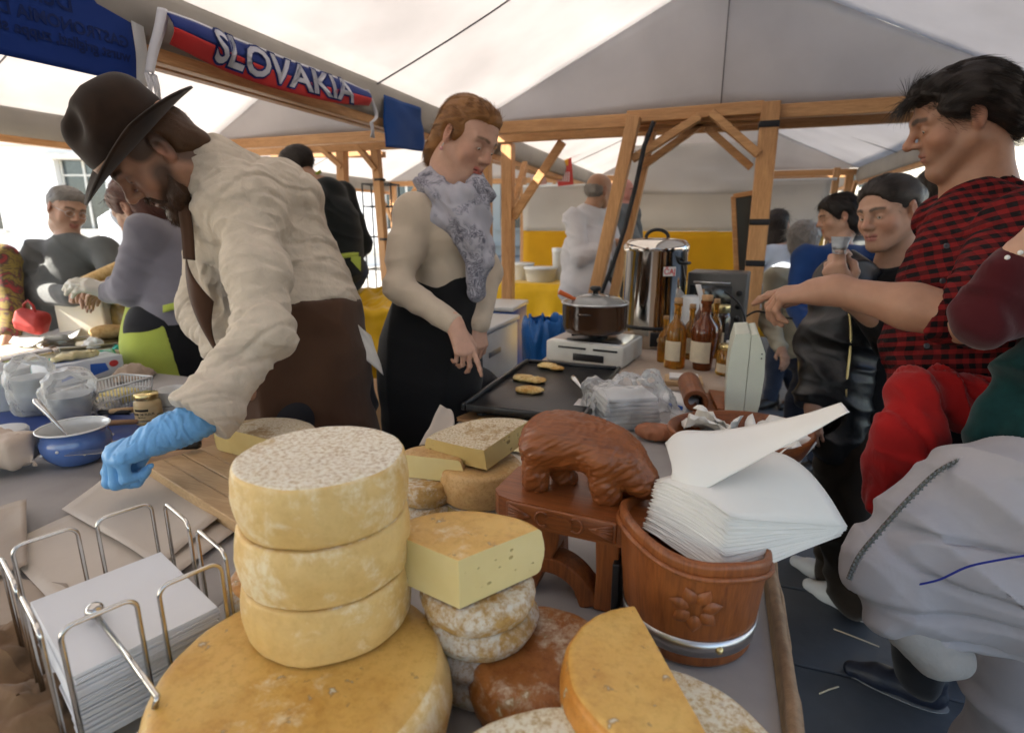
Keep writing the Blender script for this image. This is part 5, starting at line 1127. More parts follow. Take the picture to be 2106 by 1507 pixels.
# ================================================================ neighbour's sandwich table
m_oil = fabric('olive_cloth', (.50, .44, .32), weave=800, var=.12, vs=16, bmp=.2, col2=(.42, .37, .26))
nx0, nx1, ny0, ny1 = -4.3, -2.52, 1.60, 2.62
t = thing('sandwich_table', 'long table under a beige cloth printed with olive sprigs', 'table', (nx1, ny0, 0))
MB().box(((nx0-nx1)/2, (ny1-ny0)/2, TZ-.012), (nx1-nx0, ny1-ny0, .022), r=.004).obj('table_top', m_oil, t)
MB().grid(lambda u, v: (.004+.02*v*math.sin(u*14), u*(ny1-ny0), TZ-.001-v*.62), 40, 8).obj('cloth_side', m_oil, t, solid=.002); MB().grid(lambda u, v: (-u*(nx1-nx0), -.004-.02*v*math.sin(u*20), TZ-.001-v*.62), 50, 8).obj('cloth_side', m_oil, t, solid=.002)
m_lf = pm('olive_print', (.06, .09, .03), .8, var=.3, vs=40)
for k in range(7):
    y = .10+k*.15; z = TZ-.10-.03*(k % 2); sp_ = MB().tube([(.032, y-.05, z-.05), (.034, y, z), (.032, y+.05, z+.04)], .002, 5).obj('printed_sprig', m_lf, t)
    for q in range(12):
        f = q/11; yy = y-.05+.1*f; zz = z-.05+.09*f; an = R(60 if q % 2 else -70)+.4
        MB().add([(.036, yy, zz), (.038, yy+.012*math.cos(an-.3), zz+.03*math.sin(an-.3)), (.038, yy+.02*math.cos(an), zz+.045*math.sin(an)), (.038, yy+.012*math.cos(an+.5), zz+.03*math.sin(an+.5))], [(0, 1, 2, 3)]).obj('printed_leaf', m_lf, sp_)
for x, y in ((-.1, .1), (-.1, .9), (-1.7, .1), (-1.7, .9)): MB().beam((x, y, 0), (x, y, TZ-.024), .04, .04, up=(0, 1, 0)).obj('leg', m_leg, t)
T2 = TZ+.0005
m_blk = pm('feta_block', (.66, .62, .52), .5, var=.05, vs=10, sss=.15)
c_ = onz(172, 692, TZ)[:2]+A((-.06, .10)); carve(tag(MB().prism([(-.115, -.10), (.125, -.115), (.115, .10), (-.11, .11)], 0, .185).obj('cheese_block', m_blk, None, (*c_, T2), (0, 0, R(25))), 'big cream block of fresh cheese on the olive-print table', 'cheese'), .012, 3)
m_jarg = pm('pickle_jar', (.30, .22, .08), .2, var=.3, vs=20, trans=.2, spec=.7); c_ = onz(240, 690, TZ)[:2]+A((-.05, .12))
t = thing('pickle_jar', 'big glass jar of brown preserves behind the bread', 'jar', (*c_, T2)); MB().lathe([(.001, 0), (.085, 0), (.09, .006), (.09, .13), (.075, .15)], 36).obj('jar_body', m_jarg, t); MB().lathe([(.078, .15), (.08, .152), (.08, .172), (.001, .174)], 36).obj('lid', m_gold, t)
c_ = onz(193, 708, TZ)[:2]; t = thing('serving_tray', 'oval silver tray carrying a bread roll', 'tray', (*c_, T2), R(55)); m_sil = pm('silver_tray', (.7, .68, .62), .18, 1, var=.1, bmp=.05)
MB().lathe([(.001, .004), (.17, .004), (.19, .009), (.205, .020), (.212, .021), (.210, .017), (.19, .002), (.001, .0)], 64, sq=(1, .68)).obj('tray_body', m_sil, t); MB().tube([(.19*math.cos(a), .68*.19*math.sin(a), .0125) for a in np.linspace(0, 2*PI, 64, False)], .003, 6, closed=True).obj('beaded_edge', m_sil, t)
m_bread = cheese('bread_crust', (.55, .34, .12), (.66, .48, .24), amt=.2, ps=20, rough=.7, gs=12)
c_ = onz(228, 697, TZ)[:2]; s = Sdf(.005); s.ell((0, 0, .032), (.085, .05, .034)); P_, Q_ = s.build(); P_ = folds(P_, vnormals(P_, Q_), (0, 1, .3), 18, 6, .006, 1); tag(linkmesh('bread_roll', meshPQ('bread_roll', P_, Q_), m_bread, None, (*c_, T2+.006), (0, 0, R(40))), 'golden bread roll on the silver tray', 'bread')
c_ = onz(192, 715, TZ)[:2]; crumple('shaved_cheese', 'small heap of white shaved cheese on the silver tray', 'cheese', (*c_, T2+.006), .04, m_foam, 5, .8)
sheet('plastic_sheet', 'crumpled cloudy plastic sheet lying beside the cheese block', 'plastic sheet', [Z(20, 715), Z(140, 720), Z(170, 690), Z(60, 680)], T2+.004, m_film2, curl=.06, seed=2)
t = thing('red_tin', 'small red tin beside the pickle jar', 'tin', (*(onz(292, 690, TZ)[:2]+A((-.04, .1))), T2)); MB().box((0, 0, .05), (.07, .1, .10), r=.008).obj('tin_body', m_cred, t); MB().box((0.03, -.0505, .055), (.05, .002, .05), r=.001).obj('label', m_black, t)
crumple('paper_scraps', 'brown paper scraps heaped at the foot of the olive-print cloth', 'paper', (*onz(275, 778, TZ)[:2], TZ+.004), .06, m_kraft, 9, .7)
# ================================================================ behind the woman: chest, bin, yellow cover, cartons
m_app = pm('white_appliance', (.62, .62, .60), .35, var=.04); m_bl = pm('blue_plastic', (.02, .09, .38), .4, var=.15); m_blb = pm('blue_bag', (.015, .11, .36), .3, var=.25, vs=12, bmp=.5, bs=40, bd=.01)
t = thing('chest_freezer', 'white chest freezer behind the woman in the skirt', 'freezer', (-1.40, 3.05, 0)); MB().box((0, 0, .425), (.50, .62, .84), r=.012).obj('cabinet', m_app, t); MB().box((0, 0, .862), (.52, .64, .03), r=.008).obj('lid', m_app, t); MB().box((.253, -.1, .72), (.006, .18, .03), r=.002).obj('handle', m_leg, t)
t = thing('blue_crate', 'tall blue crate standing behind the chest freezer', 'crate', (-1.38, 3.62, 0), R(4)); MB().box((0, 0, .44), (.30, .40, .88), r=.01).obj('crate_body', m_bl, t); MB().box((0, 0, .895), (.32, .42, .03), r=.006).obj('crate_lid', m_app, t)
t = thing('bottle', 'clear plastic water bottle with blue cap on the freezer', 'bottle', (-1.36, 3.06, .878)); m_pet = filmm('clear_bottle', (.9, .95, 1), .16, .06)
MB().lathe([(.001, 0), (.036, 0), (.042, .006), (.043, .05), (.040, .075), (.043, .10), (.043, .18), (.036, .215), (.018, .262), (.014, .27), (.014, .282)], 32).obj('bottle_body', m_pet, t); MB().lathe([(.0165, .281), (.0165, .298), (.001, .299)], 20).obj('cap', m_bl, t); MB().lathe([(.0436, .06), (.0438, .11)], 32).obj('label', m_bl, t)
t = thing('cup_stack', 'tall stack of clear plastic cups on the freezer', 'cups', (-1.47, 3.0, .878)); me = MB().lathe([(.001, 0), (.028, 0), (.036, .10), (.038, .101)], 24).mesh('cup', True)
for k in range(16): linkmesh('cup', me, m_film2, t, (0, 0, .001+k*.0095))
t = thing('dish', 'clear wrapped dish of sliced cheese on the freezer', 'dish', (-1.33, 2.87, .878)); MB().lathe([(.001, 0), (.08, 0), (.115, .04), (.12, .045), (.112, .042), (.078, .005), (.001, .004)], 40).obj('dish_body', m_film2, t)
for k in range(6): MB().box((.03*math.cos(k*1.05), .03*math.sin(k*1.05), .015+.008*k), (.11, .07, .012), Matrix.Rotation(k*1.1, 3, 'Z'), .003).obj('cheese_slice', m_but, t)
t = thing('waste_bin', 'bin lined with a shiny blue plastic bag beside the freezer', 'bin', (-.86, 3.04, 0)); t.scale = (.72, .72, 1.36); MB().lathe([(.001, 0), (.15, 0), (.155, .006), (.185, .56), (.19, .565), (.182, .56), (.15, .02), (.001, .015)], 40).obj('bin_body', m_bl, t)
s = Sdf(.01); s.cone((0, 0, .25), (0, 0, .60), .175, .20, .02); s.cone((0, 0, .5), (0, 0, .7), .165, .175, .02, 'cut'); P_, Q_ = s.build(); P_ = folds(P_, vnormals(P_, Q_), (1, .6, 0), 20, 6, .03, 3); linkmesh('bag', meshPQ('bag', P_, Q_), m_blb, t)
m_yel = fabric('yellow_oilcloth', (.62, .36, .012), weave=500, rough=.35, var=.06, bmp=.05, fold=.45, fs=9)
yc = dep(775, 650, 3.3); t = thing('yellow_cover', 'crate draped in a crumpled yellow plastic sheet behind the woman', 'cover', (yc[0], yc[1], 0), R(22))
s = Sdf(.012); s.box((0, 0, .50), (.26, .28, .50), None, .05); P_, Q_ = s.build(); N_ = vnormals(P_, Q_); P_ = folds(P_, N_, (1, .7, .1), 9, 3, .10, 4); P_ = folds(P_, N_, (.7, -.7, .5), 16, 8, .04, 5); linkmesh('sheet', meshPQ('sheet', P_, Q_), m_yel, t)
m_ctn = pm('cardboard', (.36, .22, .12), .8, var=.12, vs=6)
cc = dep(775, 880, 2.5); t = thing('cardboard_box', 'brown cardboard carton standing on the ground behind the skirt', 'box', (cc[0], cc[1], 0), R(10)); MB().box((0, 0, .37), (.30, .30, .74), r=.003).obj('carton', m_ctn, t); MB().box((0, -.1505, .40), (.05, .002, .60)).obj('tape', m_kraft, t)
for sx_ in (-1, 1): MB().box((sx_*.19, 0, .76), (.12, .29, .004), Matrix.Rotation(sx_*R(-30), 3, 'Y')).obj('flap', m_ctn, t)
# wire rack, cardboard signs
t = thing('wire_rack', 'black wire display rack standing in the sunlit square', 'rack', aty(790, 520, 5.6)*A((1, 1, 0)), R(10)); rk = A((0, 0, 0))
for x in (-.16, .16):
    for y in (-.12, .12): MB().tube([(x, y, 0), (x, y, 1.86)], .009, 6).obj('upright', m_strap, t)
for z in (.5, .95, 1.3, 1.62, 1.85): MB().tube([(-.16, -.12, z), (.16, -.12, z), (.16, .12, z), (-.16, .12, z)], .007, 6, closed=True).obj('shelf_wire', m_strap, t)
for k, (px, lb) in enumerate(((1160, 'red hanging price sign with yellow emblem under the far tent'), (1105, 'pale pink hanging price sign under the far tent'))):
    c_ = aty(px, 340, 6.3); t = thing('hanging_sign', lb, 'sign', c_, R(12)); m_sg = pm('sign_red' if k == 0 else 'sign_pink', (.55, .06, .05) if k == 0 else (.66, .40, .36), .6, var=.1)
    MB().box((0, 0, 0), (.17, .006, .42), Matrix.Rotation(R(-6), 3, 'Y'), .001).obj('board', m_sg, t); MB().box((-.0, -.0045, .04), (.09, .003, .09), r=.001).obj('emblem', pm('sign_yellow', (.66, .35, .03), .6) if k == 0 else m_sign, t)
    for q in range(6): MB().box((-.055+q*.022, -.0045, -.12), (.011, .003, .10)).obj('letter_stroke', m_sign, t)
    MB().tube([(0, 0, .21), (0, 0, .4)], .002, 4).obj('cord', m_seam, t)
# ================================================================ the yellow stall behind
m_tarp = fabric('white_tarp', (.60, .57, .53), weave=300, var=.05, vs=2, trans=.3, fold=.2, fs=4, rough=.7); m_ytarp = fabric('yellow_tarp', (.66, .36, .012), weave=300, var=.06, vs=3, trans=.3, fold=.15, fs=4, rough=.7)
t = thing('tarp_wall', 'white and yellow tarpaulin wall behind the far stall', 'tarpaulin', (-.6, 6.9, 0))
MB().grid(lambda u, v: (-1.7+3.35*u, .02*n1(u*8, v*4), 1.36+v*.52), 40, 10).obj('white_band', m_tarp, t, solid=.002); MB().grid(lambda u, v: (-1.7+3.35*u, .025*n1(u*8+9, v*4), .2+v*1.158), 40, 12).obj('yellow_band', m_ytarp, t, solid=.002)
for x in (-1.72, -.55, .55, 1.7): MB().beam((x, .07, 0), (x, .07, 2.0), .06, .06, up=(0, 1, 0)).obj('stud', m_pinez, t)
MB().tube([(-1.72, 0, 1.885), (1.7, 0, 1.885)], .014, 8).obj('rope', m_foam, t)
t = thing('tarp_panel', 'plain white canvas side sheet hanging behind the timber frame', 'tarpaulin', (-.3, 6.2, 0)); pa = [aty(x, y, 6.2) for x, y in ((1290, 300), (1560, 290), (1560, 400), (1290, 400))]
MB().grid(lambda u, v: tuple(pa[0]*(1-u)*(1-v)+pa[1]*u*(1-v)+pa[2]*u*v+pa[3]*(1-u)*v-A((-.3, 6.2, 0))+A((0, .02*n1(u*5, v*5), 0))), 20, 10).obj('sheet', m_tarp, t, solid=.002)
t = thing('yellow_table', 'serving table under a glossy yellow cloth in the far stall', 'table', (-1.2, 5.6, 0)); MB().box((0, .4, .83), (2.3, .8, .03), r=.01).obj('table_top', m_yel, t)
MB().grid(lambda u, v: (-1.15+2.3*u, -.006-.03*v*(1+math.sin(u*40)), .84-v*.75), 80, 8).obj('cloth_front', m_yel, t, solid=.002)
for x in (-1.1, 1.1): MB().beam((x, .1, 0), (x, .1, .814), .05, .05, up=(0, 1, 0)).obj('leg', m_leg, t); 
def tub(label, x, y, r, h, grp='white tubs on the yellow table'):
    t = thing('food_tub', label, 'tub', (x, y, .8455), 0, grp); MB().lathe([(.001, 0), (r*.85, 0), (r*.88, .004), (r, h*.85), (r*1.04, h*.86), (r*1.04, h), (.001, h)], 28).obj('tub_body', m_app, t); MB().lathe([(r*1.045, h*.87), (r*1.06, h*.88), (r*1.06, h*.98), (r*1.04, h)], 28).obj('lid_ring', m_app, t)
tub('wide white tub on the yellow table', -1.75, 5.85, .17, .15); tub('narrow white pot behind the wide tub', -1.62, 6.1, .07, .34); tub('white pot at the end of the yellow table', -2.0, 6.0, .12, .18)
t = thing('coffee_grinder', 'steel and glass coffee grinder on the yellow table', 'grinder', (-1.28, 5.8, .8455)); MB().box((0, 0, .06), (.20, .20, .12), r=.01).obj('base', m_app, t); MB().box((0, -.1015, .06), (.12, .004, .07)).obj('panel', m_black, t); MB().cyl((0, 0, .12), (0, 0, .36), .055, .065, 28).obj('hopper', m_lidg, t); MB().box((-.02, 0, .38), (.12, .10, .05), r=.01).obj('cap', m_black, t)
# dark panel beside the post
pa = [aty(x, y, 4.02) for x, y in ((1508, 404), (1552, 396), (1548, 690), (1520, 690))]; po_ = A((pa[3][0], 4.02, 0)); t = thing('display_board', 'dark framed board leaning beside the timber post', 'board', po_); pv = [q-po_ for q in pa]
carve(MB().add([tuple(q) for q in pv]+[tuple(q+A((.0, .03, 0))) for q in pv], [(0, 1, 2, 3), (7, 6, 5, 4), (0, 4, 5, 1), (1, 5, 6, 2), (2, 6, 7, 3), (3, 7, 4, 0)], 0, False).obj('panel', pm('dark_board', (.035, .035, .03), .4), t), .002)
MB().beam(pv[0], pv[3], .03, .03, up=(0, 1, 0)).obj('frame_edge', m_pine, t); MB().beam(pv[0], pv[1], .03, .025, up=(0, 1, 0)).obj('frame_edge', m_pine, t)
# ================================================================ people
CFv = A((-math.sin(YAW)*math.cos(PITCH), math.cos(YAW)*math.cos(PITCH), -math.sin(PITCH))); CRv = A((math.cos(YAW), math.sin(YAW), 0)); CUv = np.cross(CRv, CFv)
def cv(r, u, f): return r*CRv+u*CUv+f*CFv
def LB(px, py):
    d = nrm(ray(px, py)); r = nrm(np.cross(d, CUv)); u = np.cross(r, d); return lambda a, b, c: a*r+b*u+c*d
SKIN = attrmat('skin', .48, .12, .12, 500, .4, .10, 60); m_eye = pm('eye_white', (.60, .57, .53), .15, var=.03, bmp=0, spec=.6); m_iris = pm('iris', (.05, .03, .015), .1, var=.2, bmp=0, spec=.7)
def head(s, H, wide=1, jaw=1, nose=1, brow=1, lip=1, neck=None, nr=(.058, .062), ears=True, slit=0):
    """skull, jaw, brow, sockets, nose, lips, ears in the head's own frame (y = face, z = crown)"""
    k = H.k; E = lambda c, r, kk=.02, op='u', M=None: s.ell(H(*c), A(r)*k, H.M if M is None else H.M @ M, kk*k, op)
    Cn = lambda a, b, ra, rb, kk=.015, op='u': s.cone(H(*a), H(*b), ra*k, rb*k, kk*k, op)
    E((0, -.018, .034), (.077*wide, .096, .086)); E((0, .030, .040), (.066*wide, .058, .064), .03); E((0, .034, -.028), (.060*wide, .056, .078), .03)
    for x in (-1, 1):
        Cn((x*.052*wide, -.002, -.050), (x*.020, .066, -.098*jaw), .028, .021, .03); E((x*.040*wide, .060, -.026), (.026, .024, .026), .025)
        Cn((x*.012, .0905, .028), (x*.046, .0740, .026), .0105*brow, .0085, .02)
    E((0, .074, -.100*jaw), (.024, .018, .018), .02)
    if neck is not None: Cn((0, -.022, -.045), (0, -.030, -.10), .055, .056, .02); s.cone(H(0, -.028, -.075), neck, nr[0], nr[1], .03)
    for x in (-1, 1): E((x*.033, .098, .004), (.0185, .014, .0115), .014, 'cut')
    for x in (-1, 1): E((x*.0325, .0775, .004), (.0152, .0135, .0130), .004)
    if slit:
        for x in (-1, 1): E((x*.0325, .0925, .0005), (.0130, .0075, slit), .0015, 'cut')
    Cn((0, .087, .024), (0, .112*nose, -.018), .0075, .0105, .016); E((0, .113*nose, -.024), (.0125, .0125, .0110), .010)
    for x in (-1, 1): E((x*.0125, .101, -.028), (.0085, .0105, .0082), .008)
    E((0, .076, -.060), (.030, .019, .024), .022)
    Cn((-.021, .0875, -.0585), (0, .0965, -.0560), .0035*lip, .0056*lip, .006); Cn((.021, .0875, -.0585), (0, .0965, -.0560), .0035*lip, .0056*lip, .006); Cn((-.016, .0880, -.0680), (.016, .0880, -.0680), .0062*lip, .0062*lip, .008); E((0, .0915, -.0685), (.012, .007, .0065*lip), .006)
    Cn((-.024, .0955, -.0622), (.024, .0955, -.0622), .0022, .0022, .004, 'cut')
    if ears:
        for x in (-1, 1):
            Mx = eul(0, 0, x*-22); E((x*.080*wide, -.016, .000), (.0085, .0190, .0315), .008, 'u', Mx); E((x*.079*wide, -.010, -.024), (.008, .011, .013), .008); E((x*.089*wide, -.010, .002), (.0075, .0095, .0165), .005, 'cut', Mx)
def face_paint(H, skin, lipc=(.40, .14, .11), browc=(.05, .03, .02), bt=.004, blush=.25, lash=.8):
    k = H.k; q = []
    w_ = lambda a, b, r, so_, c, st: q.append((H(*a), H(*b), r*k, so_*k, c, st))
    red = (skin[0]*.95, skin[1]*.62, skin[2]*.55)
    for x in (-1, 1):
        w_((x*.048, .062, -.026), (x*.040, .070, -.030), .012, .03, red, blush); w_((x*.086, -.016, -.02), (x*.086, -.016, .025), .01, .018, red, .45)
        w_((x*.015, .098, .0285), (x*.030, .097, .0335), bt*.9, .004, browc, .9); w_((x*.030, .097, .0335), (x*.050, .080, .0285), bt*.7, .004, browc, .85)
        w_((x*.022, .093, -.0005), (x*.044, .088, -.001), .0012, .0022, (.03, .02, .015), lash)
    w_((0, .118, -.024), (0, .112, -.012), .008, .015, red, .35); w_((-.018, .096, -.0575), (.018, .096, -.0575), .0045, .005, lipc, .85); w_((-.013, .096, -.0685), (.013, .096, -.0685), .0052, .006, lipc, .85); w_((-.022, .094, -.0622), (.022, .094, -.0622), .0012, .0018, (.10, .03, .025), .9)
    return q
def eyes(H, par, base, gaze=(0, 0), both=True):
    """eyeballs that show between the lids"""
    k = H.k
    for x in ((-1, 1) if both else (1,)):
        c = H(x*.0325, .0772, .0030)-A(base); mb = MB(); mb.sphere((0, 0, 0), .0126*k, 16, 12); e = mb.obj('eyeball', m_eye, par, c)
        d = H.M @ nrm((gaze[0], 1, gaze[1])); MB().sphere(tuple(d*.0066*k), .0066*k, 14, 10).obj('iris', m_iris, e)
def hand(s, F, curls, thumb=((.040, .040, -.014), (.052, .066, -.020), (.050, .088, -.024)), spread=.05, fat=1.0, k=.006):
    """frame at the wrist: y to the fingers, x to the thumb side, z out of the back"""
    K = F.k; rad = lambda r: r*K*fat
    s.cone(F(0, -.035, 0), F(.004, .02, 0), rad(.026), rad(.027), .02*K)
    for x, y in ((.026, .080), (.009, .086), (-.009, .084), (-.026, .076)): s.cone(F(x*.55, .012, -.001), F(x, y, .0), rad(.0150), rad(.0115), .014*K)
    s.ell(F(.018, .035, -.010), A((.017, .026, .013))*K*fat, F.M, .012*K)
    Ls = ((.040, .025, .020), (.044, .028, .022), (.041, .027, .021), (.032, .021, .018))
    for i, (x, y) in enumerate(((.026, .080), (.009, .086), (-.009, .084), (-.026, .076))):
        p = A((x, y, .0)); an = 0; sp = (1.5-i)*spread; c_ = curls[i]; r_ = (.0102, .0104, .0100, .0088)[i]
        for j, L in enumerate(Ls[i]):
            an += R(c_[j]); d = A((math.sin(sp)*math.cos(an), math.cos(sp)*math.cos(an), -math.sin(an))); e = p+d*L
            s.cone(F(*p), F(*e), rad(r_), rad(r_*(.90 if j < 2 else .78)), .003*K); s.ell(F(*p), (rad(r_*1.05),)*3, None, .003*K); p = e; r_ *= .92
    t0 = A((.022, .018, -.006)); rr = (.0150, .0125, .0112, .0090)
    pts = [t0]+[A(q) for q in thumb]
    for j in range(3): s.cone(F(*pts[j]), F(*pts[j+1]), rad(rr[j]), rad(rr[j+1]), .006*K)
    return s
FIST = ((80, 85, 45),)*4; RELAX = ((22, 25, 15), (28, 30, 18), (32, 32, 20), (36, 32, 20)); POINT = ((12, 8, 5), (50, 60, 30), (62, 65, 35), (66, 65, 35))
def person(label, base, group=None): return thing('person', label, 'person', base, 0, group)
def body(par, base, s, skin, strokes, name='body', it=0):
    P_, Q_ = s.build()
    if it: P_ = relax(P_, Q_, it, .3)
    return linkmesh(name, meshPQ(name, P_, Q_, base, paint(P_, skin, strokes)), SKIN, par)
def cloth(par, base, s, mat, name, fl=(), it=1, uv=None, mn=None):
    P_, Q_ = s.build(); P_ = relax(P_, Q_, it, .5)
    for f in fl: N_ = vnormals(P_, Q_); P_ = folds(P_, N_, *f[:4], **(f[4] if len(f) > 4 else {}))
    return linkmesh(name, meshPQ(name, P_, Q_, base, None, uv(P_) if uv else None), mat, par)
def strandmesh(P0, D0, n, L, seg, r, seed, drift=(0, 0, 0), wig=.15, base=(0, 0, 0), name='hair_strands', keep=None):
    """n thin tapering hairs starting on given points along given directions, following the drift"""
    rg = np.random.RandomState(seed); ix = rg.randint(0, len(P0), n); p = P0[ix].copy(); d = D0[ix].copy(); N = len(p)
    lens = L*(.6+.8*rg.rand(N)); st = (lens/seg)[:, None]; pts = [p]; w0 = rg.randn(N, 3)*wig
    for k in range(seg):
        d = d+A(drift)*(1/seg)+w0*.35+rg.randn(N, 3)*wig*.25; d /= np.linalg.norm(d, axis=1, keepdims=True); p = p+d*st; pts.append(p)
    pts = np.stack(pts, 1); t = pts[:, 1]-pts[:, 0]; t /= np.linalg.norm(t, axis=1, keepdims=True)
    a = np.cross(t, rg.randn(N, 3)); a /= np.linalg.norm(a, axis=1, keepdims=True); b = np.cross(t, a)
    V = []; K = seg+1
    for k in range(K):
        rr = r*(1-.85*(k/seg)**2)
        for j in range(3): an = 2*PI*j/3; V.append(pts[:, k]+(a*math.cos(an)+b*math.sin(an))*rr)
    V = np.stack(V, 1).reshape(-1, 3); F_ = []
    for k in range(seg):
        for j in range(3): F_.append([k*3+j, k*3+(j+1) % 3, (k+1)*3+(j+1) % 3, (k+1)*3+j])
    Q_ = (np.arange(N)[:, None, None]*K*3+A(F_)[None]).reshape(-1, 4)
    return meshPQ(name, V, Q_, base)
def hairmat(name, c, c2): 
    if name in MATS: return MATS[name]
    m, nt, b = newmat(name); g = nd(nt, 'ShaderNodeNewGeometry'); f = noise(nt, coords(nt), 30, 3)
    c_ = mix(nt, .25, ramp(nt, g.outputs['Random Per Island'], [(.0, c4(c, .8)), (.6, c4([(a+b_)/2 for a, b_ in zip(c, c2)])), (1, c4(c2))]), ramp(nt, f, [(.35, c4(c)), (.65, c4(c2))]))
    nt.links.new(c_, b.inputs['Base Color']); b.inputs['Roughness'].default_value = .5; b.inputs['Specular IOR Level'].default_value = .3; bump(nt, b, noise(nt, coords(nt), 220, 3), .4, .002); MATS[name] = m; return m
def flowhair(par, base, s, mat, flow, n=2500, L=.05, r=.0007, wig=.12, drift=(0, 0, 0), seed=1, name='hair', amp=.002, fa=12, fp=95, axis=None, lift=.05):
    """hair mass with grooves along the flow, plus single strands on top"""
    P_, Q_ = s.build(); P_ = relax(P_, Q_, 1, .4); N_ = vnormals(P_, Q_); Dv = flow(P_); Dv = Dv-N_*(Dv*N_).sum(1, keepdims=True); Dv /= np.linalg.norm(Dv, axis=1, keepdims=True)+1e-9
    B_ = np.cross(Dv, N_); u = (P_*B_).sum(1)*1.0
    g = vnoise(np.c_[P_ @ cv(1, 0, 0)*fp*.55, P_ @ cv(0, 1, 0)*fp*.55, P_ @ cv(0, 0, 1)*fp*.55]*1.0+70)
    # grooves: noise sampled with the position squeezed along the flow direction
    m_ = nrm(Dv.mean(0)) if axis is None else nrm(axis); h = P_ @ m_; q = P_-h[:, None]*m_; g = vnoise(q*fp+m_*h[:, None]*fa+33); P2 = P_+N_*((g-.5)*2*amp)[:, None]
    o = linkmesh(name, meshPQ(name, P2, Q_, base), mat, par)
    if n: linkmesh('hair_strands', strandmesh(P2-N_*.0015, Dv+N_*lift, n, L, 5, r, seed, drift, wig, base), mat, o)
    return o
def plane_uv(ax1, ax2, o=(0, 0, 0)): 
    return lambda P_: np.c_[(P_-A(o)) @ nrm(ax1), (P_-A(o)) @ nrm(ax2), np.zeros(len(P_))]
# ---------------------------------------------------------------- the cheesemonger in the hat
m_linen = fabric('linen_shirt', (.53, .455, .37), weave=650, var=.10, vs=22, bmp=.6, rough=.95, fold=.45, fs=26)
m_apron = fabric('brown_apron', (.060, .028, .015), weave=900, var=.15, vs=7, bmp=.25, rough=.8, fold=.2, fs=9)
m_felt = fabric('hat_felt', (.011, .006, .004), weave=400, var=.35, vs=9, bmp=.35, rough=.8, col2=(.022, .011, .006)); m_lea = pm('hat_leather', (.15, .06, .018), .5, var=.3, vs=30)
base = A((-1.02, 1.28, 0)); man = person('bearded cheesemonger in felt hat, linen shirt and brown apron bending to cut', base)
sk = (.37, .195, .125)
hd = D_h = dep(318, 318, 1.36); lb = LB(300, 300); up_h = nrm(lb(-.84, .54, .0)); fwd_h = nrm(lb(-.54, -.83, -.10)); H = Fr(hd, look(fwd_h, up_h), 1.0)
nk = dep(450, 360, 1.44)
shN, elN, wrN = dep(508, 425, 1.40), dep(540, 690, 1.27), dep(400, 842, 1.17); shF, elF, wrF = dep(450, 390, 1.70), dep(430, 640, 1.66), dep(520, 800, 1.45)
pel, wst, chs = dep(640, 790, 1.62), dep(612, 640, 1.60), dep(510, 440, 1.55)
s = Sdf(.0034); head(s, H, jaw=1.05, nose=1.03, neck=nk, nr=(.053, .060), brow=1.15)
s.chain([nk, chs, wst], [.07, .10, .10], .05); s.cone(chs, shN, .06, .05, .05); s.cone(chs, shF, .06, .05, .05); s.chain([shN, elN, wrN], [.05, .042, .03], .02); s.chain([shF, elF, wrF], [.05, .042, .03], .02)
bd_c = (.045, .020, .010); stx = face_paint(H, sk, (.36, .14, .11), (.06, .028, .015), .005)
for x in (-1, 1): stx += [(H(x*.062, .03, -.035), H(x*.055, .05, -.075), .016, .020, bd_c, .85), (H(x*.05, .055, -.08), H(0, .085, -.095), .020, .018, bd_c, .95)]
stx += [(H(-.022, .098, -.047), H(.022, .098, -.047), .004, .006, bd_c, .85), (H(-.06, -.07, -.02), H(.06, -.07, -.02), .05, .02, (.04, .022, .014), .8), (H(-.075, -.04, .03), H(-.07, .02, .03), .022, .012, (.04, .022, .014), .9), (H(.075, -.04, .03), H(.07, .02, .03), .022, .012, (.04, .022, .014), .9)]
bo = body(man, base, s, sk, stx)
m_brown = hairmat('brown_beard', (.035, .015, .007), (.075, .034, .014))
# beard and cropped hair
s = Sdf(.004); E = lambda c, r, kk=.02, op='u': s.ell(H(*c), A(r), H.M, kk, op)
for x in (-1, 1): s.cone(H(x*.060, .012, -.03), H(x*.050, .045, -.085), .012, .020, .02); s.cone(H(x*.050, .045, -.085), H(0, .078, -.115), .022, .026, .02); s.cone(H(x*.024, .086, -.052), H(x*.028, .078, -.085), .008, .012, .012); s.cone(H(0, .098, -.046), H(x*.024, .090, -.052), .0055, .006, .006)
E((0, .07, -.125), (.035, .026, .028)); s.ell(H(0, .092, -.064), A((.020, .012, .010)), H.M, .006, 'cut')
flowhair(man, base, s, m_brown, lambda P_: np.tile(H.M @ nrm((0, .35, -1)), (len(P_), 1)), 3200, .016, .0006, .35, seed=2, name='beard', amp=.002)
s = Sdf(.004); s.ell(H(0, -.042, .012), A((.081, .080, .078)), H.M); s.cone(H(-.04, -.085, -.05), H(.04, -.085, -.05), .028, .028, .03)
for x in (-1, 1): s.ell(H(x*.082, -.014, -.004), A((.02, .026, .036)), H.M, .01, 'cut')
flowhair(man, base, s, m_brown, lambda P_: np.tile(H.M @ nrm((0, -.3, -1)), (len(P_), 1)), 2500, .010, .0005, .25, seed=3, amp=.0015)
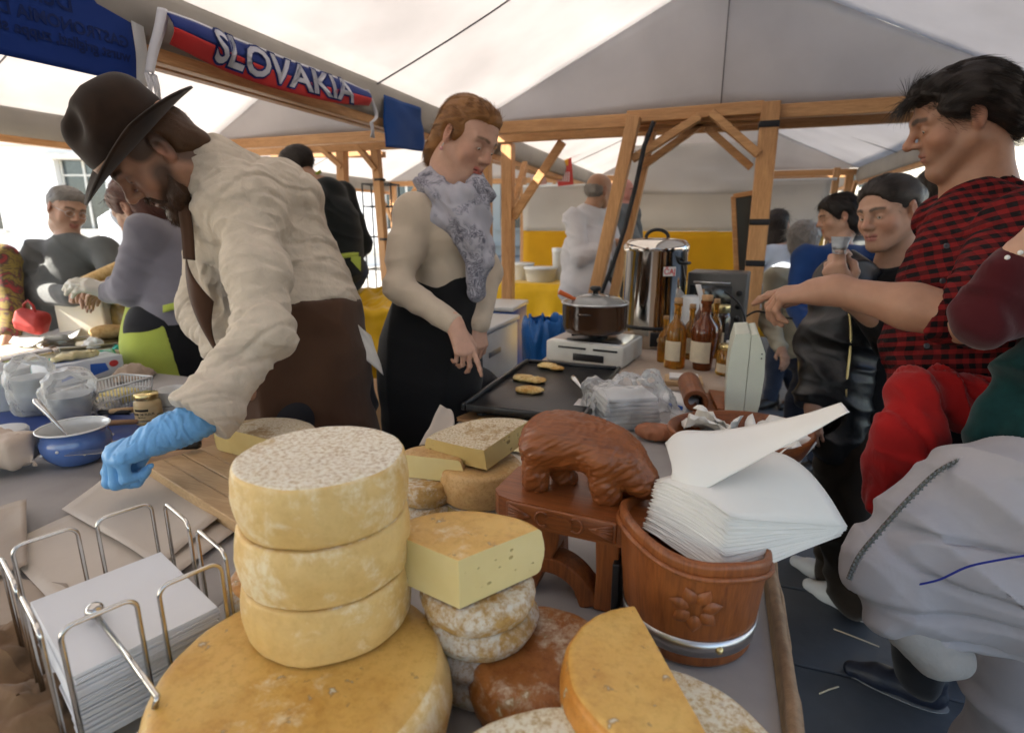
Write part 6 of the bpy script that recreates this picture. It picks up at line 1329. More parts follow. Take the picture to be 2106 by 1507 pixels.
# hat
hz = H.M @ A((0, 0, 1)); hc = dep(285, 283, 1.35)+fwd_h*.012; HA_ = nrm(lb(-.815, .575, -.06)); hM = look(nrm(fwd_h-HA_*(fwd_h @ HA_)), HA_)
hatp = MB()
def brim(u, v):
    a = 2*PI*u; r_ = .094+.080*v; ex = 1.06 if True else 1; x = r_*math.cos(a)*.94; y = r_*math.sin(a)*1.08; curl = .034*v*v*abs(math.cos(a))**2-.012*v*math.sin(a)*(1 if math.sin(a) > 0 else -.8)
    return tuple(hc+hM @ A((x, y, curl))-base)
hatp.grid(brim, 64, 10); hb = hatp.obj('hat_brim', m_felt, man, solid=.005)
s = Sdf(.004); Hh = Fr(hc, hM); s.ell(Hh(0, 0, .025), (.100, .112, .06), hM, .02); s.ell(Hh(0, -.004, .078), (.092, .106, .066), hM, .04); s.ell(Hh(0, .01, .150), (.018, .085, .022), hM, .035, 'cut')
s.ell(Hh(.05, .075, .11), (.02, .03, .03), hM, .04, 'cut'); s.ell(Hh(-.05, .075, .11), (.02, .03, .03), hM, .04, 'cut'); s.plane(Hh(0, 0, -.004), -HA_)
cloth(man, base, s, m_felt, 'hat_crown', [((0, 0, 1), 14, 14, .004, dict(seed=2))])
MB().grid(lambda u, v: tuple(Hh(.1005*math.cos(2*PI*u)*1.005, .1125*math.sin(2*PI*u), .004+.017*v)-base), 64, 3).obj('hat_band', m_lea, hb, solid=.003)
MB().box(Hh(-.100, .020, .014)-base, (.008, .030, .026), Matrix(hM.tolist()), .003).obj('band_knot', m_lea, hb)
# shirt
s = Sdf(.0052)
s.cone(dep(428, 345, 1.43), dep(455, 385, 1.46), .068, .085, .03); s.chain([dep(455, 385, 1.46), chs, dep(560, 540, 1.60), wst], [.085, .150, .165, .155], .08); s.cone(chs, shN, .12, .085, .07); s.cone(chs, shF, .12, .085, .07); s.cone(wst, dep(625, 690, 1.60), .15, .17, .05); s.ell(dep(655, 615, 1.62), (.09, .09, .07), None, .06); s.ell(dep(585, 400, 1.56), (.10, .10, .07), None, .07)
s.chain([shN, dep(530, 560, 1.33), elN], [.074, .064, .060], .05); s.chain([elN, dep(470, 775, 1.21), dep(432, 838, 1.17), dep(395, 875, 1.15)], [.060, .058, .064, .068], .03)
s.chain([shF, elF, wrF], [.085, .070, .06], .05)
d_ = nrm(wrN-elN); s.plane(dep(405, 862, 1.16), d_, .004, .16); s.cone(dep(437, 345, 1.43), H(0, -.02, -.08), .058, .058, .02, 'cut')
s.plane(dep(645, 690, 1.60), nrm(dep(650, 800, 1.6)-dep(600, 600, 1.6)), .01, .30)
axA = elN-shN; axB = wrN-elN
cloth(man, base, s, m_linen, 'linen_shirt', [((.9, .3, .15), 9, 2, .014, dict(seed=1)), ((.3, .2, 1), 30, 6, .006, dict(seed=9)), (axA, 34, 4, .008, dict(seed=2, c=elN, r=.20)), (axB, 40, 4, .007, dict(seed=3, c=(elN+wrN)/2, r=.16)), (axA, 30, 5, .008, dict(seed=4, c=shN, r=.22)), (cv(.4, .9, 0), 24, 4, .016, dict(seed=5, c=wst, r=.18)), (axA, 34, 5, .004, dict(seed=12, crease=True)), (nrm(axA)+.6*CRv, 20, 3, .006, dict(seed=14, crease=True)), (cv(.95, .2, .2), 11, 2, .008, dict(seed=13, crease=True, c=chs, r=.35))])
# apron: straps, bib, skirt
s = Sdf(.007); a1, a2 = dep(618, 655, 1.60), dep(622, 760, 1.63); s.chain([a1, a2, dep(635, 900, 1.66), dep(640, 1200, 1.75)], [.165, .188, .195, .20], .05); s.plane(dep(620, 652, 1.60), nrm(cv(-.30, .95, 0)), .006)
cloth(man, base, s, m_apron, 'apron_skirt', [((1, .4, 0), 9, 2, .026, dict(seed=7)), ((0.4, .3, 1), 12, 7, .010, dict(seed=8))])
Ap = [dep(383, 528, 1.45), dep(440, 620, 1.42), dep(470, 760, 1.40), dep(425, 655, 1.52)]
MB().grid(lambda u, v: tuple(Ap[0]*(1-u)*(1-v)+Ap[1]*u*(1-v)+Ap[2]*u*v+Ap[3]*(1-u)*v-base+cv(-.02*math.sin(PI*v), 0, -.03*math.sin(PI*u))), 12, 10).obj('apron_bib', m_apron, man, solid=.003)
sp_ = [dep(392, 535, 1.425), dep(388, 475, 1.40), dep(383, 430, 1.385), dep(395, 380, 1.375), dep(415, 320, 1.385), dep(428, 288, 1.43)]
MB().grid(lambda u, v: tuple(cr(sp_, u)-base+nrm(np.cross(cr(sp_, min(1, u+.02))-cr(sp_, max(0, u-.02)), CFv))*(v-.5)*.030-CFv*.006), 24, 3).obj('apron_strap', m_apron, man, solid=.003)
MB().grid(lambda u, v: tuple(dep(705, 640, 1.55)+(dep(762, 690, 1.60)-dep(705, 640, 1.55))*u+(dep(735, 725, 1.58)-dep(705, 640, 1.55))*v-base+cv(0, 0, .01*n1(u*3, v*3))), 8, 8).obj('shirt_tail', fabric('white_cloth', (.62, .58, .54), weave=600), man, solid=.002)
# trousers and shoes below the counter
m_dark = fabric('dark_trousers', (.018, .018, .022), weave=700, var=.2); m_shoe = pm('dark_shoe', (.02, .016, .014), .4)
def legs(par, base, hip, feet, mat, r=(.10, .075, .055), shoe=m_shoe, toe=(1, 0, 0), res=.009, fl=True, name='trousers', knees=None):
    s = Sdf(res); hip = A(hip, float); tl = nrm(A((toe[0], toe[1], 0))); sd_ = A((-tl[1], tl[0], 0))
    for i, f in enumerate(feet):
        f = A(f, float); h_ = hip+sd_*(.09 if (f-hip) @ sd_ > 0 else -.09)*(1 if len(feet) > 1 else 0); kn = (h_+f)/2+tl*.03+A((0, 0, .03)); s.chain([h_, kn, f+A((0, 0, .09))], list(r), .03)
    s.cone(hip+sd_*.05, hip-sd_*.05, .13, .13, .05)
    cloth(par, base, s, mat, name, [((.1, .2, 1), 12, 6, .018, dict(seed=3))] if fl else [])
    for f in feet:
        f = A(f, float); s = Sdf(.006); s.cone(f+A((0, 0, .045))-tl*.04, f+A((0, 0, .038))+tl*.10, .040, .038, .02); s.cone(f+A((0, 0, .035))+tl*.10, f+A((0, 0, .028))+tl*.17, .037, .026, .02); s.cone(f+A((0, 0, .10))-tl*.03, f+A((0, 0, .05)), .042, .042, .02); s.plane(f+A((0, 0, .002)), (0, 0, -1), .004); cloth(par, base, s, shoe, 'shoe')
legs(man, base, (base[0]-.03, base[1]-.0, .92), [(base[0]-.05, base[1]+.12, .012), (base[0]-.02, base[1]-.1, .012)], m_dark, toe=(-1, .1))
# gloved hand
m_glove = pm('blue_nitrile', (.15, .38, .70), .42, var=.08, vs=30, bmp=.35, bs=120, bd=.002, spec=.4)
hy = nrm(dep(258, 925, 1.10)-dep(362, 880, 1.15)); hzv = nrm(cv(-.30, .80, -.52)); hzv = nrm(hzv-hy*(hzv @ hy)); hx = nrm(np.cross(hy, hzv)); hx = hx if hx @ CFv > 0 else -hx
FG = Fr(dep(352, 888, 1.135), np.stack([hx, hy, hzv], 1), 1.22)
s = Sdf(.0028); hand(s, FG, ((56, 80, 50), (64, 84, 50), (70, 84, 50), (76, 84, 50)), ((.034, .040, -.022), (.030, .066, -.042), (.012, .078, -.056)), .075, 1.06); s.cone(FG(0, -.07, 0), FG(0, -.01, 0), .036, .033, .02); s.plane(FG(0, -.062, 0), -hy, .003)
P_, Q_ = s.build(); N_ = vnormals(P_, Q_); P_ = folds(P_, N_, hy, 120, 30, .005, 3, FG(0, -.01, 0), .06); P_ = folds(P_, vnormals(P_, Q_), nrm(hy+hx*.6), 90, 25, .003, 5, crease=True); linkmesh('glove', meshPQ('glove', P_, Q_, base), m_glove, man)
# ---------------------------------------------------------------- the woman at the griddle
m_knit = fabric('cream_knit', (.47, .385, .30), weave=260, var=.06, vs=14, bmp=.7, rough=.95)
m_skirt = fabric('black_skirt', (.008, .008, .009), weave=900, var=.2, bmp=.2, rough=.85)
base = A((-.83, 1.66, 0)); wom = person('woman in cream sweater, paisley scarf and black skirt beside the griddle', base)
sk = (.52, .30, .215); hd = dep(960, 288, 1.70); lb = LB(960, 290); H = Fr(hd, look(nrm(lb(.66, -.36, -.66)), nrm(lb(.30, .93, .05))), .94)
nk = dep(925, 395, 1.75); shN, elN, wrN = dep(852, 440, 1.66), dep(822, 590, 1.62), dep(935, 668, 1.56); shF, elF, wrF = dep(950, 430, 1.90), dep(1000, 560, 1.88), dep(985, 665, 1.72)
chs, wst, hip = dep(900, 470, 1.78), dep(922, 575, 1.78), dep(892, 690, 1.80)
hdir = nrm(dep(968, 748, 1.535)-dep(938, 672, 1.56)); hzv = nrm(cv(.35, .35, -.85)); hzv = nrm(hzv-hdir*(hzv @ hdir)); hx = np.cross(hdir, hzv); hx = hx if hx @ CRv > 0 else -hx
FW = Fr(wrN+hdir*.012, np.stack([hx, hdir, hzv], 1), .88)
FW2 = Fr(wrF, look(nrm(cv(.05, -1, -.1)), nrm(cv(.6, 0, -.8))), .84)
s = Sdf(.0032); head(s, H, wide=.93, jaw=.96, nose=.97, brow=.8, lip=1.15, neck=nk, nr=(.046, .052), slit=.0028)
s.chain([nk, chs, wst], [.06, .09, .085], .05); s.cone(chs, shN, .05, .045, .05); s.cone(chs, shF, .05, .045, .05); s.chain([shN, elN, wrN], [.036, .030, .024], .02); s.chain([shF, elF, wrF], [.036, .030, .024], .02)
hand(s, FW, ((10, 10, 5), (42, 35, 20), (55, 45, 25), (60, 45, 25)), ((-.0, .0, 0), (.0, .0, 0), (.0, .0, 0)) if False else ((.036, .036, -.014), (.044, .060, -.022), (.042, .080, -.028)), .05, .86); hand(s, FW2, RELAX, fat=.85)
nl = (.55, .02, .10); stx = face_paint(H, sk, (.50, .12, .10), (.10, .055, .03), .003, .3)
P_, Q_ = s.build(); bo = linkmesh('body', meshPQ('body', P_, Q_, base, paint(P_, sk, stx)), SKIN, wom)
eyes(H, bo, base, (-.1, -.5))
m_blond = hairmat('blond_hair', (.13, .048, .014), (.34, .16, .05))
s = Sdf(.004); E = lambda c, r, kk=.02, op='u': s.ell(H(*c), A(r)*H.k, H.M, kk*H.k, op)
E((0, -.024, .044), (.079, .098, .086), .03); E((0, .030, .090), (.060, .052, .030), .03); E((0, -.075, -.03), (.066, .048, .080), .04); E((.0, -.085, -.085), (.055, .036, .045), .03)
for x in (-1, 1): E((x*.064, -.02, .02), (.022, .050, .050), .02); E((x*.086, -.012, -.010), (.022, .026, .030), .012, 'cut')
E((0, .100, -.01), (.075, .060, .072), .015, 'cut'); E((0, .125, .04), (.060, .050, .036), .02, 'cut')
flowhair(wom, base, s, m_blond, lambda P_: (lambda w_: (1-w_)*(H.M @ A((0, -1, -.12)))+w_*(H.M @ A((0, -.25, -1))))(np.clip((-.03-((P_-H.o) @ H.M[:, 1]))/.06, 0, 1)[:, None]), 9000, .034, .0004, .012, seed=4, amp=.0026, fa=8, fp=110, axis=H.M @ A((0, -.85, -.5)), lift=-.02)
MB().tube([H(.083, -.006, -.036)-base, H(.085, -.006, -.050)-base], .0016, 6).obj('earring', m_steel, bo); MB().sphere(H(.085, -.006, -.054)-base, .006, 12, 8).obj('earring_pearl', pm('pink_pearl', (.6, .3, .3), .2), bo)
# sweater
s = Sdf(.005); s.chain([dep(918, 415, 1.77), chs, dep(912, 520, 1.78), wst], [.070, .106, .104, .094], .06); s.ell(dep(935, 478, 1.70), (.072, .072, .060), None, .05); s.cone(wst, dep(918, 610, 1.78), .098, .105, .03); s.cone(chs, shN, .085, .054, .06); s.cone(chs, shF, .085, .054, .06); s.chain([shN, dep(832, 515, 1.64), elN], [.054, .048, .043], .03); s.chain([elN, wrN], [.043, .031], .02); s.chain([shF, elF, wrF], [.058, .05, .035], .03)
s.plane(wrN+nrm(wrN-elN)*.004, nrm(wrN-elN), .003, .07); s.cone(nk, H(0, -.02, -.09), .056, .052, .02, 'cut')
s2 = s; cloth(wom, base, s, m_knit, 'sweater', [((0, 0, 1), 16, 6, .010, dict(seed=1, c=dep(880, 540, 1.72), r=.2)), (elN-shN, 26, 10, .010, dict(seed=2, c=elN, r=.11)), (wrN-elN, 30, 9, .006, dict(seed=4, c=wrN, r=.12))])
# skirt
s = Sdf(.007); s.chain([dep(925, 572, 1.78), dep(905, 640, 1.80), hip, dep(885, 790, 1.82), dep(872, 880, 1.85), dep(868, 960, 1.9), dep(860, 1150, 2.0)], [.098, .128, .152, .158, .125, .09, .085], .05); s.ell(dep(852, 735, 1.86), (.095, .095, .13), None, .06); s.plane(dep(925, 566, 1.78), (0, 0, 1), .004)
cloth(wom, base, s, m_skirt, 'skirt', [((1, .3, 0), 8, 2.5, .020, dict(seed=3))])
legs(wom, base, (base[0], base[1]+.1, .80), [(base[0]+.05, base[1]+.3, .012), (base[0]-.02, base[1]+.42, .012)], m_dark, (.07, .05, .04), toe=(.9, -.4))
# scarf: folds round the neck and one long end
m, nt_, b_ = newmat('paisley_scarf'); v = coords(nt_); vo = nd(nt_, 'ShaderNodeTexVoronoi'); vo.inputs['Scale'].default_value = 34; nt_.links.new(v, vo.inputs['Vector']); vm = nd(nt_, 'ShaderNodeMath', operation='SINE'); mu = nd(nt_, 'ShaderNodeMath', operation='MULTIPLY'); mu.inputs[1].default_value = 16; nt_.links.new(vo.outputs['Distance'], mu.inputs[0]); nt_.links.new(mu.outputs[0], vm.inputs[0])
nz_ = noise(nt_, v, 34, 2, .5, 1.5); pat = ramp(nt_, nz_, [(.40, (.36, .35, .40)), (.44, (.07, .07, .10)), (.48, (.34, .33, .38)), (.52, (.07, .07, .10)), (.58, (.37, .36, .41)), (.62, (.10, .10, .13))]); gt = ramp(nt_, noise(nt_, v, 12, 3), [(.46, (0, 0, 0)), (.54, (1, 1, 1))]); nt_.links.new(mix(nt_, gt, c4((.37, .36, .41)), pat), b_.inputs['Base Color']); b_.inputs['Roughness'].default_value = .8; bump(nt_, b_, noise(nt_, v, 500, 2), .2, .001); MATS['paisley_scarf'] = m
s = Sdf(.0046); ring = [dep(882, 372, 1.74), dep(905, 405, 1.66), dep(950, 410, 1.63), dep(985, 395, 1.68), dep(975, 375, 1.78), dep(930, 362, 1.83), dep(882, 372, 1.74)]
s.chain(ring, [.036]*7, .02); s.chain([dep(880, 395, 1.72), dep(905, 440, 1.655), dep(945, 455, 1.63), dep(980, 425, 1.66)], [.034, .036, .036, .03], .02); s.chain([dep(900, 420, 1.66), dep(955, 480, 1.64), dep(972, 520, 1.65)], [.03, .034, .028], .02)
s.chain([dep(960, 440, 1.63), dep(972, 500, 1.635), dep(985, 540, 1.65), dep(980, 600, 1.67)], [.036, .034, .030, .022], .02); s.chain([dep(985, 430, 1.65), dep(992, 500, 1.67), dep(990, 560, 1.69)], [.03, .026, .02], .02); s.cone(nk, H(0, -.02, -.10), .050, .050, .012, 'cut')
cloth(wom, base, s, MATS['paisley_scarf'], 'scarf', [(cv(.75, .65, 0), 26, 4, .020, dict(seed=2)), (cv(.9, -.3, .2), 44, 8, .006, dict(seed=6)), (cv(.8, .5, .2), 30, 4, .009, dict(seed=8, crease=True))])
# ---------------------------------------------------------------- the man in the red checked shirt
m, nt_, b_ = newmat('red_gingham'); at_ = nd(nt_, 'ShaderNodeAttribute', attribute_name='uvp'); sp3 = nd(nt_, 'ShaderNodeSeparateXYZ'); nt_.links.new(at_.outputs['Vector'], sp3.inputs[0])
def stripe(o_, f):
    a = nd(nt_, 'ShaderNodeMath', operation='MULTIPLY'); a.inputs[1].default_value = f; nt_.links.new(o_, a.inputs[0]); b = nd(nt_, 'ShaderNodeMath', operation='SINE'); nt_.links.new(a.outputs[0], b.inputs[0]); return ramp(nt_, b.outputs[0], [(.0, (0, 0, 0)), (.12, (1, 1, 1))])
f_ = 2*PI/.0215; c1 = mix(nt_, stripe(sp3.outputs[0], f_), c4((.008, .006, .007)), c4((.12, .009, .010))); c2 = mix(nt_, stripe(sp3.outputs[1], f_), c4((.008, .006, .007)), c4((.22, .014, .015))); nt_.links.new(mix(nt_, .5, c1, c2), b_.inputs['Base Color'])
b_.inputs['Roughness'].default_value = .9; b_.inputs['Specular IOR Level'].default_value = .15; v = coords(nt_); p1_ = bump(nt_, b_, noise(nt_, v, 30, 3, .5, .5), .5, .012); bump(nt_, b_, noise(nt_, v, 800, 2), .3, .0008, p1_); MATS['red_gingham'] = m
base = A((.60, 1.66, 0)); pm_ = person('dark-haired man in red checked shirt pointing across the counter', base)
sk = (.40, .215, .14); hd = dep(1976, 246, 1.36); lb = LB(1976, 246); H = Fr(hd, look(nrm(lb(-.95, -.16, -.26)), nrm(lb(-.08, .99, .02))), .94)
nk = dep(2012, 400, 1.40); shN, elN, wrN = dep(2115, 470, 1.18), dep(1985, 655, 1.12), dep(1720, 597, 1.27); shF = dep(1950, 450, 1.52)
chs, wst, hip = dep(2062, 540, 1.32), dep(1985, 740, 1.36), dep(1985, 830, 1.38)
hdir = nrm(dep(1560, 610, 1.37)-dep(1715, 597, 1.27)); hzv = nrm(cv(.02, .80, -.58)); hzv = nrm(hzv-hdir*(hzv @ hdir)); hx = np.cross(hdir, hzv); hx = hx if hx @ CFv > 0 else -hx
FP = Fr(wrN+hdir*.03, np.stack([hx, hdir, hzv], 1), 1.0)
s = Sdf(.0034); head(s, H, wide=.94, jaw=1.10, nose=1.05, neck=nk, nr=(.048, .056), brow=1.15, lip=.95, slit=.0034)
s.chain([nk, chs, wst], [.075, .11, .10], .05); s.cone(chs, shN, .06, .05, .05); s.cone(chs, shF, .06, .05, .05); s.chain([shN, elN], [.05, .044], .02); s.chain([elN, elN*.6+wrN*.4, wrN, FP(0, 0, 0)], [.047, .046, .030, .028], .02)
hand(s, FP, ((14, 10, 8), (42, 48, 25), (50, 52, 30), (56, 52, 30)), ((.034, .038, -.022), (.036, .064, -.032), (.028, .086, -.038)), .05, 1.02)
stx = face_paint(H, sk, (.36, .13, .10), (.025, .015, .01), .0055, .3)
for x in (-1, 1): stx += [(H(x*.05, .04, -.06), H(x*.03, .07, -.09), .012, .03, (.22, .125, .085), .5)]
stx += [(H(-.02, .098, -.048), H(.02, .098, -.048), .004, .008, (.22, .12, .085), .5)]
P_, Q_ = s.build(); bo = linkmesh('body', meshPQ('body', P_, Q_, base, paint(P_, sk, stx)), SKIN, pm_); eyes(H, bo, base, (-.2, -.35))
m_dkhair = hairmat('black_hair', (.010, .007, .006), (.030, .020, .015))
s = Sdf(.0045); E = lambda c, r, kk=.02, op='u': s.ell(H(*c), A(r)*H.k, H.M, kk*H.k, op)
E((0, -.024, .046), (.086, .102, .088), .03); E((0, .045, .092), (.066, .050, .030), .03); E((0, -.080, -.02), (.070, .040, .064), .04); E((0, .062, .088), (.050, .026, .022), .02)
for x in (-1, 1): E((x*.074, .005, .045), (.020, .055, .034), .02); E((x*.092, -.012, -.006), (.026, .028, .030), .012, 'cut')
E((0, .118, -.022), (.09, .064, .088), .012, 'cut')
flowhair(pm_, base, s, m_dkhair, lambda P_: np.where(((P_-H.o) @ H.M[:, 1] > .03)[:, None], H.M @ nrm((0, -.75, .3)), H.M @ nrm((0, -.8, -.45))), 6000, .045, .0005, .06, drift=H.M @ A((0, 0, -.35)), seed=5, amp=.005, fa=10, fp=60, axis=H.M @ A((0, -.8, -.5)), lift=.01)
rg_ = np.random.RandomState(4); fp_ = A([H(x, .078+.006*rg_.randn(), .088+.006*rg_.randn()) for x in rg_.uniform(-.055, .055, 90)]); linkmesh('fringe', strandmesh(fp_, np.tile(H.M @ nrm((0, .55, .1)), (90, 1)), 220, .055, 6, .0008, 8, H.M @ A((0, .1, -1.6)), .25, base, 'fringe'), m_dkhair, pm_)
# shirt
axs = plane_uv(cv(1, .02, -.25), cv(-.03, 1, 0))
s = Sdf(.0052); s.chain([dep(2015, 425, 1.38), chs, dep(2000, 650, 1.35), wst, dep(1985, 800, 1.37)], [.085, .150, .152, .148, .155], .07); s.cone(chs, shN, .10, .075, .06); s.cone(chs, shF, .10, .075, .06); s.chain([shN, elN*.85+shN*.15], [.078, .066], .04); s.cone(elN*.9+shN*.1, elN*.86+wrN*.14, .066, .064, .02); s.ell(dep(1965, 510, 1.36), (.085, .085, .13), None, .06)
s.chain([nk+cv(-.055, .012, -.03), nk+cv(.0, -.012, -.07), nk+cv(.055, .03, -.02), nk+cv(.04, .05, .055), nk+cv(-.04, .04, .055), nk+cv(-.055, .012, -.03)], [.018, .018, .016, .014, .014, .018], .012); s.plane(elN*.80+wrN*.20, nrm(wrN-elN), .004, .10); s.cone(nk, H(0, .005, -.10), .072, .064, .02, 'cut')
sh_o = cloth(pm_, base, s, m, 'checked_shirt', [(cv(.9, .3, 0), 14, 3, .016, dict(seed=2)), (cv(.7, .6, 0), 26, 4, .018, dict(seed=3, c=dep(1990, 560, 1.25), r=.20)), (cv(.3, 1, 0), 30, 4, .018, dict(seed=5, c=dep(1930, 740, 1.25), r=.18)), (cv(.8, .6, 0), 24, 4, .008, dict(seed=8, crease=True))], uv=axs)
m_btn = pm('shirt_button', (.10, .10, .12), .2, .3)
for q in ((1946, 506), (1938, 578), (1905, 711)):
    c_ = dep(q[0], q[1], 1.213); MB().lathe([(.001, .002), (.0032, .002), (.0058, .0035), (.0062, 0), (.001, 0)], 16).obj('button', m_btn, sh_o, c_-base, Vector(-CFv).to_track_quat('Z', 'Y').to_euler())
# red sweatshirt round the waist
m_red = fabric('red_sweatshirt', (.33, .010, .010), weave=700, var=.10, vs=10, bmp=.3, fold=.25, fs=18)
s = Sdf(.006); s.chain([dep(2120, 830, 1.18), dep(2040, 815, 1.20), dep(1950, 800, 1.22), dep(1890, 790, 1.24)], [.036, .034, .034, .036], .03); s.ell(dep(1880, 805, 1.21), (.046, .042, .042), None, .03); s.chain([dep(1880, 810, 1.20), dep(1850, 880, 1.20), dep(1820, 960, 1.24), dep(1800, 1035, 1.26)], [.038, .038, .034, .028], .02); s.chain([dep(1895, 820, 1.21), dep(1885, 890, 1.19), dep(1880, 945, 1.20), dep(1890, 985, 1.22)], [.036, .042, .038, .026], .02); s.chain([dep(1930, 815, 1.21), dep(1990, 850, 1.2), dep(2060, 900, 1.2)], [.03, .03, .034], .02)
cloth(pm_, base, s, m_red, 'tied_sweatshirt', [(cv(.95, .2, 0), 20, 3, .022, dict(seed=3)), (cv(.9, .4, .2), 26, 4, .014, dict(seed=5, crease=True)), (cv(.6, .8, .2), 40, 8, .008, dict(seed=7))])
m_nshoe = pm('navy_shoe', (.010, .014, .028), .5, var=.25, vs=30, bmp=.3, bs=300)
ft = onz(1880, 1440, 0); f2 = onz(2010, 1380, 0); td = nrm((onz(1700, 1372, 0)-onz(1930, 1462, 0)))
legs(pm_, base, hip+A((0, .03, -.03)), [ft, f2], fabric('navy_trousers', (.010, .012, .018), weave=700, var=.2), (.11, .085, .062), m_nshoe, td)
so_ = MB(); so_.prism([(.185*math.cos(a) if math.cos(a) > 0 else .085*math.cos(a), .044*math.sin(a)) for a in np.linspace(0, 2*PI, 28, False)], 0, .014).obj('shoe_sole', pm('grey_sole', (.20, .21, .22), .6), pm_, (ft-base+A((0, 0, .001))), (0, 0, math.atan2(td[1], td[0])))
# ---------------------------------------------------------------- the woman in the black leather jacket
m_leather = pm('black_leather', (.012, .012, .013), .36, var=.3, vs=20, bmp=.4, bs=120, bd=.002, spec=.5); m_btee = fabric('black_top', (.007, .007, .008), weave=800, var=.2)
base = A((.53, 2.26, 0)); jw = person('dark-haired woman in black leather jacket holding up a shot glass', base)
sk = (.46, .27, .19); hd = dep(1828, 438, 1.88); lb = LB(1838, 438); H = Fr(hd, look(nrm(lb(-.60, -.14, -.78)), nrm(lb(-.08, .99, -.1))), .95)
nk = dep(1845, 545, 1.95); shN, elN, wrN = dep(1905, 590, 1.82), dep(1850, 700, 1.74), dep(1755, 600, 1.70); shF, elF, wrF = dep(1735, 570, 1.98), dep(1690, 700, 2.0), dep(1665, 830, 1.95)
chs, wst, hip = dep(1810, 640, 1.98), dep(1790, 800, 2.02), dep(1785, 900, 2.05)
hdir = nrm(cv(-.45, .88, -.05)); hzv = nrm(cv(-.75, -.35, -.55)); hzv = nrm(hzv-hdir*(hzv @ hdir)); hx = np.cross(hdir, hzv); hx = hx if hx @ CRv > 0 else -hx
FJ = Fr(dep(1738, 600, 1.68), np.stack([hx, hdir, hzv], 1), .98)
FJ2 = Fr(dep(1672, 850, 1.93), look(nrm(cv(.02, -1, 0)), nrm(cv(-.6, 0, -.8))), .86)
s = Sdf(.0036); head(s, H, wide=.98, jaw=.98, nose=1.0, brow=.9, lip=1.05, neck=nk, nr=(.044, .052), slit=.0038); s.chain([nk, chs, wst], [.065, .10, .10], .05); s.cone(chs, shN, .055, .05, .05); s.cone(chs, shF, .055, .05, .05); s.chain([shN, elN, FJ(0, -.02, 0)], [.045, .038, .027], .02); s.chain([shF, elF, FJ2(0, -.02, 0)], [.045, .038, .027], .02)
hand(s, FJ, ((45, 55, 30), (48, 58, 32), (52, 60, 32), (56, 60, 32)), ((.036, .040, -.030), (.034, .064, -.046), (.022, .084, -.052)), .03, .98); hand(s, FJ2, RELAX, fat=.85)
stx = face_paint(H, sk, (.40, .15, .13), (.03, .018, .012), .0045, .45); P_, Q_ = s.build(); bo = linkmesh('body', meshPQ('body', P_, Q_, base, paint(P_, sk, stx)), SKIN, jw); eyes(H, bo, base, (-.25, -.15))
s = Sdf(.0045); E = lambda c, r, kk=.02, op='u': s.ell(H(*c), A(r)*H.k, H.M, kk, op)
E((0, -.026, .040), (.0835, .099, .088), .03); E((0, .022, .066), (.074, .066, .062), .03); E((0, -.115, .03), (.048, .045, .045), .03)
for x in (-1, 1): E((x*.088, -.012, -.004), (.022, .026, .032), .012, 'cut')
E((0, .116, -.004), (.083, .073, .092), .012, 'cut')
flowhair(jw, base, s, m_dkhair, lambda P_: np.tile(H.M @ nrm((0, -1, -.05)), (len(P_), 1)), 3000, .03, .0004, .02, seed=6, amp=.0016, fa=8, fp=110, axis=H.M @ A((0, -1, 0)), lift=.01)
s = Sdf(.0065); s.chain([dep(1840, 575, 1.97), chs, wst, hip], [.085, .135, .135, .15], .06); s.cone(chs, dep(1880, 590, 1.9), .1, .07, .05); cloth(jw, base, s, m_btee, 'black_top', [((0, 0, 1), 8, 4, .012, dict(seed=3))])
s = Sdf(.006); s.cone(dep(1745, 590, 1.98), dep(1735, 690, 1.96), .09, .10, .05); s.chain([dep(1735, 690, 1.96), dep(1725, 800, 1.98), dep(1722, 900, 2.0)], [.10, .10, .10], .05); s.chain([shF, elF, wrF], [.085, .070, .052], .04); s.chain([dep(1895, 570, 1.93), dep(1885, 680, 1.95), dep(1880, 880, 2.0)], [.09, .11, .11], .05); s.chain([shN, elN, dep(1762, 612, 1.71)], [.080, .065, .045], .03); s.plane(dep(1668, 838, 1.95), nrm(wrF-elF), .003, .10)
jk = cloth(jw, base, s, m_leather, 'leather_jacket', [((.3, .2, 1), 16, 8, .020, dict(seed=3)), (elF-shF, 30, 10, .012, dict(seed=5, c=elF, r=.18))])
MB().tube([dep(1745+5*math.sin(q*.5), 630+q*19, 1.845+.003*q)-base for q in range(11)], .004, 6).obj('zip', m_gold, jk)
zp = [dep(1785, 570, 1.83), dep(1760, 615, 1.80), dep(1755, 630, 1.80)]; MB().sphere(dep(1762, 557, 1.83)-base, .008, 10, 6).obj('stud', m_gold, jk)
legs(jw, base, hip+A((0, .0, -.02)), [onz(1715, 1210, 0), onz(1750, 1265, 0)], fabric('dark_brown_trousers', (.020, .014, .010), weave=700, var=.25), (.12, .095, .085), pm('white_trainers', (.55, .56, .58), .5, var=.08), nrm(onz(1690, 1222, 0)-onz(1770, 1268, 0)))
# shot glass
gc_ = dep(1725, 522, 1.655); t = thing('shot_glass', 'small clear shot glass held between the raised fingers', 'glass', gc_, 0); m_gl = filmm('clear_glass', (.9, .94, 1), .10, .04); MB().lathe([(.001, 0), (.0165, 0), (.0175, .003), (.0255, .048), (.0248, .0482), (.0165, .012), (.001, .0115)], 32).obj('glass_body', m_gl, t, weld=True); MB().lathe([(.001, .0118), (.0168, .0122), (.0185, .022), (.001, .022)], 32).obj('drink', glassm('pale_drink', (.9, .8, .5), 0, 1.33), t, weld=True)
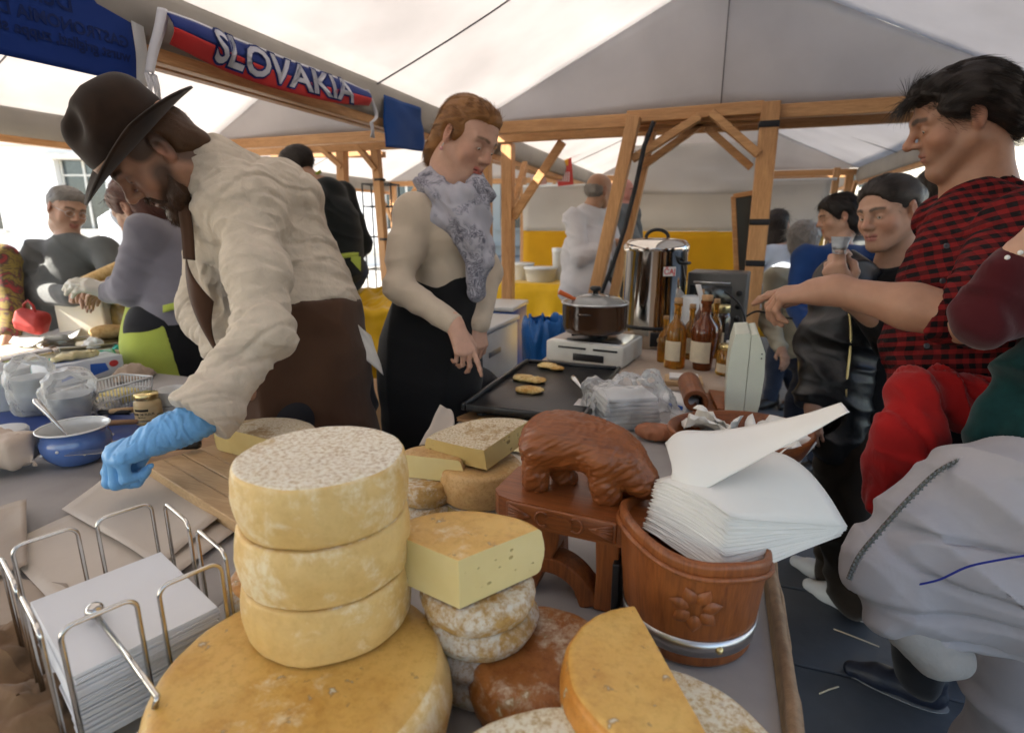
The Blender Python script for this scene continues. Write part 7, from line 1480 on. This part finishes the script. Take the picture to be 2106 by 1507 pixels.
# ---------------------------------------------------------------- the shopper at the edge: maroon sleeve, teal shawl, grey jacket over the arm
m_mar = fabric('maroon_top', (.055, .006, .009), weave=800, var=.15, bmp=.2, fold=.2, fs=14); m_teal = fabric('teal_shawl', (.004, .028, .028), weave=500, var=.3, vs=40, bmp=.4); m_gj = fabric('grey_jacket', (.36, .345, .365), weave=1100, var=.05, vs=8, bmp=.12, rough=.7, fold=.18, fs=15); m_pale = fabric('pale_trousers', (.34, .33, .36), weave=700, var=.06, fold=.2, fs=12)
base = A((.95, 1.02, 0)); p5 = person('shopper in maroon top and teal shawl carrying a light grey jacket', base); sk = (.50, .29, .20)
hd = dep(2330, 250, 1.05); H = Fr(hd, look(nrm(cv(-.9, -.2, -.1)), (0, 0, 1)), .95); nk = dep(2330, 390, 1.08); sh5, el5, wr5 = dep(2270, 570, .98), dep(2032, 648, .98), dep(2096, 524, .93)
s = Sdf(.0055); head(s, H, neck=nk); s.chain([nk, dep(2330, 560, 1.08), dep(2320, 800, 1.1)], [.07, .11, .11], .05); s.chain([dep(2330, 520, 1.06), sh5, el5, wr5], [.05, .030, .026, .024], .02); hand(s, Fr(wr5, look(nrm(cv(.55, .6, -.2)), nrm(cv(-.4, .5, -.7))), .86), RELAX, fat=.85); body(p5, base, s, sk, face_paint(H, sk))
s = Sdf(.008); E = lambda c, r, kk=.02, op='u': s.ell(H(*c), A(r), H.M, kk, op); E((0, -.03, .03), (.085, .1, .1)); E((0, .025, .075), (.074, .068, .054)); E((0, -.07, -.06), (.07, .05, .09)); flowhair(p5, base, s, m_brown, lambda P_: np.tile(A((0, 0, -1.)), (len(P_), 1)), 600, .06, .0008)
s = Sdf(.006); s.chain([dep(2330, 480, 1.08), dep(2320, 700, 1.1), dep(2300, 900, 1.12)], [.13, .15, .16], .05); s.chain([dep(2320, 520, 1.05), sh5, el5], [.080, .058, .047], .04); s.chain([el5, dep(2075, 548, .94)], [.047, .038], .02)
cloth(p5, base, s, m_mar, 'maroon_top', [(el5-sh5, 26, 4, .018, dict(seed=2)), (cv(.5, .8, 0), 38, 5, .012, dict(seed=3, c=el5, r=.12))])
for k in range(12): an = k/12*2*PI; c_ = dep(2088, 516, .93)+cv(.030*math.cos(an), .016*math.cos(an), .030*math.sin(an)); MB().sphere(c_-base, .0042, 8, 6).obj('bracelet_bead', m_enw, p5)
s = Sdf(.006); s.chain([dep(2200, 640, 1.0), dep(2120, 740, 1.0), dep(2060, 830, 1.04), dep(2010, 930, 1.08)], [.05, .034, .026, .02], .03); s.chain([dep(2220, 700, .98), dep(2140, 850, 1.0), dep(2080, 960, 1.02)], [.05, .034, .022], .03); cloth(p5, base, s, m_teal, 'teal_shawl', [(cv(.7, .7, 0), 18, 5, .03, dict(seed=4))])
# jacket draped over the forearm
s = Sdf(.005); J = lambda x, y, t: dep(x, y, t)
s.chain([J(2000, 985, 1.02), J(2080, 960, 1.0), J(2200, 950, .98)], [.045, .06, .08], .04); s.chain([J(1985, 990, 1.02), J(1900, 1060, 1.02), J(1820, 1130, 1.02), J(1790, 1180, 1.01)], [.050, .050, .046, .036], .03); s.chain([J(1795, 1180, 1.01), J(1840, 1250, 1.0), J(1920, 1290, .99), J(2020, 1310, .98), J(2130, 1310, .96)], [.036, .042, .038, .036, .04], .03)
for a, b, ra, rb in (((1990, 1050, 1.0), (1930, 1200, .99), .06, .05), ((2060, 1030, .98), (2030, 1250, .97), .075, .06), ((2150, 1020, .97), (2130, 1260, .96), .09, .07), ((1900, 1100, 1.0), (1860, 1220, 1.0), .05, .04), ((2000, 1180, .97), (2110, 1130, .95), .05, .06), ((2060, 1200, .95), (2120, 1290, .94), .05, .05)): s.cone(J(*a), J(*b), ra, rb, .05)
jo_ = cloth(p5, base, s, m_gj, 'grey_jacket', [(cv(.75, .6, 0), 10, 1.8, .034, dict(seed=3, sharp=2)), (cv(.7, .65, 0), 9, 1.6, .028, dict(seed=4, crease=True)), (cv(.2, .95, 0), 18, 3, .014, dict(seed=5, crease=True)), (cv(.9, -.2, .2), 30, 5, .004, dict(seed=6))])
zpts = [J(1990, 938, .985), J(1930, 968, .97), J(1870, 1024, .96), J(1810, 1090, .955), J(1765, 1145, .955), J(1745, 1190, .96)]
MB().tube([cr(zpts, u)-base for u in np.linspace(0, 1, 30)], .0035, 6).obj('zip_tape', pm('zip_tape', (.10, .10, .085), .8), jo_)
for k in range(70):
    u = k/70; p = cr(zpts, u); d = nrm(cr(zpts, min(1, u+.01))-p); MB().box(p-base-CFv*.003+np.cross(d, CFv)*.003*(1 if k % 2 else -1), (.0026, .0026, .0036), None, 0).obj('zip_tooth', m_steel, jo_)
MB().tube([cr([J(x, y, t)-base for x, y, t in ((1870, 1205, .955), (1930, 1192, .925), (1990, 1165, .905), (2060, 1150, .885), (2120, 1140, .87))], u) for u in np.linspace(0, 1, 24)], .0018, 6).obj('blue_piping', fabric('blue_piping', (.02, .03, .22)), jo_)
s = Sdf(.005); s.cone(J(1868, 1290, 1.0), J(1925, 1345, 1.0), .040, .040, .01); s.cone(J(1925, 1345, 1.0), J(1955, 1350, 1.0), .038, .036, .01); cloth(p5, base, s, fabric('ribbed_cuff', (.34, .325, .31), weave=160, bmp=.9), 'ribbed_cuff', [(cv(.7, .7, 0), 4, 70, .0015, dict(seed=4))])
s = Sdf(.01); s.chain([J(2260, 900, 1.1), J(2130, 1330, 1.15), J(2090, 1600, 1.25), A((.86, 1.05, .1))], [.16, .11, .10, .075], .05); s.chain([J(2330, 900, 1.1), A((1.1, 1.0, .5)), A((1.12, .98, .1))], [.15, .1, .075], .05); cloth(p5, base, s, m_pale, 'trousers', [((.2, .1, 1), 9, 5, .03, dict(seed=2))])
for f in ((.82, 1.05, .012), (1.1, .98, .012)): s = Sdf(.007); f = A(f); s.cone(f+A((0, 0, .045)), f+A((-.12, .02, .035)), .042, .032, .02); s.plane(f, (0, 0, -1), .004); cloth(p5, base, s, m_shoe, 'shoe')
# ================================================================ people further off
m_jean = fabric('dark_jeans', (.020, .028, .05), weave=700, var=.2)
def simple(label, base, hd, fwd, up, skin, hair, top, sh, el, wr, hips, feet, hk=.95, topm=None, legm=None, hairs='short', res=.007, tr=(.085, .15, .15), toe=(0, -1), nose=1, hands=True, group=None, fold_=.012, spine=None, browc=(.04, .025, .015), slit=0):
    """a whole figure: skin mesh, hair, top with sleeves, trousers, shoes"""
    base = A(base, float); t = person(label, base, group); H = Fr(hd, look(nrm(fwd), nrm(up)), hk); sh = [A(q) for q in sh]; nk = (sh[0]+sh[1])/2+A((0, 0, .035)); hips = A(hips, float); mid = (nk+hips)/2 if spine is None else A(spine)
    s = Sdf(res*.75); head(s, H, nose=nose, neck=nk, nr=(.050, .056)); s.chain([nk, mid, hips], [.06, .09, .09], .04)
    for i in range(2):
        s.chain([nk, sh[i], el[i], wr[i]], [.05, .045, .038, .027], .02)
        if hands: d = nrm(A(wr[i])-A(el[i])); u_ = nrm(A((-d[2]*.3, .2, .9))); hand(s, Fr(wr[i], look(d, u_), .92), RELAX, fat=.95)
    body(t, base, s, skin, face_paint(H, skin, browc=browc))
    s = Sdf(res*.8); E = lambda c, r, kk=.02, op='u': s.ell(H(*c), A(r)*hk, H.M, kk, op)
    if hairs == 'short': E((0, -.026, .038), (.083, .100, .090), .03); E((0, .02, .07), (.072, .064, .054), .03)
    elif hairs == 'bald': E((0, -.050, .000), (.081, .074, .066), .03)
    elif hairs == 'bob': E((0, -.026, .042), (.094, .112, .098), .03); E((0, .03, .08), (.072, .060, .05), .03); E((0, -.06, -.05), (.085, .06, .085), .03)
    elif hairs == 'curly': E((0, -.026, .042), (.105, .122, .106), .03); E((0, -.06, -.04), (.09, .06, .08), .03)
    elif hairs == 'long': E((0, -.026, .042), (.090, .106, .094), .03); E((0, -.06, -.08), (.085, .05, .15), .03)
    if hairs != 'bald':
        for x in (-1, 1): E((x*.09, -.010, -.004), (.022, .026, .030), .012, 'cut')
    E((0, .120, -.004), (.082, .076, .086), .014, 'cut')
    fl = H.M @ nrm((0, -.5, -.85)); flowhair(t, base, s, hair, lambda P_: np.tile(fl, (len(P_), 1)), 900 if hairs != 'bald' else 300, .03 if hairs in ('short', 'bald') else .06, .0009, .5 if hairs == 'curly' else .12, seed=3, amp=.006 if hairs == 'curly' else .003, fa=60 if hairs == 'curly' else 12, fp=80)
    s = Sdf(res); s.chain([nk-A((0, 0, .03)), mid, hips+A((0, 0, .03))], list(tr), .06)
    for i in range(2): s.cone(nk-A((0, 0, .05)), sh[i], .085, .070, .05); s.chain([sh[i], el[i], A(el[i])*.12+A(wr[i])*.88], [.072, .060, .045], .03)
    s.cone(nk, H(0, -.02, -.09), .056, .054, .02, 'cut')
    tp = cloth(t, base, s, topm, top, [((.5, .1, 1), 20, 4, fold_, dict(seed=3)), (A(el[0])-sh[0], 22, 9, fold_*.7, dict(seed=4, c=el[0], r=.16))])
    legs(t, base, hips, feet, legm or m_dark, toe=toe, res=.012)
    return t, H, base
G = lambda x, y, z: A((x, y, z), float)
S1 = (.48, .28, .19)
# grey sweater man behind the sandwich table
m_gk = fabric('grey_sweater', (.10, .105, .105), weave=500, var=.1); m_ghair = hairmat('grey_hair', (.12, .11, .10), (.24, .22, .20))
D9 = 3.05; hd = dep(138, 432, D9); lb = LB(138, 432)
t, H, b = simple('grey-sweatered man with glasses holding bread behind the sandwich table', (*dep(150, 700, D9+.1)[:2], 0), hd, lb(.42, -.22, -.88), lb(.05, 1, 0), (.44, .26, .18), m_ghair, 'sweater', [dep(80, 520, D9+.05), dep(215, 515, D9)], [dep(78, 600, D9-.05), dep(238, 590, D9-.1)], [dep(160, 612, D9-.30), dep(205, 590, D9-.32)], dep(150, 690, D9+.05), [G(*dep(120, 1000, D9)[:2], .012), G(*dep(180, 1000, D9)[:2], .012)], topm=m_gk, tr=(.10, .165, .165), legm=m_jean)
for x in (-1, 1): MB().tube([H(x*.033+.021*math.cos(a), .099-.004*abs(math.cos(a)), .002+.016*math.sin(a))-b for a in np.linspace(0, 2*PI, 18, False)], .0013, 5, closed=True).obj('glasses_rim', m_steel, t); MB().tube([H(x*.054, .094, .006)-b, H(x*.079, .0, .008)-b], .0013, 5).obj('glasses_arm', m_steel, t)
MB().tube([H(-.012, .102, .006)-b, H(.012, .102, .006)-b], .0013, 5).obj('glasses_bridge', m_steel, t)
s = Sdf(.007); p = dep(232, 565, D9-.36); s.cone(p-lb(.10, .05, 0), p+lb(.12, .10, 0), .035, .03, .01); P_, Q_ = s.build(); tag(linkmesh('bread_stick', meshPQ('bread_stick', P_, Q_, p), m_bread, None, p), 'long crusty loaf held over the sandwich table', 'bread')
# woman in the lilac sweater with the lime apron
m_lil = fabric('lilac_sweater', (.20, .19, .225), weave=500, var=.08, bmp=.4); m_lime = fabric('lime_apron', (.36, .42, .075), weave=700, var=.08); m_auburn = hairmat('auburn_hair', (.045, .014, .010), (.11, .035, .02))
D8 = 2.35; lb = LB(300, 430); sh_ = [dep(300, 482, D8-.10), dep(360, 470, D8+.22)]
t, H, b = simple('woman in lilac sweater and lime apron filling bread at the next table', (*dep(395, 700, D8)[:2], 0), dep(285, 432, D8), lb(-.55, -.62, .55), lb(-.45, .80, .35), S1, m_auburn, 'sweater', sh_, [dep(268, 595, D8-.12), dep(320, 590, D8+.25)], [dep(222, 600, D8-.05), dep(225, 590, D8+.12)], dep(370, 660, D8+.02), [G(*dep(390, 1000, D8)[:2], .012), G(*dep(430, 1000, D8+.1)[:2], .012)], topm=m_lil, hairs='bob', tr=(.09, .155, .17), spine=dep(345, 540, D8+.04), res=.006, toe=(-1, .3))
s = Sdf(.008); s.chain([dep(372, 612, D8+.02), dep(375, 700, D8+.03), dep(385, 850, D8+.05)], [.155, .168, .172], .04); s.plane(dep(372, 612, D8+.02), nrm(lb(.1, 1, 0)), .005); cloth(t, b, s, m_skirt, 'black_skirt', [((1, 0, 0), 8, 3, .008, dict(seed=2))])
s = Sdf(.007); s.chain([dep(358, 618, D8+.02), dep(360, 700, D8+.03), dep(370, 850, D8+.05)], [.168, .186, .192], .04); s.plane(dep(358, 618, D8+.02), nrm(lb(.25, 1, 0)), .005); s.plane(dep(345, 700, D8), nrm(lb(.9, .25, .05)), .004)
ap = cloth(t, b, s, m_lime, 'lime_apron')
MB().grid(lambda u, v: tuple(dep(335+95*u, 628-24*u+15*v, D8-.165+.02*u)-b), 12, 3).obj('apron_tie', m_lime, ap, solid=.003)
m_cg = pm('clear_glove', (.62, .58, .50), .35, var=.08, sss=.15)
s = Sdf(.0042); gw = dep(228, 602, D8-.05); hand(s, Fr(gw, look(nrm(lb(-.8, .25, 0)), nrm(lb(.1, .8, -.5))), 1.0), RELAX, fat=1.25); P_, Q_ = s.build(); linkmesh('plastic_glove', meshPQ('plastic_glove', P_, Q_, b), m_cg, t)
# person glimpsed behind her in pale blue
m_pb = fabric('pale_blue_jacket', (.42, .46, .52), weave=600, var=.1); Dp = 3.6; lb = LB(262, 440)
simple('passer-by in pale blue jacket behind the lilac-sweatered woman', (*dep(262, 700, Dp)[:2], 0), dep(262, 405, Dp), lb(.6, -.1, -.7), lb(0, 1, 0), S1, m_auburn, 'jacket', [dep(232, 462, Dp), dep(300, 462, Dp)], [dep(228, 540, Dp), dep(310, 540, Dp)], [dep(240, 600, Dp-.2), dep(290, 600, Dp-.2)], dep(262, 640, Dp), [G(*dep(250, 900, Dp)[:2], .012), G(*dep(280, 900, Dp)[:2], .012)], topm=m_pb, res=.011, tr=(.1, .17, .17))
# shopper with the patterned shawl and red bag
m, nt_, b_ = newmat('patterned_shawl'); v = coords(nt_); nt_.links.new(ramp(nt_, noise(nt_, v, 11, 3, .6, 2), [(.32, (.28, .03, .03)), (.45, (.06, .035, .03)), (.55, (.22, .16, .03)), (.68, (.10, .05, .04))]), b_.inputs['Base Color']); b_.inputs['Roughness'].default_value = .9; MATS['patterned_shawl'] = m
Dq = 2.95; lb = LB(-30, 480)
t, H, b = simple('shopper in a red and ochre patterned shawl with a red handbag', (*dep(-40, 700, Dq)[:2], 0), dep(-60, 430, Dq), lb(.7, -.1, -.6), lb(0, 1, 0), S1, m_brown, 'shawl', [dep(-100, 530, Dq), dep(5, 535, Dq-.05)], [dep(-100, 630, Dq), dep(22, 640, Dq-.12)], [dep(-60, 690, Dq-.2), dep(18, 690, Dq-.2)], dep(-40, 700, Dq), [G(*dep(-60, 1000, Dq)[:2], .012), G(*dep(-20, 1000, Dq)[:2], .012)], topm=m, hairs='bob', res=.009, tr=(.12, .20, .20))
m_rbag = pm('red_leather', (.32, .025, .02), .7, var=.15); c_ = dep(66, 662, Dq-.3); t = thing('handbag', 'bright red leather handbag hanging beside the shawled shopper', 'bag', c_); s = Sdf(.006); s.box((0, 0, 0), (.065, .035, .05), eul(0, 12, 15), .02); P_, Q_ = s.build(); P_ = folds(P_, vnormals(P_, Q_), (1, .2, .3), 14, 8, .015, 2); linkmesh('bag_body', meshPQ('bag_body', P_, Q_), m_rbag, t); MB().tube([(-.04, 0, .04), (-.035, 0, .08), (0, 0, .10), (.03, 0, .08), (.04, 0, .04)], .005, 6).obj('handle', m_rbag, t)
# man in black with the lime apron string
m_blk = fabric('black_shirt', (.012, .014, .014), weave=700, var=.2); Db = 3.35; lb = LB(640, 380)
t, H, b = simple('man in black pullover with a lime apron string, seen from behind', (*dep(690, 700, Db)[:2], 0), dep(612, 345, Db), lb(-.75, -.50, .42), lb(-.2, .95, .1), S1, m_dkhair, 'pullover', [dep(640, 405, Db-.12), dep(705, 400, Db+.18)], [dep(640, 500, Db-.25), dep(745, 500, Db+.2)], [dep(600, 560, Db-.2), dep(700, 570, Db+.25)], dep(695, 560, Db), [G(*dep(690, 900, Db)[:2], .012), G(*dep(720, 900, Db+.1)[:2], .012)], topm=m_blk, tr=(.10, .165, .155), legm=m_jean, spine=dep(682, 460, Db+.02), res=.007, toe=(-1, .4))
MB().grid(lambda u, v: tuple(dep(640+98*u, 522+10*v+3*math.sin(u*5), Db-.18+.06*u)-b), 16, 2).obj('apron_string', m_lime, t, solid=.004); MB().grid(lambda u, v: tuple(dep(722+20*u, 528+v*22*u+8*v, Db-.17)-b), 6, 4).obj('apron_bow', m_lime, t, solid=.004)
MB().tube([dep(x, y, Db-.02)-b for x, y in ((632, 378), (645, 362), (660, 352))], .009, 6).obj('neck_loop', m_lime, t)
# cook in white and his colleague
m_wh = fabric('white_shirt', (.55, .54, .56), weave=700, var=.04, fold=.2, fs=10); Dc = 4.1; lb = LB(1230, 400)
simple('grey-haired cook in white shirt facing the yellow table', (*dep(1205, 700, Dc)[:2], 0), dep(1232, 392, Dc), lb(.62, -.15, .62), lb(.1, 1, 0), (.44, .25, .16), m_ghair, 'shirt', [dep(1180, 450, Dc-.1), dep(1240, 445, Dc+.2)], [dep(1192, 530, Dc-.2), dep(1270, 520, Dc+.2)], [dep(1262, 500, Dc-.15), dep(1290, 510, Dc+.1)], dep(1200, 600, Dc), [G(*dep(1195, 800, Dc)[:2], .012), G(*dep(1225, 800, Dc)[:2], .012)], topm=m_wh, hairs='bald', tr=(.1, .17, .165), res=.008, legm=m_wh)
Dd = 4.9; lb = LB(1285, 400); simple('ruddy-faced man in grey beside the cook in white', (*dep(1285, 650, Dd)[:2], 0), dep(1280, 395, Dd), lb(.9, -.1, -.25), lb(.05, 1, 0), (.50, .22, .16), m_ghair, 'jacket', [dep(1262, 440, Dd-.1), dep(1300, 440, Dd+.15)], [dep(1258, 510, Dd-.1), dep(1310, 510, Dd+.1)], [dep(1285, 540, Dd-.2), dep(1320, 540, Dd)], dep(1280, 560, Dd), [G(*dep(1275, 800, Dd)[:2], .012), G(*dep(1295, 800, Dd)[:2], .012)], topm=m_gk, hairs='bald', res=.010)
# crowd past the post
m_cream = fabric('cream_jacket', (.50, .47, .36), weave=600, var=.06, fold=.2, fs=9); m_bluej = fabric('blue_jacket', (.012, .04, .14), weave=600, var=.15); m_silver = hairmat('silver_hair', (.30, .28, .26), (.46, .44, .42))
def bgp(label, px, py, Dx, f, hair, hs, topm, w=52, skin=S1, legm=m_jean, res=.010):
    lb = LB(px, py); q = 1170/Dx
    return simple(label, (*dep(px+10, 700, Dx)[:2], 0), dep(px, py, Dx), lb(*f), lb(0, 1, 0), skin, hair, 'jacket', [dep(px-.19*q, py+.24*q, Dx), dep(px+.21*q, py+.24*q, Dx)], [dep(px-.23*q, py+.52*q, Dx), dep(px+.25*q, py+.52*q, Dx)], [dep(px-.15*q, py+.70*q, Dx-.2), dep(px+.15*q, py+.70*q, Dx-.2)], dep(px, py+.72*q, Dx), [G(*dep(px-.1*q, 900, Dx)[:2], .012), G(*dep(px+.1*q, 900, Dx)[:2], .012)], topm=topm, hairs=hs, res=res, legm=legm, toe=(-.7, -.7))
bgp('dark-haired woman in blue jacket in profile past the timber post', 1722, 446, 3.3, (-.85, -.15, -.3), m_dkhair, 'bob', m_bluej, res=.008)
bgp('curly silver-haired shopper in cream jacket with back turned', 1655, 498, 3.7, (.2, -.1, .95), m_silver, 'curly', m_cream, res=.009)
bgp('long-haired passer-by in pale clothes between the posts', 1602, 462, 4.6, (.3, 0, .9), m_dkhair, 'long', m_pb, res=.012)
bgp('dark-haired passer-by half hidden behind the leather-jacketed woman', 1925, 395, 3.0, (-.3, 0, .9), m_dkhair, 'bob', m_blk, res=.011)
bgp('dark-haired passer-by behind the woman in blue', 1772, 440, 4.4, (.5, 0, .8), m_dkhair, 'short', m_gk, res=.012)
